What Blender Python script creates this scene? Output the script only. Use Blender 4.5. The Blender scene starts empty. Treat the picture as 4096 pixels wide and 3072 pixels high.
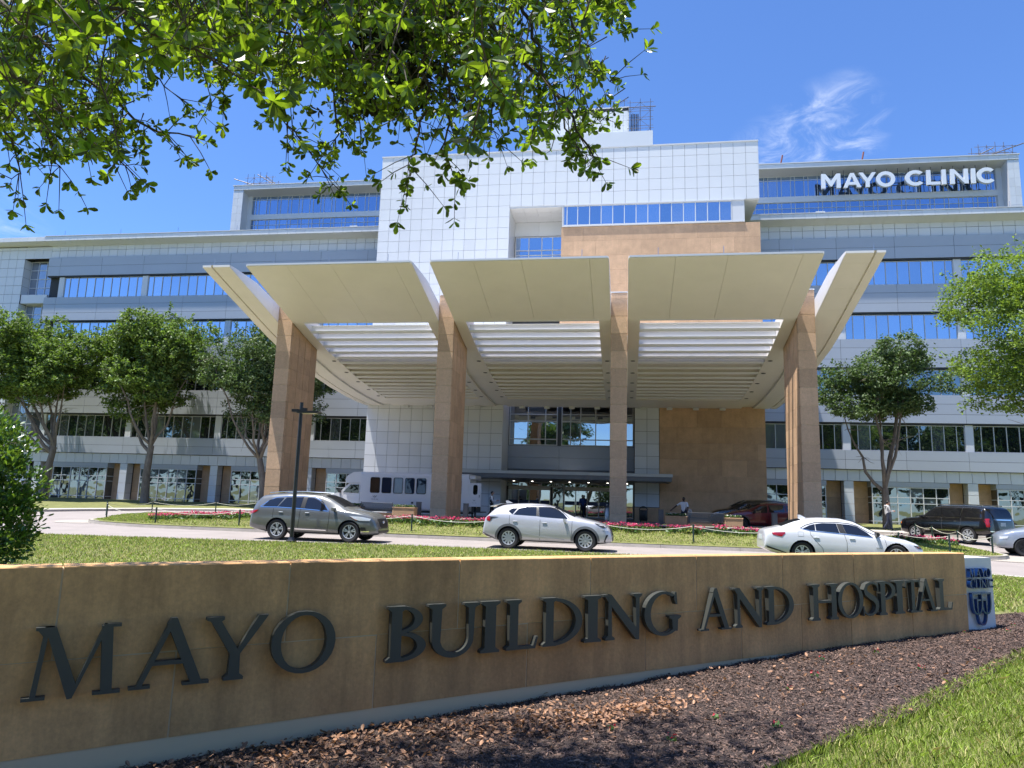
import bpy, bmesh, math, random
import numpy as np
from mathutils import Vector, Matrix, Euler
from mathutils.bvhtree import BVHTree
from mathutils.geometry import delaunay_2d_cdt

SC = bpy.context.scene
COL = SC.collection
RAD = math.radians

# ------------------------------------------------------------------ camera
def cam_axes(yaw, pitch, roll):
    fwd = Vector((-math.sin(yaw) * math.cos(pitch), math.cos(yaw) * math.cos(pitch), math.sin(pitch)))
    right = Vector((math.cos(yaw), math.sin(yaw), 0))
    up = right.cross(fwd)
    r = right * math.cos(roll) + up * math.sin(roll)
    u = up * math.cos(roll) - right * math.sin(roll)
    return r, u, fwd
CR, CU, CF = cam_axes(RAD(9.0626), RAD(9.2225), RAD(1.7364))
cd = bpy.data.cameras.new('camera')
cd.sensor_fit = 'HORIZONTAL'; cd.sensor_width = 36.0; cd.lens = 36.0 * 2895.8 / 4096
cd.clip_start = 0.05; cd.clip_end = 6000
cam = bpy.data.objects.new('camera', cd)
COL.objects.link(cam)
m4 = Matrix((CR, CU, -CF)).transposed().to_4x4()
m4.translation = Vector((0, 0, 1.75))
cam.matrix_world = m4
SC.camera = cam

# ------------------------------------------------------------------ sky, sun, exposure
SUNV = Vector((-0.27, -0.13, 1.0)).normalized()
sun_el = math.asin(SUNV.z)
sun_az = math.atan2(SUNV.x, SUNV.y)            # clockwise from +Y
W = bpy.data.worlds.new('World'); SC.world = W; W.use_nodes = True
nt = W.node_tree; nt.nodes.clear()
def wn(t, **k):
    n = nt.nodes.new(t)
    for a, b in k.items(): setattr(n, a, b)
    return n
wo = wn('ShaderNodeOutputWorld'); bg = wn('ShaderNodeBackground'); bg.inputs['Strength'].default_value = 0.12
sky = wn('ShaderNodeTexSky', sky_type='NISHITA', sun_disc=False)
sky.sun_elevation = sun_el; sky.sun_rotation = sun_az; sky.altitude = 0; sky.air_density = 1.0; sky.dust_density = 0.2; sky.ozone_density = 4.0
tint = wn('ShaderNodeMixRGB', blend_type='MULTIPLY'); tint.inputs[0].default_value = 1.0; tint.inputs[2].default_value = (0.595, 0.775, 1.06, 1)
nt.links.new(sky.outputs[0], tint.inputs[1])
# thin wind-blown clouds
tc = wn('ShaderNodeTexCoord')
mp = wn('ShaderNodeMapping'); mp.inputs['Rotation'].default_value = (0, RAD(35), RAD(20)); mp.inputs['Scale'].default_value = (7.0, 4.5, 15.0)
nt.links.new(tc.outputs['Generated'], mp.inputs['Vector'])
nz = wn('ShaderNodeTexNoise'); nz.inputs['Scale'].default_value = 2.1; nz.inputs['Detail'].default_value = 9; nz.inputs['Roughness'].default_value = 0.62; nz.inputs['Distortion'].default_value = 0.9
nt.links.new(mp.outputs[0], nz.inputs['Vector'])
def px_dir(x, y):                                # direction to a cloud, read off the photograph (2212 wide)
    s = 4096 / 2212
    return (CF * 2895.8 + CR * (x * s - 2048) - CU * (y * s - 1536)).normalized()
mask = None
for (x, y, a0, a1) in ((1770, 310, 0.9968, 1.0000), (1672, 352, 0.9978, 1.0002), (1825, 255, 0.9982, 1.0004), (5, 500, 0.9985, 1.001)):
    d = px_dir(x, y)
    vm = wn('ShaderNodeVectorMath', operation='DOT_PRODUCT'); vm.inputs[1].default_value = d
    nrm = wn('ShaderNodeVectorMath', operation='NORMALIZE')
    nt.links.new(tc.outputs['Generated'], nrm.inputs[0]); nt.links.new(nrm.outputs[0], vm.inputs[0])
    mr = wn('ShaderNodeMapRange', interpolation_type='SMOOTHSTEP'); mr.inputs[1].default_value = a0; mr.inputs[2].default_value = a1
    nt.links.new(vm.outputs['Value'], mr.inputs[0])
    if mask is None: mask = mr.outputs[0]
    else:
        mx = wn('ShaderNodeMath', operation='MAXIMUM'); nt.links.new(mask, mx.inputs[0]); nt.links.new(mr.outputs[0], mx.inputs[1]); mask = mx.outputs[0]
cr = wn('ShaderNodeMapRange', interpolation_type='SMOOTHSTEP'); cr.inputs[1].default_value = 0.40; cr.inputs[2].default_value = 0.98
nt.links.new(nz.outputs['Fac'], cr.inputs[0])
cm = wn('ShaderNodeMath', operation='MULTIPLY'); nt.links.new(cr.outputs[0], cm.inputs[0]); nt.links.new(mask, cm.inputs[1])
cmix = wn('ShaderNodeMixRGB'); nt.links.new(cm.outputs[0], cmix.inputs[0]); nt.links.new(tint.outputs[0], cmix.inputs[1]); cmix.inputs[2].default_value = (5.6, 5.9, 6.5, 1)
nt.links.new(cmix.outputs[0], bg.inputs['Color']); nt.links.new(bg.outputs[0], wo.inputs['Surface'])

sd = bpy.data.lights.new('sun', 'SUN'); sd.energy = 5.0; sd.angle = RAD(0.53); sd.color = (1.0, 0.96, 0.90)
sun = bpy.data.objects.new('sun', sd); COL.objects.link(sun)
sun.rotation_euler = SUNV.to_track_quat('Z', 'Y').to_euler(); sun.location = (0, 0, 60)
SC.view_settings.view_transform = 'Standard'; SC.view_settings.look = 'None'
SC.view_settings.exposure = 0.92; SC.view_settings.gamma = 1.0
SC.view_settings.use_curve_mapping = False
SC.render.engine = 'CYCLES'
SC.cycles.max_bounces = 7; SC.cycles.diffuse_bounces = 4; SC.cycles.glossy_bounces = 4; SC.cycles.transmission_bounces = 4; SC.cycles.transparent_max_bounces = 6
SC.cycles.caustics_reflective = False; SC.cycles.caustics_refractive = False
SC.cycles.use_denoising = True; SC.cycles.sample_clamp_indirect = 6.0

# ------------------------------------------------------------------ materials
MATS = {}
def mat(name, col, rough=0.6, metal=0.0, var=0.0, vs=3.0, objvar=0.0, bump=0.0, bs=30.0, coat=0.0, spec=0.5, stain=0.0, island=0.0, trans=None, stretch=None, emit=None, grain=0.0, gs=60.0):
    m = bpy.data.materials.new(name); m.use_nodes = True
    t = m.node_tree; p = t.nodes['Principled BSDF']; L = t.links.new; N = t.nodes.new
    p.inputs['Roughness'].default_value = rough; p.inputs['Metallic'].default_value = metal
    p.inputs['Specular IOR Level'].default_value = spec; p.inputs['Coat Weight'].default_value = coat
    p.inputs['Coat Roughness'].default_value = 0.04
    c4 = (*col, 1)
    p.inputs['Base Color'].default_value = c4
    val = None
    def addv(sock, amp):                      # accumulate a value multiplier around 1
        nonlocal val
        a = N('ShaderNodeMapRange'); a.inputs[3].default_value = 1 - amp; a.inputs[4].default_value = 1 + amp
        L(sock, a.inputs[0])
        if val is None: val = a.outputs[0]
        else:
            mm = N('ShaderNodeMath'); mm.operation = 'MULTIPLY'; L(val, mm.inputs[0]); L(a.outputs[0], mm.inputs[1]); val = mm.outputs[0]
    geo = N('ShaderNodeNewGeometry')
    pos = geo.outputs['Position']
    if stretch:
        mpn = N('ShaderNodeMapping'); mpn.inputs['Scale'].default_value = stretch; L(pos, mpn.inputs['Vector']); vpos = mpn.outputs[0]
    else: vpos = pos
    if var:
        n = N('ShaderNodeTexNoise'); n.inputs['Scale'].default_value = vs; n.inputs['Detail'].default_value = 6; n.inputs['Roughness'].default_value = 0.65
        L(vpos, n.inputs['Vector'])
        mr = N('ShaderNodeMapRange'); mr.inputs[1].default_value = 0.3; mr.inputs[2].default_value = 0.7; L(n.outputs['Fac'], mr.inputs[0])
        addv(mr.outputs[0], var)
    if grain:
        n = N('ShaderNodeTexNoise'); n.inputs['Scale'].default_value = gs; n.inputs['Detail'].default_value = 3; n.inputs['Roughness'].default_value = 0.7
        L(vpos, n.inputs['Vector'])
        mr = N('ShaderNodeMapRange'); mr.inputs[1].default_value = 0.32; mr.inputs[2].default_value = 0.68; L(n.outputs['Fac'], mr.inputs[0])
        addv(mr.outputs[0], grain)
    if stain:
        mpn = N('ShaderNodeMapping'); mpn.inputs['Scale'].default_value = (2.2, 2.2, 0.25); L(pos, mpn.inputs['Vector'])
        n = N('ShaderNodeTexNoise'); n.inputs['Scale'].default_value = 1.6; n.inputs['Detail'].default_value = 8; n.inputs['Roughness'].default_value = 0.7
        L(mpn.outputs[0], n.inputs['Vector'])
        mr = N('ShaderNodeMapRange'); mr.inputs[1].default_value = 0.35; mr.inputs[2].default_value = 0.7; L(n.outputs['Fac'], mr.inputs[0])
        addv(mr.outputs[0], stain)
    if objvar:
        o = N('ShaderNodeObjectInfo'); addv(o.outputs['Random'], objvar)
    if island:
        addv(geo.outputs['Random Per Island'], island)
    colsock = None
    if val is not None:
        h = N('ShaderNodeHueSaturation'); h.inputs['Color'].default_value = c4; L(val, h.inputs['Value']); colsock = h.outputs[0]
        L(colsock, p.inputs['Base Color'])
    if bump:
        n = N('ShaderNodeTexNoise'); n.inputs['Scale'].default_value = bs; n.inputs['Detail'].default_value = 5; L(vpos, n.inputs['Vector'])
        b = N('ShaderNodeBump'); b.inputs['Strength'].default_value = 1.0; b.inputs['Distance'].default_value = bump; L(n.outputs['Fac'], b.inputs['Height']); L(b.outputs[0], p.inputs['Normal'])
    if trans:
        out = t.nodes['Material Output']; tr = N('ShaderNodeBsdfTranslucent'); ms = N('ShaderNodeMixShader'); ms.inputs[0].default_value = trans[3]
        hh = N('ShaderNodeHueSaturation'); hh.inputs['Color'].default_value = (*trans[:3], 1)
        if val is not None: L(val, hh.inputs['Value'])
        L(hh.outputs[0], tr.inputs['Color'])
        L(p.outputs[0], ms.inputs[1]); L(tr.outputs[0], ms.inputs[2]); L(ms.outputs[0], out.inputs['Surface'])
    if emit:
        p.inputs['Emission Color'].default_value = (*emit[:3], 1); p.inputs['Emission Strength'].default_value = emit[3]
    MATS[name] = m
    return m

def glass_mat(name, dark, refl, fac, wob=0.0, ws=0.6, rough=0.015):
    m = bpy.data.materials.new(name); m.use_nodes = True
    t = m.node_tree; t.nodes.clear(); N = t.nodes.new; L = t.links.new
    out = N('ShaderNodeOutputMaterial'); ms = N('ShaderNodeMixShader'); d = N('ShaderNodeBsdfDiffuse'); g = N('ShaderNodeBsdfGlossy')
    d.inputs['Color'].default_value = (*dark, 1); g.inputs['Color'].default_value = (*refl, 1); g.inputs['Roughness'].default_value = rough
    oi = N('ShaderNodeObjectInfo'); mr = N('ShaderNodeMapRange'); mr.inputs[3].default_value = fac * 0.90; mr.inputs[4].default_value = min(1, fac * 1.08)
    L(oi.outputs['Random'], mr.inputs[0]); L(mr.outputs[0], ms.inputs[0])
    if wob and dark[2] < 0.1:                                  # a few panes with a blind drawn behind them
        wnz = N('ShaderNodeTexWhiteNoise'); wnz.noise_dimensions = '1D'; L(oi.outputs['Random'], wnz.inputs['W'])
        cr_ = N('ShaderNodeMapRange'); cr_.inputs[1].default_value = 0.62; cr_.inputs[2].default_value = 1.0; L(wnz.outputs['Value'], cr_.inputs[0])
        mx_ = N('ShaderNodeMixRGB'); mx_.inputs[1].default_value = (*dark, 1); mx_.inputs[2].default_value = (0.16, 0.18, 0.20, 1); L(cr_.outputs[0], mx_.inputs[0]); L(mx_.outputs[0], d.inputs['Color'])
    if wob:
        ge = N('ShaderNodeNewGeometry'); n = N('ShaderNodeTexNoise'); n.inputs['Scale'].default_value = ws; n.inputs['Detail'].default_value = 1.5
        va = N('ShaderNodeVectorMath'); va.operation = 'ADD'; L(ge.outputs['Position'], va.inputs[0]); L(oi.outputs['Random'], va.inputs[1])
        L(va.outputs[0], n.inputs['Vector'])
        b = N('ShaderNodeBump'); b.inputs['Distance'].default_value = wob; L(n.outputs['Fac'], b.inputs['Height']); L(b.outputs[0], g.inputs['Normal'])
    L(d.outputs[0], ms.inputs[1]); L(g.outputs[0], ms.inputs[2]); L(ms.outputs[0], out.inputs['Surface'])
    MATS[name] = m
    return m

mat('panel_white', (0.68, 0.70, 0.72), 0.42, objvar=0.045, var=0.02, vs=0.5, spec=0.4)
mat('panel_grey', (0.41, 0.445, 0.495), 0.4, objvar=0.03, var=0.03, vs=0.4)
mat('joint', (0.045, 0.048, 0.052), 0.8)
mat('trim_white', (0.64, 0.65, 0.66), 0.4)
mat('frame', (0.55, 0.56, 0.54), 0.4)
mat('dark_metal', (0.045, 0.047, 0.05), 0.4)
mat('marquee_grey', (0.16, 0.165, 0.175), 0.4, var=0.05)
mat('stone', (0.58, 0.375, 0.225), 0.75, var=0.12, vs=1.6, objvar=0.11, grain=0.07, gs=14, bump=0.004, bs=25, stain=0.05)
mat('stone_mottled', (0.54, 0.36, 0.225), 0.8, grain=0.10, gs=16, var=0.10, vs=6, objvar=0.17, bump=0.006, bs=9, stain=0.05)
mat('canopy_paint', (0.86, 0.82, 0.765), 0.45, var=0.035, vs=0.5, objvar=0.01)
mat('deck_grey', (0.77, 0.725, 0.68), 0.6, var=0.05)
mat('louver_white', (0.80, 0.80, 0.82), 0.4)
mat('sign_stone', (0.575, 0.325, 0.135), 0.75, var=0.20, vs=1.6, objvar=0.17, bump=0.003, bs=40, stain=0.22, grain=0.10, gs=30)
mat('sign_mortar', (0.62, 0.50, 0.33), 0.9)
mat('concrete_base', (0.34, 0.35, 0.36), 0.85, var=0.15, vs=3, bump=0.004, bs=30, stain=0.12)
mat('letter_bronze', (0.066, 0.070, 0.064), 0.42, metal=0.15, spec=0.4)
mat('letter_blue', (0.015, 0.07, 0.28), 0.22, metal=0.75, coat=0.6)
mat('letter_white', (0.82, 0.84, 0.85), 0.35)
mat('pillar_white', (0.72, 0.72, 0.73), 0.5, var=0.03)
mat('asphalt_road', (0.285, 0.25, 0.232), 0.9, var=0.11, vs=0.7, grain=0.10, gs=45, bump=0.004, bs=60, island=0)
mat('kerb_concrete', (0.36, 0.325, 0.28), 0.85, var=0.14, vs=2.5, bump=0.004, bs=40)
mat('walk_concrete', (0.44, 0.41, 0.37), 0.85, var=0.08, vs=2, bump=0.002)
mat('plaza_paving', (0.26, 0.24, 0.225), 0.8, var=0.10, vs=2)
mat('lawn_soil', (0.16, 0.165, 0.05), 0.95, var=0.35, vs=3, bump=0.03, bs=18)
mat('mulch_soil', (0.05, 0.034, 0.028), 0.95, var=0.4, vs=14, bump=0.03, bs=45)
mat('mulch_chip', (0.125, 0.080, 0.062), 0.9, island=0.8)
mat('black_gloss', (0.018, 0.018, 0.02), 0.12)
mat('coping_stone', (0.62, 0.55, 0.47), 0.6, var=0.05)
mat('bark', (0.20, 0.165, 0.135), 0.9, var=0.35, vs=5, bump=0.03, bs=14, stretch=(1, 1, 0.35))
mat('bark_dark', (0.075, 0.058, 0.045), 0.9, var=0.3, vs=9, bump=0.01, bs=40)
mat('leaf_tree', (0.125, 0.185, 0.042), 0.55, island=0.55, trans=(0.20, 0.33, 0.03, 0.28), spec=0.35)
mat('leaf_tree_dark', (0.092, 0.135, 0.048), 0.55, island=0.55, trans=(0.14, 0.25, 0.035, 0.22), spec=0.35)
mat('leaf_tree_light', (0.125, 0.20, 0.03), 0.55, island=0.5, trans=(0.30, 0.44, 0.04, 0.33))
mat('leaf_oak', (0.040, 0.080, 0.014), 0.38, island=0.7, trans=(0.30, 0.45, 0.018, 0.46), spec=0.55)
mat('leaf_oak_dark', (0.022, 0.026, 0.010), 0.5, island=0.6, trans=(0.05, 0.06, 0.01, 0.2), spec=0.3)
mat('leaf_bush', (0.052, 0.12, 0.02), 0.28, island=0.5, trans=(0.22, 0.36, 0.03, 0.25), spec=0.6)
mat('grass_blade', (0.25, 0.33, 0.055), 0.55, island=0.6, trans=(0.35, 0.48, 0.06, 0.30), var=0.25, vs=0.9)
mat('grass_dry', (0.46, 0.42, 0.18), 0.7, island=0.35, trans=(0.5, 0.45, 0.15, 0.25))
mat('dead_leaf', (0.34, 0.185, 0.105), 0.6, island=0.6, trans=(0.5, 0.26, 0.11, 0.2))
mat('flower_pink', (0.62, 0.05, 0.15), 0.5, island=0.5, trans=(0.8, 0.08, 0.2, 0.3))
mat('flower_red', (0.40, 0.03, 0.04), 0.5, island=0.5, trans=(0.7, 0.04, 0.06, 0.3))
mat('flower_white', (0.8, 0.8, 0.78), 0.5)
mat('plant_leaf', (0.06, 0.13, 0.03), 0.45, island=0.5, trans=(0.2, 0.35, 0.05, 0.25))
mat('post_green', (0.02, 0.045, 0.035), 0.5)
mat('rope', (0.62, 0.60, 0.50), 0.8)
mat('pole_black', (0.012, 0.013, 0.014), 0.38, coat=0.2)
mat('lamp_lens', (0.75, 0.66, 0.45), 0.3)
mat('bench_metal', (0.15, 0.155, 0.17), 0.4, metal=0.4)
mat('bollard_grey', (0.13, 0.135, 0.145), 0.5)
mat('bin_black', (0.012, 0.012, 0.013), 0.45)
mat('steel', (0.45, 0.45, 0.46), 0.3, metal=0.9)
mat('scaffold', (0.13, 0.115, 0.11), 0.5, metal=0.3)
mat('rust_red', (0.20, 0.06, 0.035), 0.6)
mat('tyre', (0.016, 0.016, 0.017), 0.75)
mat('rim_silver', (0.60, 0.61, 0.62), 0.32, metal=0.45)
mat('rim_black', (0.02, 0.02, 0.022), 0.35, metal=0.3)
mat('chrome', (0.85, 0.86, 0.87), 0.08, metal=1.0)
mat('black_plastic', (0.018, 0.018, 0.019), 0.5)
mat('gap_black', (0.006, 0.006, 0.006), 0.8)
mat('lamp_clear', (0.62, 0.64, 0.66), 0.08, coat=0.6, spec=0.8)
mat('lamp_red', (0.32, 0.008, 0.012), 0.12, coat=0.8)
mat('lamp_amber', (0.75, 0.16, 0.02), 0.15, coat=0.6)
mat('plate', (0.55, 0.60, 0.56), 0.4)
mat('paint_grey_green', (0.15, 0.155, 0.152), 0.30, metal=0.3, coat=1.0)
mat('paint_silver_white', (0.52, 0.52, 0.545), 0.32, metal=0.22, coat=1.0)
mat('paint_white', (0.64, 0.65, 0.67), 0.32, coat=1.0)
mat('paint_black', (0.006, 0.006, 0.007), 0.25, coat=1.0)
mat('paint_red', (0.14, 0.010, 0.014), 0.28, metal=0.35, coat=1.0)
mat('paint_blue_grey', (0.30, 0.34, 0.41), 0.3, metal=0.25, coat=1.0)
mat('bus_white', (0.74, 0.745, 0.77), 0.4, coat=0.4)
mat('skin_light', (0.55, 0.32, 0.22), 0.55)
mat('skin_dark', (0.06, 0.032, 0.022), 0.5)
mat('hair_dark', (0.015, 0.011, 0.009), 0.5)
mat('hair_grey', (0.42, 0.41, 0.40), 0.6)
mat('cloth_white', (0.74, 0.75, 0.78), 0.85)
mat('cloth_grey', (0.48, 0.48, 0.49), 0.9)
mat('cloth_black', (0.012, 0.012, 0.014), 0.85)
mat('cloth_navy', (0.018, 0.024, 0.045), 0.85)
mat('cloth_blue', (0.035, 0.085, 0.28), 0.85, var=0.5, vs=25)
mat('sticker_blue', (0.012, 0.035, 0.13), 0.4)
mat('lit_lamp', (1, 0.95, 0.85), 0.5, emit=(1.0, 0.93, 0.8, 4.0))
glass_mat('glass_upper', (0.010, 0.018, 0.035), (0.66, 0.80, 0.98), 0.66, wob=0.012, ws=0.45)
glass_mat('glass_pent', (0.012, 0.03, 0.075), (0.50, 0.66, 0.92), 0.55, wob=0.004, ws=0.4)
glass_mat('glass_lower', (0.010, 0.013, 0.014), (0.80, 0.88, 0.92), 0.30, wob=0.022, ws=0.7)
glass_mat('glass_entrance', (0.010, 0.012, 0.014), (0.80, 0.86, 0.92), 0.50, wob=0.010, ws=0.5)
glass_mat('glass_stair', (0.20, 0.23, 0.28), (0.7, 0.75, 0.85), 0.30, wob=0.01, ws=0.5)
glass_mat('glass_car', (0.010, 0.011, 0.013), (0.80, 0.82, 0.86), 0.10, rough=0.01)
glass_mat('glass_bus', (0.010, 0.02, 0.045), (0.5, 0.62, 0.9), 0.08, wob=0.01)
glass_mat('basin_sheet', (0.006, 0.009, 0.010), (0.75, 0.8, 0.85), 0.35, wob=0.05, ws=3.0)

# ------------------------------------------------------------------ mesh helpers
class MB:
    def __init__(s): s.v = []; s.f = []; s.mi = []
    def add(s, vs, fs, mi=0):
        o = len(s.v); s.v.extend([tuple(v) for v in vs])
        for f in fs: s.f.append(tuple(i + o for i in f)); s.mi.append(mi)
    def box(s, x0, x1, y0, y1, z0, z1, mi=0):
        s.add([(x0, y0, z0), (x1, y0, z0), (x1, y1, z0), (x0, y1, z0), (x0, y0, z1), (x1, y0, z1), (x1, y1, z1), (x0, y1, z1)],
              [(0, 3, 2, 1), (4, 5, 6, 7), (0, 1, 5, 4), (1, 2, 6, 5), (2, 3, 7, 6), (3, 0, 4, 7)], mi)
    def rbox(s, x0, x1, y0, y1, z0, z1, r=0.02, mi=0):         # box with chamfered vertical edges
        p = [(x0 + r, y0), (x1 - r, y0), (x1, y0 + r), (x1, y1 - r), (x1 - r, y1), (x0 + r, y1), (x0, y1 - r), (x0, y0 + r)]
        q = [(min(max(x, x0 + r), x1 - r), min(max(y, y0 + r), y1 - r)) for x, y in p]
        n = 8
        v = [(x, y, z0) for x, y in p] + [(x, y, z1 - r) for x, y in p] + [((x + 3 * a) / 4 if False else x + (a - x) * 0.6, y + (b - y) * 0.6, z1) for (x, y), (a, b) in zip(p, q)]
        f = [tuple(range(n))[::-1], tuple(range(2 * n, 3 * n))]
        for k in (0, n):
            for i in range(n): j = (i + 1) % n; f.append((k + i, k + j, k + n + j, k + n + i))
        s.add(v, f, mi)
    def prism(s, pts, f0, f1, mi=0):                            # pts: 2D, f0/f1 map 2D -> 3D at the two ends
        n = len(pts); s.add([f0(*p) for p in pts] + [f1(*p) for p in pts],
                            [tuple(range(n))[::-1], tuple(range(n, 2 * n))] + [(i, (i + 1) % n, n + (i + 1) % n, n + i) for i in range(n)], mi)
    def tube(s, pts, rad, n=6, mi=0, cap=True):
        pts = [Vector(p) for p in pts]; m = len(pts)
        if not hasattr(rad, '__len__'): rad = [rad] * m
        vs = []; up = Vector((0.31, 0.17, 0.93))
        for i, p in enumerate(pts):
            d = (pts[min(i + 1, m - 1)] - pts[max(i - 1, 0)])
            d = d.normalized() if d.length > 1e-9 else Vector((0, 0, 1))
            a = d.cross(up)
            if a.length < 1e-3: a = d.cross(Vector((1, 0, 0)))
            a.normalize(); b = d.cross(a); up = b.cross(d) if False else up
            for k in range(n):
                t = 2 * math.pi * k / n; vs.append(p + (a * math.cos(t) + b * math.sin(t)) * rad[i])
        fs = [(i * n + k, i * n + (k + 1) % n, (i + 1) * n + (k + 1) % n, (i + 1) * n + k) for i in range(m - 1) for k in range(n)]
        if cap: fs += [tuple(range(n))[::-1], tuple(range((m - 1) * n, m * n))]
        s.add(vs, fs, mi)
    def lathe(s, prof, c=(0, 0, 0), n=20, axis='z', mi=0, cap=True):      # prof: (radius, height)
        vs = []
        for r, h in prof:
            for k in range(n):
                t = 2 * math.pi * k / n; a, b = r * math.cos(t), r * math.sin(t)
                vs.append((c[0] + a, c[1] + b, c[2] + h) if axis == 'z' else (c[0] + a, c[1] + h, c[2] + b))
        m = len(prof)
        fs = [(i * n + k, i * n + (k + 1) % n, (i + 1) * n + (k + 1) % n, (i + 1) * n + k) for i in range(m - 1) for k in range(n)]
        if cap: fs += [tuple(range(n))[::-1], tuple(range((m - 1) * n, m * n))]
        if axis != 'z': fs = [f[::-1] for f in fs]
        s.add(vs, fs, mi)
    def mesh(s, name, mats, smooth=False):
        me = bpy.data.meshes.new(name); me.from_pydata(s.v, [], s.f)
        for mm in (mats if isinstance(mats, (list, tuple)) else [mats]): me.materials.append(MATS[mm])
        if any(s.mi): me.polygons.foreach_set('material_index', s.mi)
        if smooth:
            me.polygons.foreach_set('use_smooth', [True] * len(me.polygons)); me.set_sharp_from_angle(angle=RAD(40))
        me.update(); return me
    def build(s, name, mats, parent=None, smooth=False, loc=None):
        return obj(name, s.mesh(name, mats, smooth), parent, loc)

def obj(name, me, parent=None, loc=None, rotz=None):
    o = bpy.data.objects.new(name, me); COL.objects.link(o)
    if parent is not None: o.parent = parent
    if loc is not None: o.location = loc
    if rotz is not None: o.rotation_euler = (0, 0, rotz)
    return o
def tag(o, label, cat, group=None, kind=None):
    if label: o['label'] = label
    if cat: o['category'] = cat
    if group: o['group'] = group
    if kind: o['kind'] = kind
    return o
def struct(o): o['kind'] = 'structure'; return o
def thing(name, label, cat, loc=(0, 0, 0), rotz=0.0, group=None):
    o = bpy.data.objects.new(name, None); COL.objects.link(o); o.location = loc; o.rotation_euler = (0, 0, rotz)
    o.empty_display_size = 0.2
    return tag(o, label, cat, group)
def copy_tree(o, parent=None):
    c = o.copy(); COL.objects.link(c); c.parent = parent
    for ch in list(o.children): copy_tree(ch, c)
    return c
def fastmesh(name, V, F, mats, mi=None, smooth=False):
    V = np.asarray(V, np.float32).reshape(-1, 3); F = np.asarray(F, np.int32); k = F.shape[1]; n = len(F)
    me = bpy.data.meshes.new(name); me.vertices.add(len(V)); me.vertices.foreach_set('co', V.ravel())
    me.loops.add(n * k); me.loops.foreach_set('vertex_index', F.ravel())
    me.polygons.add(n); me.polygons.foreach_set('loop_start', np.arange(0, n * k, k, dtype=np.int32)); me.polygons.foreach_set('loop_total', np.full(n, k, np.int32))
    for mm in (mats if isinstance(mats, (list, tuple)) else [mats]): me.materials.append(MATS[mm])
    if mi is not None: me.polygons.foreach_set('material_index', np.asarray(mi, np.int32))
    if smooth: me.polygons.foreach_set('use_smooth', np.ones(n, bool))
    me.update(calc_edges=True); me.validate(); return me
_boxc = {}
def box_mesh(w, d, h, material, name='panel'):                 # shared box, origin at its low front-left corner
    k = (round(w, 3), round(d, 3), round(h, 3), material)
    if k not in _boxc:
        b = MB(); b.box(0, w, 0, d, 0, h); _boxc[k] = b.mesh(name, material)
    return _boxc[k]
def in_poly_np(X, Y, poly):
    c = np.zeros(len(X), bool); j = len(poly) - 1
    for i in range(len(poly)):
        (xi, yi), (xj, yj) = poly[i][:2], poly[j][:2]
        if yi != yj: c ^= ((yi > Y) != (yj > Y)) & (X < (xj - xi) * (Y - yi) / (yj - yi) + xi)
        j = i
    return c
def in_poly(x, y, poly):
    c = False; j = len(poly) - 1
    for i in range(len(poly)):
        if (poly[i][1] > y) != (poly[j][1] > y) and x < (poly[j][0] - poly[i][0]) * (y - poly[i][1]) / (poly[j][1] - poly[i][1]) + poly[i][0]: c = not c
        j = i
    return c
def cdt(poly, step, holes=()):
    pts = []; edges = []
    for pl in (poly, *holes):
        o = len(pts); n = len(pl)
        for i in range(n): edges.append((o + i, o + (i + 1) % n))
        pts += [Vector(p[:2]) for p in pl]
    xs = [p[0] for p in poly]; ys = [p[1] for p in poly]
    x = min(xs) + step / 2
    while x < max(xs):
        y = min(ys) + step / 2
        while y < max(ys):
            if in_poly(x, y, poly) and not any(in_poly(x, y, h) for h in holes): pts.append(Vector((x, y)))
            y += step
        x += step
    v, e, f, *_ = delaunay_2d_cdt(pts, edges, [], 1, 1e-5)
    F = []
    for t in f:
        cx = sum(v[i][0] for i in t) / len(t); cy = sum(v[i][1] for i in t) / len(t)
        if not any(in_poly(cx, cy, h) for h in holes): F.append(tuple(t))
    return [(p[0], p[1]) for p in v], F
def sheet(name, poly, zf, step, material, parent=None, holes=()):
    v, f = cdt(poly, step, holes)
    me = bpy.data.meshes.new(name)
    f = [t if (v[t[1]][0] - v[t[0]][0]) * (v[t[2]][1] - v[t[0]][1]) - (v[t[1]][1] - v[t[0]][1]) * (v[t[2]][0] - v[t[0]][0]) > 0 else t[::-1] for t in f]
    me.from_pydata([(x, y, zf(x, y)) for x, y in v], [], f); me.materials.append(MATS[material])
    me.polygons.foreach_set('use_smooth', [True] * len(me.polygons)); me.update()
    return obj(name, me, parent)
def dense(poly, d):
    o = []
    for i, p in enumerate(poly):
        q = poly[(i + 1) % len(poly)]; n = max(1, int(math.hypot(q[0] - p[0], q[1] - p[1]) / d))
        o += [(p[0] + (q[0] - p[0]) * k / n, p[1] + (q[1] - p[1]) * k / n) for k in range(n)]
    return o
def smooth_poly(poly, it=2):                                   # Chaikin corner cutting
    for _ in range(it):
        o = []
        for i, p in enumerate(poly):
            q = poly[(i + 1) % len(poly)]
            o += [(0.75 * p[0] + 0.25 * q[0], 0.75 * p[1] + 0.25 * q[1]), (0.25 * p[0] + 0.75 * q[0], 0.25 * p[1] + 0.75 * q[1])]
        poly = o
    return poly
def sstep(a, b, x):
    t = min(1, max(0, (x - a) / (b - a))); return t * t * (3 - 2 * t)
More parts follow.
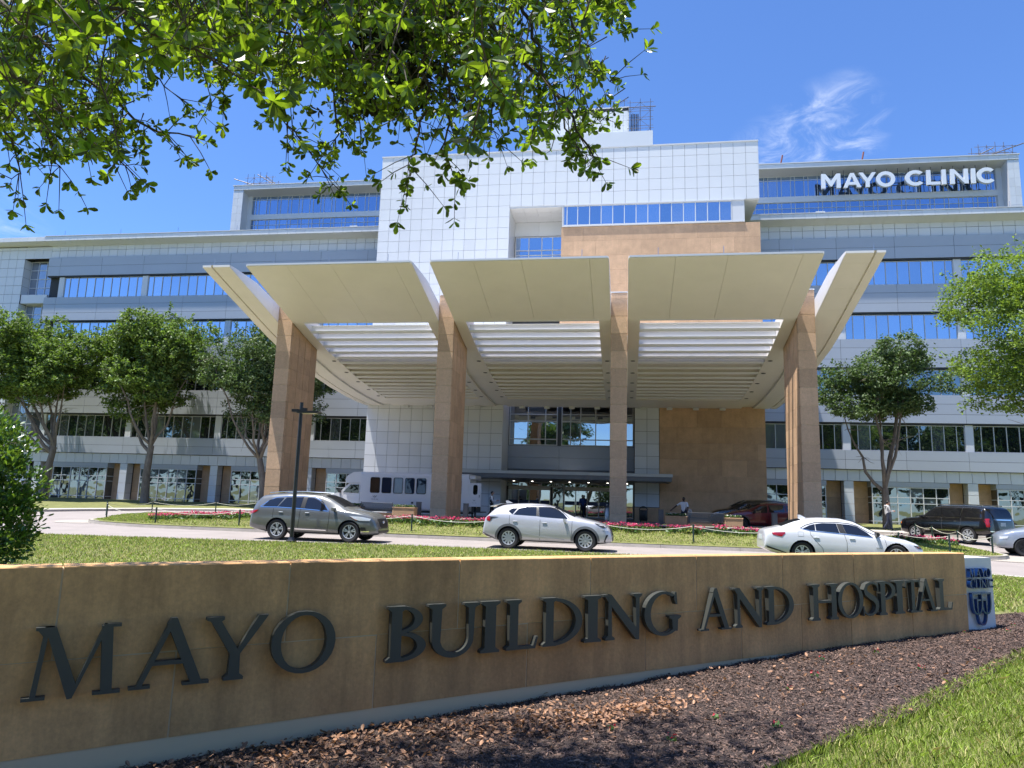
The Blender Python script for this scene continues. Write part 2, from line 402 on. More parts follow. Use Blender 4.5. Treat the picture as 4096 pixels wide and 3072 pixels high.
# ------------------------------------------------------------------ ground, drive, island, kerbs
rnd = random.Random(7); NR = np.random.default_rng(11)
PR = ([24, 31, 36, 40, 43, 47, 50, 58, 62, 90], [.06, .10, .20, .31, .41, .53, .62, .72, .75, .75])
PL = ([24, 31, 43, 49, 55, 60, 62, 90], [.06, .10, .28, .35, .50, .72, .75, .75])
PC = ([24, 31, 36, 41, 54, 62, 90], [.06, .10, .30, .50, .60, .75, .75])
def hz_slow(x, y):
    l, c, r = np.interp(y, *PL), np.interp(y, *PC), np.interp(y, *PR)
    wl = sstep(-20, -28, x) if x < -20 else 0; wr = sstep(10.5, 15, x)
    far = c * (1 - wl - wr) + l * wl + r * wr
    near = np.interp(x, [-6, -3, 0, 1.3, 2.5, 3.5, 4.8, 8], [-.20, -.16, -.045, .035, .09, .115, .14, .12])
    k = sstep(15, 24, y)
    return float(near * (1 - k) + far * k)

_gx = np.arange(-80, 62.01, .5); _gy = np.arange(-46, 92.01, .5); _H = np.array([[hz_slow(x, y) for y in _gy] for x in _gx])
_HL = _H.tolist()
def hz(x, y):
    u = (min(max(x, -79.9), 61.9) + 80) * 2; v = (min(max(y, -45.9), 91.9) + 46) * 2; i = int(u); j = int(v); a = u - i; c = v - j
    return (_HL[i][j] * (1 - c) + _HL[i][j + 1] * c) * (1 - a) + (_HL[i + 1][j] * (1 - c) + _HL[i + 1][j + 1] * c) * a
b = MB(); b.add([(-3000, -3000, -0.6), (3000, -3000, -0.6), (3000, 3000, -0.6), (-3000, 3000, -0.6)], [(0, 1, 2, 3)])
struct(b.build('ground', 'lawn_soil'))
EDGE = [(-75, 20.0), (-40, 22.6), (-21, 24.2), (-13, 25.1), (-8, 25.9), (-3, 25.95), (1, 25.7), (6, 24.9), (10.6, 23.5), (16, 20.5), (24, 14.5), (40, 2)]
# sign wall line (plan curve) --------------------------------------
KW = 0.88; CO = (-0.00917573, 0.80646988, 8.84579351)
def wall_y(x): q = x / KW; return KW * (CO[0] * q * q + CO[1] * q + CO[2])
_wx = np.linspace(-7, 8, 3001); _wy = np.array([wall_y(x) for x in _wx])
_ws = np.concatenate([[0], np.cumsum(np.hypot(np.diff(_wx), np.diff(_wy)))]); _ws -= np.interp(-4.3, _wx, _ws)
def wall_pt(s, off=0.0):                                      # off > 0: towards the camera
    x = float(np.interp(s, _ws, _wx)); y = wall_y(x); sl = 2 * CO[0] * x / KW + CO[1]; n = math.hypot(1, sl)
    return Vector((x + sl / n * off, y - off / n, 0)), Vector((1 / n, sl / n, 0)), Vector((sl / n, -1 / n, 0))
MULCH = [tuple(wall_pt(s, -0.25)[0][:2]) for s in np.arange(-2.5, 12.4, 0.5)] + [(6.0, 13.5), (6.8, 14.0), (8.2, 14.0), (8.0, 12.9), (6.0, 11.3), (4.5, 9.5), (3.3, 8.0), (2.36, 6.84), (1.1, 5.63), (0.2, 4.5), (-0.8, 3.2), (-3, 1.5), (-6.0, 1.0)]
LAWN = EDGE + [(40, -45), (-75, -45)]
struct(sheet('lawn', dense(LAWN, 3.0), lambda x, y: hz(x, y) + 0.008 * math.sin(3.1 * x + 1.7 * y) * math.sin(2.3 * y) - (0.10 if in_poly(x, y, MULCH) else 0), 1.3, 'lawn_soil'))
ROAD = dense(list(reversed(EDGE)) + [(-75, 64), (40, 64)], 2.0)
ROAD = [p for p in ROAD]
struct(sheet('road', ROAD, lambda x, y: hz(x, y) - 0.012, 1.4, 'asphalt_road'))

def kerb_run(path, parent, h=0.14, w=0.17, seg=3.0, flip=1, closed=True, zf=hz, material='kerb_concrete'):
    """kerb stones: each about seg metres long, laid along path (a polyline); inside is to the left when flip=1"""
    pts = dense(path, 0.5) if closed else [p for i in range(len(path) - 1) for p in dense([path[i], path[i + 1]], 0.5)[:max(1, int(math.dist(path[i], path[i + 1]) / 0.5))]] + [path[-1]]
    n = len(pts); per = max(2, int(seg / 0.5)); i = 0
    while i < (n if closed else n - 1):
        idx = [(i + k) % n if closed else min(i + k, n - 1) for k in range(per + 1) if closed or i + k <= n - 1]
        if closed and i + per > n: idx = [(i + k) % n for k in range(n - i + 1)]
        if len(idx) < 2: break
        bmb = MB(); rows = []
        for q, a in enumerate(idx):
            p = pts[a]; pa = pts[(a - 1) % n] if (closed or a > 0) else p; pb = pts[(a + 1) % n] if (closed or a < n - 1) else p
            d = Vector((pb[0] - pa[0], pb[1] - pa[1])).normalized(); nn = Vector((-d.y, d.x)) * flip
            z = zf(*p); e = 0.006 if q in (0, len(idx) - 1) else 0
            ex = d * (e if q == 0 else -e)
            P0 = Vector(p) + ex
            sec = [(P0 - nn * 0.03, z - 0.05), (P0, z + h * 0.75), (P0 + nn * 0.03, z + h), (P0 + nn * w, z + h), (P0 + nn * w, z - 0.05)]
            rows.append([(a_.x, a_.y, zz) for a_, zz in sec])
        vs = [v for r_ in rows for v in r_]; fs = []
        for q in range(len(rows) - 1):
            for k in range(4): fs.append((q * 5 + k, (q + 1) * 5 + k, (q + 1) * 5 + k + 1, q * 5 + k + 1))
        fs += [(0, 1, 2, 3, 4), tuple((len(rows) - 1) * 5 + k for k in (4, 3, 2, 1, 0))]
        bmb.add(vs, fs); bmb.build('kerb_stone', material, parent)
        i += per

ISLAND = smooth_poly([(-27.0, 34.6), (-26.2, 32.4), (-23, 30.8), (-19, 30.35), (-10, 30.6), (0, 30.35), (8, 30.45), (12.6, 30.3), (15.0, 31.4), (15.3, 34), (15.7, 38), (16.0, 41.5), (14.2, 43.0), (11.5, 41.6), (-20.5, 41.6), (-24, 43.2), (-29.3, 43.6), (-29.6, 40.5), (-28.3, 37)], 2)
BASIN = [(-20.8, 36.0), (10.9, 36.0), (10.9, 40.9), (-20.8, 40.9)]
def isl_z(x, y):
    m = sstep(30.2, 32.5, y) * sstep(-26, -15, x) * (1 - sstep(8.5, 13.5, x)); q = sstep(33, 41, y)
    return hz(x, y) + 0.13 + (0.36 * (1 - q) + .12 * q) * m
isl = struct(sheet('island_lawn', dense(ISLAND, 0.8), isl_z, 0.9, 'lawn_soil', holes=[BASIN]))
kerb_run(ISLAND, isl)
# flush gutter patch at the island's left and right tips
for cx, cy, r in ((-26.6, 33.3, 1.6), (14.9, 31.6, 1.7)):
    pl = [(cx + r * 0.95 * math.cos(t), cy + r * math.sin(t)) for t in np.linspace(0, 2 * math.pi, 24, endpoint=False)]
    o = sheet('gutter_apron', pl, lambda x, y: hz(x, y) + 0.003, 0.6, 'kerb_concrete'); struct(o)
# verges beyond the drive with a walk and a kerb
VL = smooth_poly([(-75, 33), (-42, 37.0), (-36.6, 39.0), (-35.4, 43.5), (-33.6, 48.6), (-29.5, 51.2), (-22, 52.0)], 0)
def verge(name, front, back, off, flip):
    pl = dense(front + back, 1.2)
    o = struct(sheet(name, pl, lambda x, y: hz(x, y) + 0.12, 1.5, 'lawn_soil'))
    kerb_run(front, o, h=0.135, closed=False, flip=flip, w=0.2)
    inner = []
    for i, p in enumerate(front):
        a = front[max(i - 1, 0)]; c = front[min(i + 1, len(front) - 1)]; d = Vector((c[0] - a[0], c[1] - a[1])).normalized(); nn = Vector((-d.y, d.x)) * flip
        inner.append((p[0] + nn.x * off, p[1] + nn.y * off))
    mid = []
    for i, p in enumerate(front):
        a = front[max(i - 1, 0)]; c = front[min(i + 1, len(front) - 1)]; d = Vector((c[0] - a[0], c[1] - a[1])).normalized(); nn = Vector((-d.y, d.x)) * flip
        mid.append((p[0] + nn.x * 0.2, p[1] + nn.y * 0.2))
    w = struct(sheet(name.replace('verge', 'sidewalk'), dense(mid + inner[::-1], 1.0), lambda x, y: hz(x, y) + 0.126, 1.2, 'walk_concrete'))
verge('verge_left', VL, [(-21, 61.4), (-75, 61.4)], 2.0, 1)
VR = [(11.2, 46.9), (14, 46.6), (18, 45.9), (24, 43.8), (32, 40.5), (45, 34)]
verge('verge_right', VR, [(45, 61.4), (10.4, 61.4)], 2.2, 1)
struct(sheet('plaza', dense([(-21.9, 41.7), (11.1, 41.7), (11.1, 57.5), (-21.9, 57.5)], 1.5), lambda x, y: hz(x, y) + 0.004, 1.6, 'plaza_paving'))
# pale gutter strip along the lawn edge at the right
gs = []
for i in range(7, 11): gs.append(EDGE[i])
pl = gs + [(p[0] + 0.10, p[1] + 0.42) for p in reversed(gs)]
struct(sheet('gutter_strip', dense(pl, 0.8), lambda x, y: hz(x, y) + 0.006, 0.8, 'walk_concrete'))

# low black walls round a dark glossy sheet, at the column feet
basin = thing('dark_basin', 'long black-walled pool around the column feet', 'basin', (-5, 38.5, 0.3))
def inp(o): o.matrix_parent_inverse = Matrix.Translation(-Vector((-5, 38.5, 0.3))); return o
b = MB(); b.add([(-20.5, 36.3, 0.58), (10.6, 36.3, 0.58), (10.6, 40.6, 0.58), (-20.5, 40.6, 0.58)], [(0, 1, 2, 3)]); inp(b.build('basin_sheet', 'basin_sheet', basin))
for nm, (x0, x1, y0, y1) in (('basin_wall', (-20.8, 10.9, 35.9, 36.25)), ('basin_wall', (-20.8, 10.9, 40.55, 40.9)), ('basin_wall', (-20.8, -20.45, 36.25, 40.55)), ('basin_wall', (10.55, 10.9, 36.25, 40.55))):
    top = 0.68 if y0 > 40 else 0.64
    b = MB(); b.box(x0, x1, y0, y1, 0.1, top); inp(b.build(nm, 'black_gloss', basin))
    n = max(1, int((x1 - x0) / 1.8)); 
    for k in range(n):
        a0 = x0 + (x1 - x0) * k / n + 0.004; a1 = x0 + (x1 - x0) * (k + 1) / n - 0.004
        b = MB(); b.rbox(a0, a1, y0 - 0.03, y1 + 0.03, top + 0.002, top + 0.06, 0.01); inp(b.build('coping', 'coping_stone', basin))
struct(sheet('mulch_bed', dense(MULCH, 0.4), lambda x, y: hz(x, y) + 0.012 + 0.012 * math.sin(7 * x + 3 * y) * math.sin(5 * y - 2 * x), 0.22, 'mulch_soil'))
# ------------------------------------------------------------------ hospital building
FLOOR_TOP = [22.32, 17.77, 13.18, 8.70]; FLOOR_BOT = [20.28, 15.68, 11.08, 6.62]
YW = 61.5; PITCH = 9.1; X0 = -0.67
class Panels:
    """collects boxes; the first `limit` become pieces of their own, the rest one joined piece"""
    def __init__(s, parent, material, name='panel', limit=290): s.p = parent; s.m = material; s.n = name; s.items = []; s.limit = limit
    def add(s, x0, x1, z0, z1, y, d=0.05, pri=0): s.items.append((pri, x0, x1, z0, z1, y, d))
    def grid(s, xs, zs, y, d=0.05, gap=0.012, skip=None, pri=0):
        for i in range(len(xs) - 1):
            for j in range(len(zs) - 1):
                if skip and skip((xs[i] + xs[i + 1]) / 2, (zs[j] + zs[j + 1]) / 2): continue
                s.add(xs[i] + gap, xs[i + 1] - gap, zs[j] + gap, zs[j + 1] - gap, y, d, pri)
    def build(s, stuffname=None):
        it = sorted(s.items, key=lambda t: -t[0])
        for (_, x0, x1, z0, z1, y, d) in it[:s.limit]:
            obj(s.n, box_mesh(x1 - x0, d, z1 - z0, s.m, s.n), s.p, (x0, y, z0))
        if it[s.limit:]:
            b = MB()
            for (_, x0, x1, z0, z1, y, d) in it[s.limit:]: b.box(x0, x1, y, y + d, z0, z1)
            o = b.build(s.n + '_field', s.m, s.p); o['kind'] = 'stuff'
def steps(a, b, d):
    n = max(1, round((b - a) / d)); return [a + (b - a) * i / n for i in range(n + 1)]
def glazing(parent, xs, zs, y, gm, fr=0.05, depth=0.10, name='window', frm='frame', inset=0.05):
    """one window: a frame with mullions (mesh) and a pane for each light"""
    b = MB(); h = fr / 2
    x0, x1, z0, z1 = xs[0], xs[-1], zs[0], zs[-1]
    for i, x in enumerate(xs):
        a, c = (x, x + fr) if i == 0 else ((x - fr, x) if i == len(xs) - 1 else (x - h, x + h))
        b.box(a, c, y, y + depth, z0, z1)
    for j, z in enumerate(zs):
        a, c = (z, z + fr) if j == 0 else ((z - fr, z) if j == len(zs) - 1 else (z - h, z + h))
        for i in range(len(xs) - 1):
            l = xs[i] + (fr if i == 0 else h); r = xs[i + 1] - (fr if i == len(xs) - 2 else h)
            b.box(l, r, y + 0.004, y + depth, a, c)
    w = b.build(name, frm, parent)
    for i in range(len(xs) - 1):
        for j in range(len(zs) - 1):
            obj('pane', box_mesh(xs[i + 1] - xs[i], 0.012, zs[j + 1] - zs[j], gm, 'pane'), w, (xs[i], y + inset, zs[j]))
    return w

def wing(name, label, piers, x_lo, x_hi, limit_hi=None):
    t = thing(name, label, 'hospital wing')
    wh = Panels(t, 'panel_white', 'wall_panel'); gr = Panels(t, 'panel_grey', 'band_panel')
    b = MB(); b.box(x_lo, x_hi, YW + 0.35, YW + 22, 4.18, 26.0); b.box(x_lo, x_hi, YW + 1.06, YW + 22, 0.3, 4.18); b.build('wall', 'joint', t)
    # roof edge: fascia, sloping soffit and parapet
    b = MB(); b.prism([(YW - 1.05, 25.80), (YW + 0.5, 25.50), (YW + 0.5, 26.24), (YW - 1.05, 26.24)], lambda y, z: (x_lo, y, z), lambda y, z: (x_hi, y, z)); b.build('cornice', 'trim_white', t)
    fs = Panels(t, 'panel_white', 'fascia_panel', 120); xs = steps(x_lo, x_hi, 0.914); fs.grid(xs, [25.78, 26.22], YW - 1.10, 0.045, 0.008); fs.build()
    sf = MB()
    for i in range(len(xs) - 1):
        sf.prism([(YW - 1.03, 25.77), (YW + 0.0, 25.57), (YW + 0.0, 25.585), (YW - 1.03, 25.785)], lambda y, z: (xs[i] + 0.01, y, z), lambda y, z: (xs[i + 1] - 0.01, y, z))
    sf.build('soffit', 'panel_white', t)
    b = MB(); b.box(x_lo, x_hi, YW - 1.14, YW + 0.6, 26.24, 26.30); b.build('roof_edge', 'trim_white', t)
    b = MB()
    for x in np.arange(x_lo + 2, x_hi, 6.1): b.tube([(x, YW - 0.9, 26.28), (x, YW - 0.9, 26.85)], 0.018, 5)
    b.build('lightning_rod', 'steel', t)
    wh.grid(xs, [24.36, 25.12, 25.58], YW, 0.05, 0.016)
    # spandrel bands
    bx = [x for x in (X0 - 0.22 + PITCH / 2 * k for k in range(-20, 20)) if x_lo < x < x_hi]; bx = [x_lo] + bx + [x_hi]
    bands = [(22.46, 23.45, 24.35), (17.92, 18.68, 19.55, 20.27), (13.33, 14.02, 14.95, 15.67), (8.84, 9.55, 10.38, 11.07), (5.10, 5.86, 6.61)]
    for z in bands: gr.grid(bx, list(z), YW - 0.22, 0.30, 0.012, pri=z[0] * 0 + 1)
    b = MB()
    for z in bands: b.box(x_lo, x_hi, YW - 0.20, YW + 0.34, z[0] + 0.008, z[-1] - 0.008)
    b.build('band_backing', 'joint', t)
    b = MB()
    for z in bands[:4]: b.box(x_lo, x_hi, YW - 0.10, YW + 0.3, z[0] - 0.09, z[0] + 0.006)
    b.build('window_head', 'dark_metal', t)
    # window rows between piers
    for r in range(4):
        zb, zt = FLOOR_BOT[r], FLOOR_TOP[r]
        gm = 'glass_upper' if r < 2 else 'glass_lower'
        for i in range(len(piers) - 1):
            a, c = piers[i] + 0.29, piers[i + 1] - 0.29
            if c < x_lo or a > x_hi: continue
            a = max(a, x_lo + 0.02); c = min(c, x_hi - 0.02)
            xs_ = [a] + [piers[i] + 0.89 + 0.915 * k for k in range(9) if a + 0.3 < piers[i] + 0.89 + 0.915 * k < c - 0.3] + [c]
            glazing(t, xs_, [zb, zt], YW + 0.06, gm, fr=0.055)
        for p in piers:
            if x_lo < p < x_hi: wh.add(max(x_lo, p - 0.285), min(x_hi, p + 0.285), zb, zt + 0.06, YW + 0.0, 0.3, 2)
    # ground floor: white lintel course, piers, stone recesses, box windows
    wh.grid(xs, [4.18, 5.08], YW - 0.02, 0.06, 0.016, pri=3)
    b = MB(); b.box(x_lo, x_hi, YW + 0.045, YW + 0.35, 4.19, 5.09); b.build('lintel_backing', 'joint', t)
    st = Panels(t, 'stone', 'stone_block', 280)
    for p in piers:
        if not (x_lo - 0.2 < p < x_hi + 0.2): continue
        for z0, z1 in ((0.55, 1.45), (1.47, 2.37), (2.39, 3.28), (3.30, 4.17)):
            wh.add(p - 0.36, p + 0.36, z0, z1, YW - 0.02, 0.85, 4)
    for i in range(len(piers) - 1):
        p, q = piers[i], piers[i + 1]
        if q < x_lo - 1 or p > x_hi + 1: continue
        cx = (p + q) / 2; wl, wr = cx - 2.85, cx + 2.85
        for s0, s1 in ((p + 0.37, wl), (wr, q - 0.37)):
            s0 = max(s0, x_lo); s1 = min(s1, x_hi)
            if s1 - s0 > 0.2: st.grid([s0, s1], [0.5, 1.6, 2.85, 4.18], YW + 0.95, 0.1, 0.004)
        if wl > x_lo - 0.5 and wr < x_hi + 0.5:
            gx = [wl + 0.02 + (wr - wl - 0.04) * k / 6 for k in range(7)]
            gzs = [0.78, 1.10, 2.52, 2.98, 3.78]
            w = glazing(t, gx, gzs, YW + 0.02, 'glass_lower', fr=0.06, name='storefront_window', frm='trim_white', inset=0.06)
            for xx in (wl, wr - 0.04):                        # glazed returns of the box window
                b = MB(); b.box(xx, xx + 0.04, YW + 0.08, YW + 0.95, 0.78, 3.78); b.build('return_pane', 'glass_lower', w)
                rb = MB()
                for z in gzs: rb.box(xx - 0.012, xx + 0.052, YW + 0.125, YW + 0.95, z - 0.03, z + 0.03)
                rb.build('return_frame', 'trim_white', w)
            b = MB(); b.box(wl - 0.03, wr + 0.03, YW - 0.0, YW + 0.97, 3.80, 4.175); b.build('window_hood', 'panel_grey', t)
            b = MB(); b.box(wl, wr, YW - 0.05, YW + 0.97, 0.5, 0.775); b.build('window_plinth', 'marquee_grey', t)
    wh.build(); gr.build(); st.build()
    return t

piersL = [X0 + PITCH * k for k in range(-7, -1)]; piersL[0] = -56.4
wl_ = wing('hospital_wing', 'pale panelled hospital wing behind the row of shade trees', [-55.3 + PITCH * k for k in range(0, 5)], -56.85, -20.4)
wr_ = wing('hospital_wing', 'pale panelled hospital wing beside the stone entrance wall under the roof sign', [X0 + PITCH * k for k in range(1, 6)], 10.15, 44.0)

# end pavilion with stair windows at the far left
t = thing('hospital_wing', 'plain white panelled end block with tall dark stair windows', 'hospital wing')
b = MB(); b.box(-78, -56.9, YW + 1.15, YW + 22, 0.3, 26.0); b.build('wall', 'joint', t)
b = MB(); b.box(-78, -59.78, YW + 0.045, YW + 1.14, 0.3, 26.0); b.build('wall_backing', 'joint', t)
pw = Panels(t, 'panel_white', 'wall_panel', 290)
zsL = [25.58, 25.26] + [25.26 - 0.911 * k for k in range(1, 27)]; zsL = sorted(zsL)
xsL = [-59.78 - 0.914 * k for k in range(0, 16)][::-1]
pw.grid(xsL, zsL, YW, 0.045, 0.016)
pw.grid(steps(-59.78, -56.85, 0.975), [24.36, 25.26, 25.58], YW, 0.05, 0.010, pri=2)
for zt in (24.33, 19.76, 15.2, 10.6, 6.0):
    glazing(t, [-59.75, -58.85, -57.93, -56.9], [zt - 3.65, zt - 2.75, zt - 1.83, zt - 0.92, zt], YW + 0.85, 'glass_stair', fr=0.06, frm='trim_white')
    pw.add(-59.75, -56.87, zt - 4.55, zt - 3.67, YW + 0.1, 0.85, 3)
    for k in range(4): pw.add(-59.82, -59.775, zt - 3.65 + 0.91 * k, zt - 2.76 + 0.91 * k, YW + 0.05, 0.8, 2)
pw.build()
b = MB(); b.prism([(YW - 1.05, 25.80), (YW + 1.2, 25.50), (YW + 1.2, 26.24), (YW - 1.05, 26.24)], lambda y, z: (-78, y, z), lambda y, z: (-56.86, y, z)); b.build('cornice', 'trim_white', t)
fs = Panels(t, 'panel_white', 'fascia_panel', 60); fs.grid(steps(-78, -56.86, 0.914), [25.78, 26.22], YW - 1.10, 0.045, 0.008); fs.build()
b = MB(); b.box(-78, -57.5, YW + 4, YW + 5, 26.24, 27.15); b.box(-78, -57.3, YW + 3.8, YW + 5, 27.15, 27.3); b.build('roof_parapet', 'trim_white', t)

# central block --------------------------------------------------------
YC = 54.6
cb = thing('hospital_block', 'tall white panelled central block with sandstone entrance walls', 'hospital block')
P_ = Panels(cb, 'panel_white', 'wall_panel', 300)
S_ = Panels(cb, 'stone', 'stone_slab', 200)
m = 0.9134
zg = [29.92 - 0.9215 * k for k in range(0, 33)][::-1]
xl = [-20.29 + 0.9133 * k for k in range(13)]                 # -20.29 .. -9.33
P_.grid(xl, zg, YC, 0.05, 0.011, pri=2)
xr = steps(-9.33, 10.0, 0.9205)
zu = [z for z in zg if z > 25.2]
P_.grid(xr, [25.22] + [z for z in zu if z > 25.6], YC, 0.05, 0.011, pri=1)
b = MB()
b.box(-20.28, -9.40, YC + 0.046, YC + 24, 0.3, 29.90)
b.box(-9.40, 9.98, YC + 0.046, YC + 24, 25.24, 29.90)
b.box(-9.40, 9.98, YC + 3.2, YC + 24, 0.3, 23.30); b.box(-9.40, 8.85, YC + 3.2, YC + 24, 23.30, 25.24)
b.build('core_wall', 'joint', cb)
b = MB(); b.box(-20.33, 10.04, YC - 0.05, YC + 24, 29.92, 30.02); b.build('roof_edge', 'trim_white', cb)
# side of block facing right above the wing, and overhang underside
b = MB(); b.box(9.985, 10.03, YC + 0.0, YC + 24, 25.2, 29.9); b.build('side_cladding', 'panel_white', cb)
b = MB(); b.box(8.86, 9.99, YC + 0.06, YC + 23.9, 25.19, 25.235); b.build('overhang_soffit', 'panel_white', cb)
# recess over the entrance
b = MB(); b.box(-9.33, -5.05, YC + 0.05, YC + 3.15, 25.12, 25.235); b.build('recess_ceiling', 'panel_white', cb)
rc = Panels(cb, 'panel_white', 'ceiling_panel', 40)
b = MB()
for i in range(4):
    for j in range(3):
        b.box(-9.33 + i * 1.07 + 0.01, -9.33 + (i + 1) * 1.07 - 0.01, YC + 0.06 + j * 1.02, YC + 0.06 + (j + 1) * 1.02 - 0.02, 25.085, 25.115)
b.build('ceiling_tiles', 'panel_white', cb)
b = MB(); b.box(-9.375, -9.33, YC + 0.06, YC + 3.15, 9.4, 25.12); b.build('recess_cheek', 'panel_white', cb)
P_.grid([-9.33, -7.3, -5.1], [23.85, 25.08], YC + 3.1, 0.05, 0.006, pri=4)
glazing(cb, [-9.28, -8.12, -7.02, -6.12, -5.1], [20.3, 21.25, 22.17, 22.6, 23.8], YC + 3.08, 'glass_upper', fr=0.07, frm='trim_white')
# ribbon window over the stone wall
xs_ = [-4.95, -4.64 + 0.0, -3.83] + [-2.88 + 0.9115 * k for k in range(13)]
glazing(cb, [-4.98, -4.68, -3.84] + [-2.90 + 0.905 * k for k in range(13)], [23.45, 25.10], YC - 0.08, 'glass_upper', fr=0.06, frm='trim_white', name='ribbon_window')
b = MB(); b.box(-5.06, 8.90, YC - 0.12, YC + 3.0, 25.105, 25.19); b.box(-5.06, 8.90, YC - 0.12, YC + 0.2, 23.36, 23.445); b.box(-5.06, -4.99, YC - 0.1, YC + 3.0, 23.445, 25.105)
b.box(7.98, 8.9, YC - 0.06, YC + 3.0, 23.446, 25.104); b.build('ribbon_frame', 'trim_white', cb)
b = MB(); b.box(-5.0, 8.88, YC + 0.05, YC + 3.1, 23.40, 25.1); b.build('ribbon_core', 'joint', cb)
# sandstone
zs_ = [0.45, 1.55, 2.75, 3.95, 5.15, 6.35, 7.55, 8.75, 9.95]
def stone_rows(x0, x1, z0, z1, y, d, hrow=1.19, w=1.75):
    z = z0; r = 0
    while z < z1 - 0.05:
        zt = min(z + hrow, z1); x = x0; first = (w * (0.55, 1.0, 0.75)[r % 3])
        while x < x1 - 0.02:
            xe = min(x1, x + first); first = w
            if x1 - xe < 0.4: xe = x1
            S_.add(x + 0.004, xe - 0.004, z + 0.004, zt - 0.004, y, d, 1)
            x = xe
        z = zt; r += 1
stone_rows(-5.12, 10.03, 13.84, 23.33, YC - 0.02, 0.12)
stone_rows(2.47, 10.02, 0.42, 9.95, YC - 0.02, 0.12)
stone_rows(0.66, 2.47, 0.42, 1.62, YC - 0.01, 0.12)
b = MB(); b.box(-5.08, 9.98, YC + 0.098, YC + 3.2, 9.95, 23.32); b.box(2.5, 9.98, YC + 0.098, YC + 3.2, 0.4, 9.9); b.build('stone_backing', 'sign_mortar', cb)
b = MB(); b.box(10.0, 10.045, YC + 0.1, YC + 7, 0.4, 23.3); b.build('side_stone', 'stone', cb)
# white strip beside the glazing
P_.grid([0.66, 1.56, 2.45], [1.64] + [2.6 + 0.919 * k for k in range(0, 9)], YC, 0.05, 0.011, pri=5)
b = MB(); b.box(0.66, 2.46, YC + 0.046, YC + 3.2, 0.4, 9.95); b.build('strip_backing', 'joint', cb)
# entrance recess: cheek, glazing, spandrel, doors
YG = 57.55
b = MB(); b.box(-9.40, -9.345, YC + 0.06, YG + 0.1, 0.45, 12.0); b.build('entrance_cheek', 'panel_white', cb)
glazing(cb, [-9.3, -7.78, -6.35, -5.38], [6.25, 6.75, 8.2, 8.75, 9.9], YG, 'glass_entrance', fr=0.08, name='entrance_window')
glazing(cb, [-5.08, -4.35, -3.55, -2.35, -1.2, 0.62], [6.25, 6.75, 8.2, 8.75, 9.9], YG, 'glass_entrance', fr=0.08, name='entrance_window')
b = MB(); b.box(-9.33, 0.65, YG + 0.12, YG + 0.3, 0.45, 12.4); b.box(-5.375, -5.085, YG - 0.02, YG + 0.1, 6.25, 9.95); b.build('entrance_backing', 'dark_metal', cb)
gp = Panels(cb, 'panel_grey', 'spandrel_panel'); gp.grid([-9.33, -5.22, -1.1, 0.65], [4.35, 5.28, 6.22], YG - 0.03, 0.12, 0.008); gp.build()
glazing(cb, [-0.2, 0.62], [0.5, 1.6, 3.0, 4.2], YG - 0.08, 'glass_entrance', fr=0.06, name='side_light')
# doors
def door_set(xa, xb, nleaf):
    d = MB(); fr = 0.07
    for x in steps(xa, xb, (xb - xa) / nleaf): d.box(x - fr / 2, x + fr / 2, YG - 0.10, YG + 0.02, 0.62, 2.72)
    d.box(xa, xb, YG - 0.14, YG + 0.02, 2.725, 2.98); d.box(xa, xb, YG - 0.09, YG + 0.02, 0.60, 0.74)
    w = d.build('door_frame', 'frame', cb)
    L = (xb - xa) / nleaf
    for k in range(nleaf):
        o = MB(); o.box(xa + k * L + fr / 2, xa + (k + 1) * L - fr / 2, YG - 0.03, YG - 0.015, 0.745, 2.72); o.build('door_leaf', 'glass_entrance', w)
        o = MB(); o.box(xa + k * L + fr / 2 + 0.02, xa + (k + 1) * L - fr / 2 - 0.02, YG - 0.045, YG - 0.034, 1.62, 1.92); o.build('door_decal', 'sticker_blue', w)
door_set(-9.2, -5.85, 4); door_set(-4.75, -1.15, 4)
glazing(cb, [-9.33, -8.4, -7.5, -6.55, -5.68, -4.8, -3.88, -2.98, -2.06, -1.15, -0.25], [2.99, 3.33], YG - 0.06, 'glass_lower', fr=0.05, name='transom_window')
glazing(cb, [-5.68, -4.8], [0.6, 1.45, 2.97], YG - 0.06, 'glass_lower', fr=0.05, name='side_light')
b = MB(); b.box(-9.33, 0.65, YG - 0.05, YG + 0.1, 3.34, 4.34); b.build('door_header', 'marquee_grey', cb)
P_.build(); S_.build()
# marquee over the doors
mq = MB(); mq.prism([(51.2, 3.42), (57.45, 3.36), (57.45, 3.95), (51.6, 3.93), (51.2, 3.86)], lambda y, z: (-11.9, y, z), lambda y, z: (3.15, y, z)); mo = mq.build('marquee', 'marquee_grey', cb)
mq = MB(); mq.box(-11.95, 3.2, 51.13, 51.195, 3.72, 3.93); mq.build('marquee_fascia', 'frame', cb)
for x in np.arange(-8.6, 3, 1.45):
    q = MB(); q.lathe([(0.075, 0), (0.075, 0.02)], (x, 56.3, 3.345), 12); q.build('downlight', 'lit_lamp', cb)

# street number over the doors
def text_mesh(txt, size, ext, material, name, align='CENTER', offset=0.0):
    cu = bpy.data.curves.new(name, 'FONT'); cu.body = txt; cu.size = size; cu.extrude = ext; cu.align_x = align; cu.offset = offset; cu.resolution_u = 3
    tmp = bpy.data.objects.new(name, cu); COL.objects.link(tmp)
    dg = bpy.context.evaluated_depsgraph_get(); me = bpy.data.meshes.new_from_object(tmp.evaluated_get(dg))
    bpy.data.objects.remove(tmp); bpy.data.curves.remove(cu)
    me.materials.clear(); me.materials.append(MATS[material]); return me
o = obj('street_number', text_mesh('14301', 0.30, 0.01, 'trim_white', 'street_number'), cb, (-5.24, YG - 0.085, 3.06)); o.rotation_euler = (RAD(90), 0, 0)

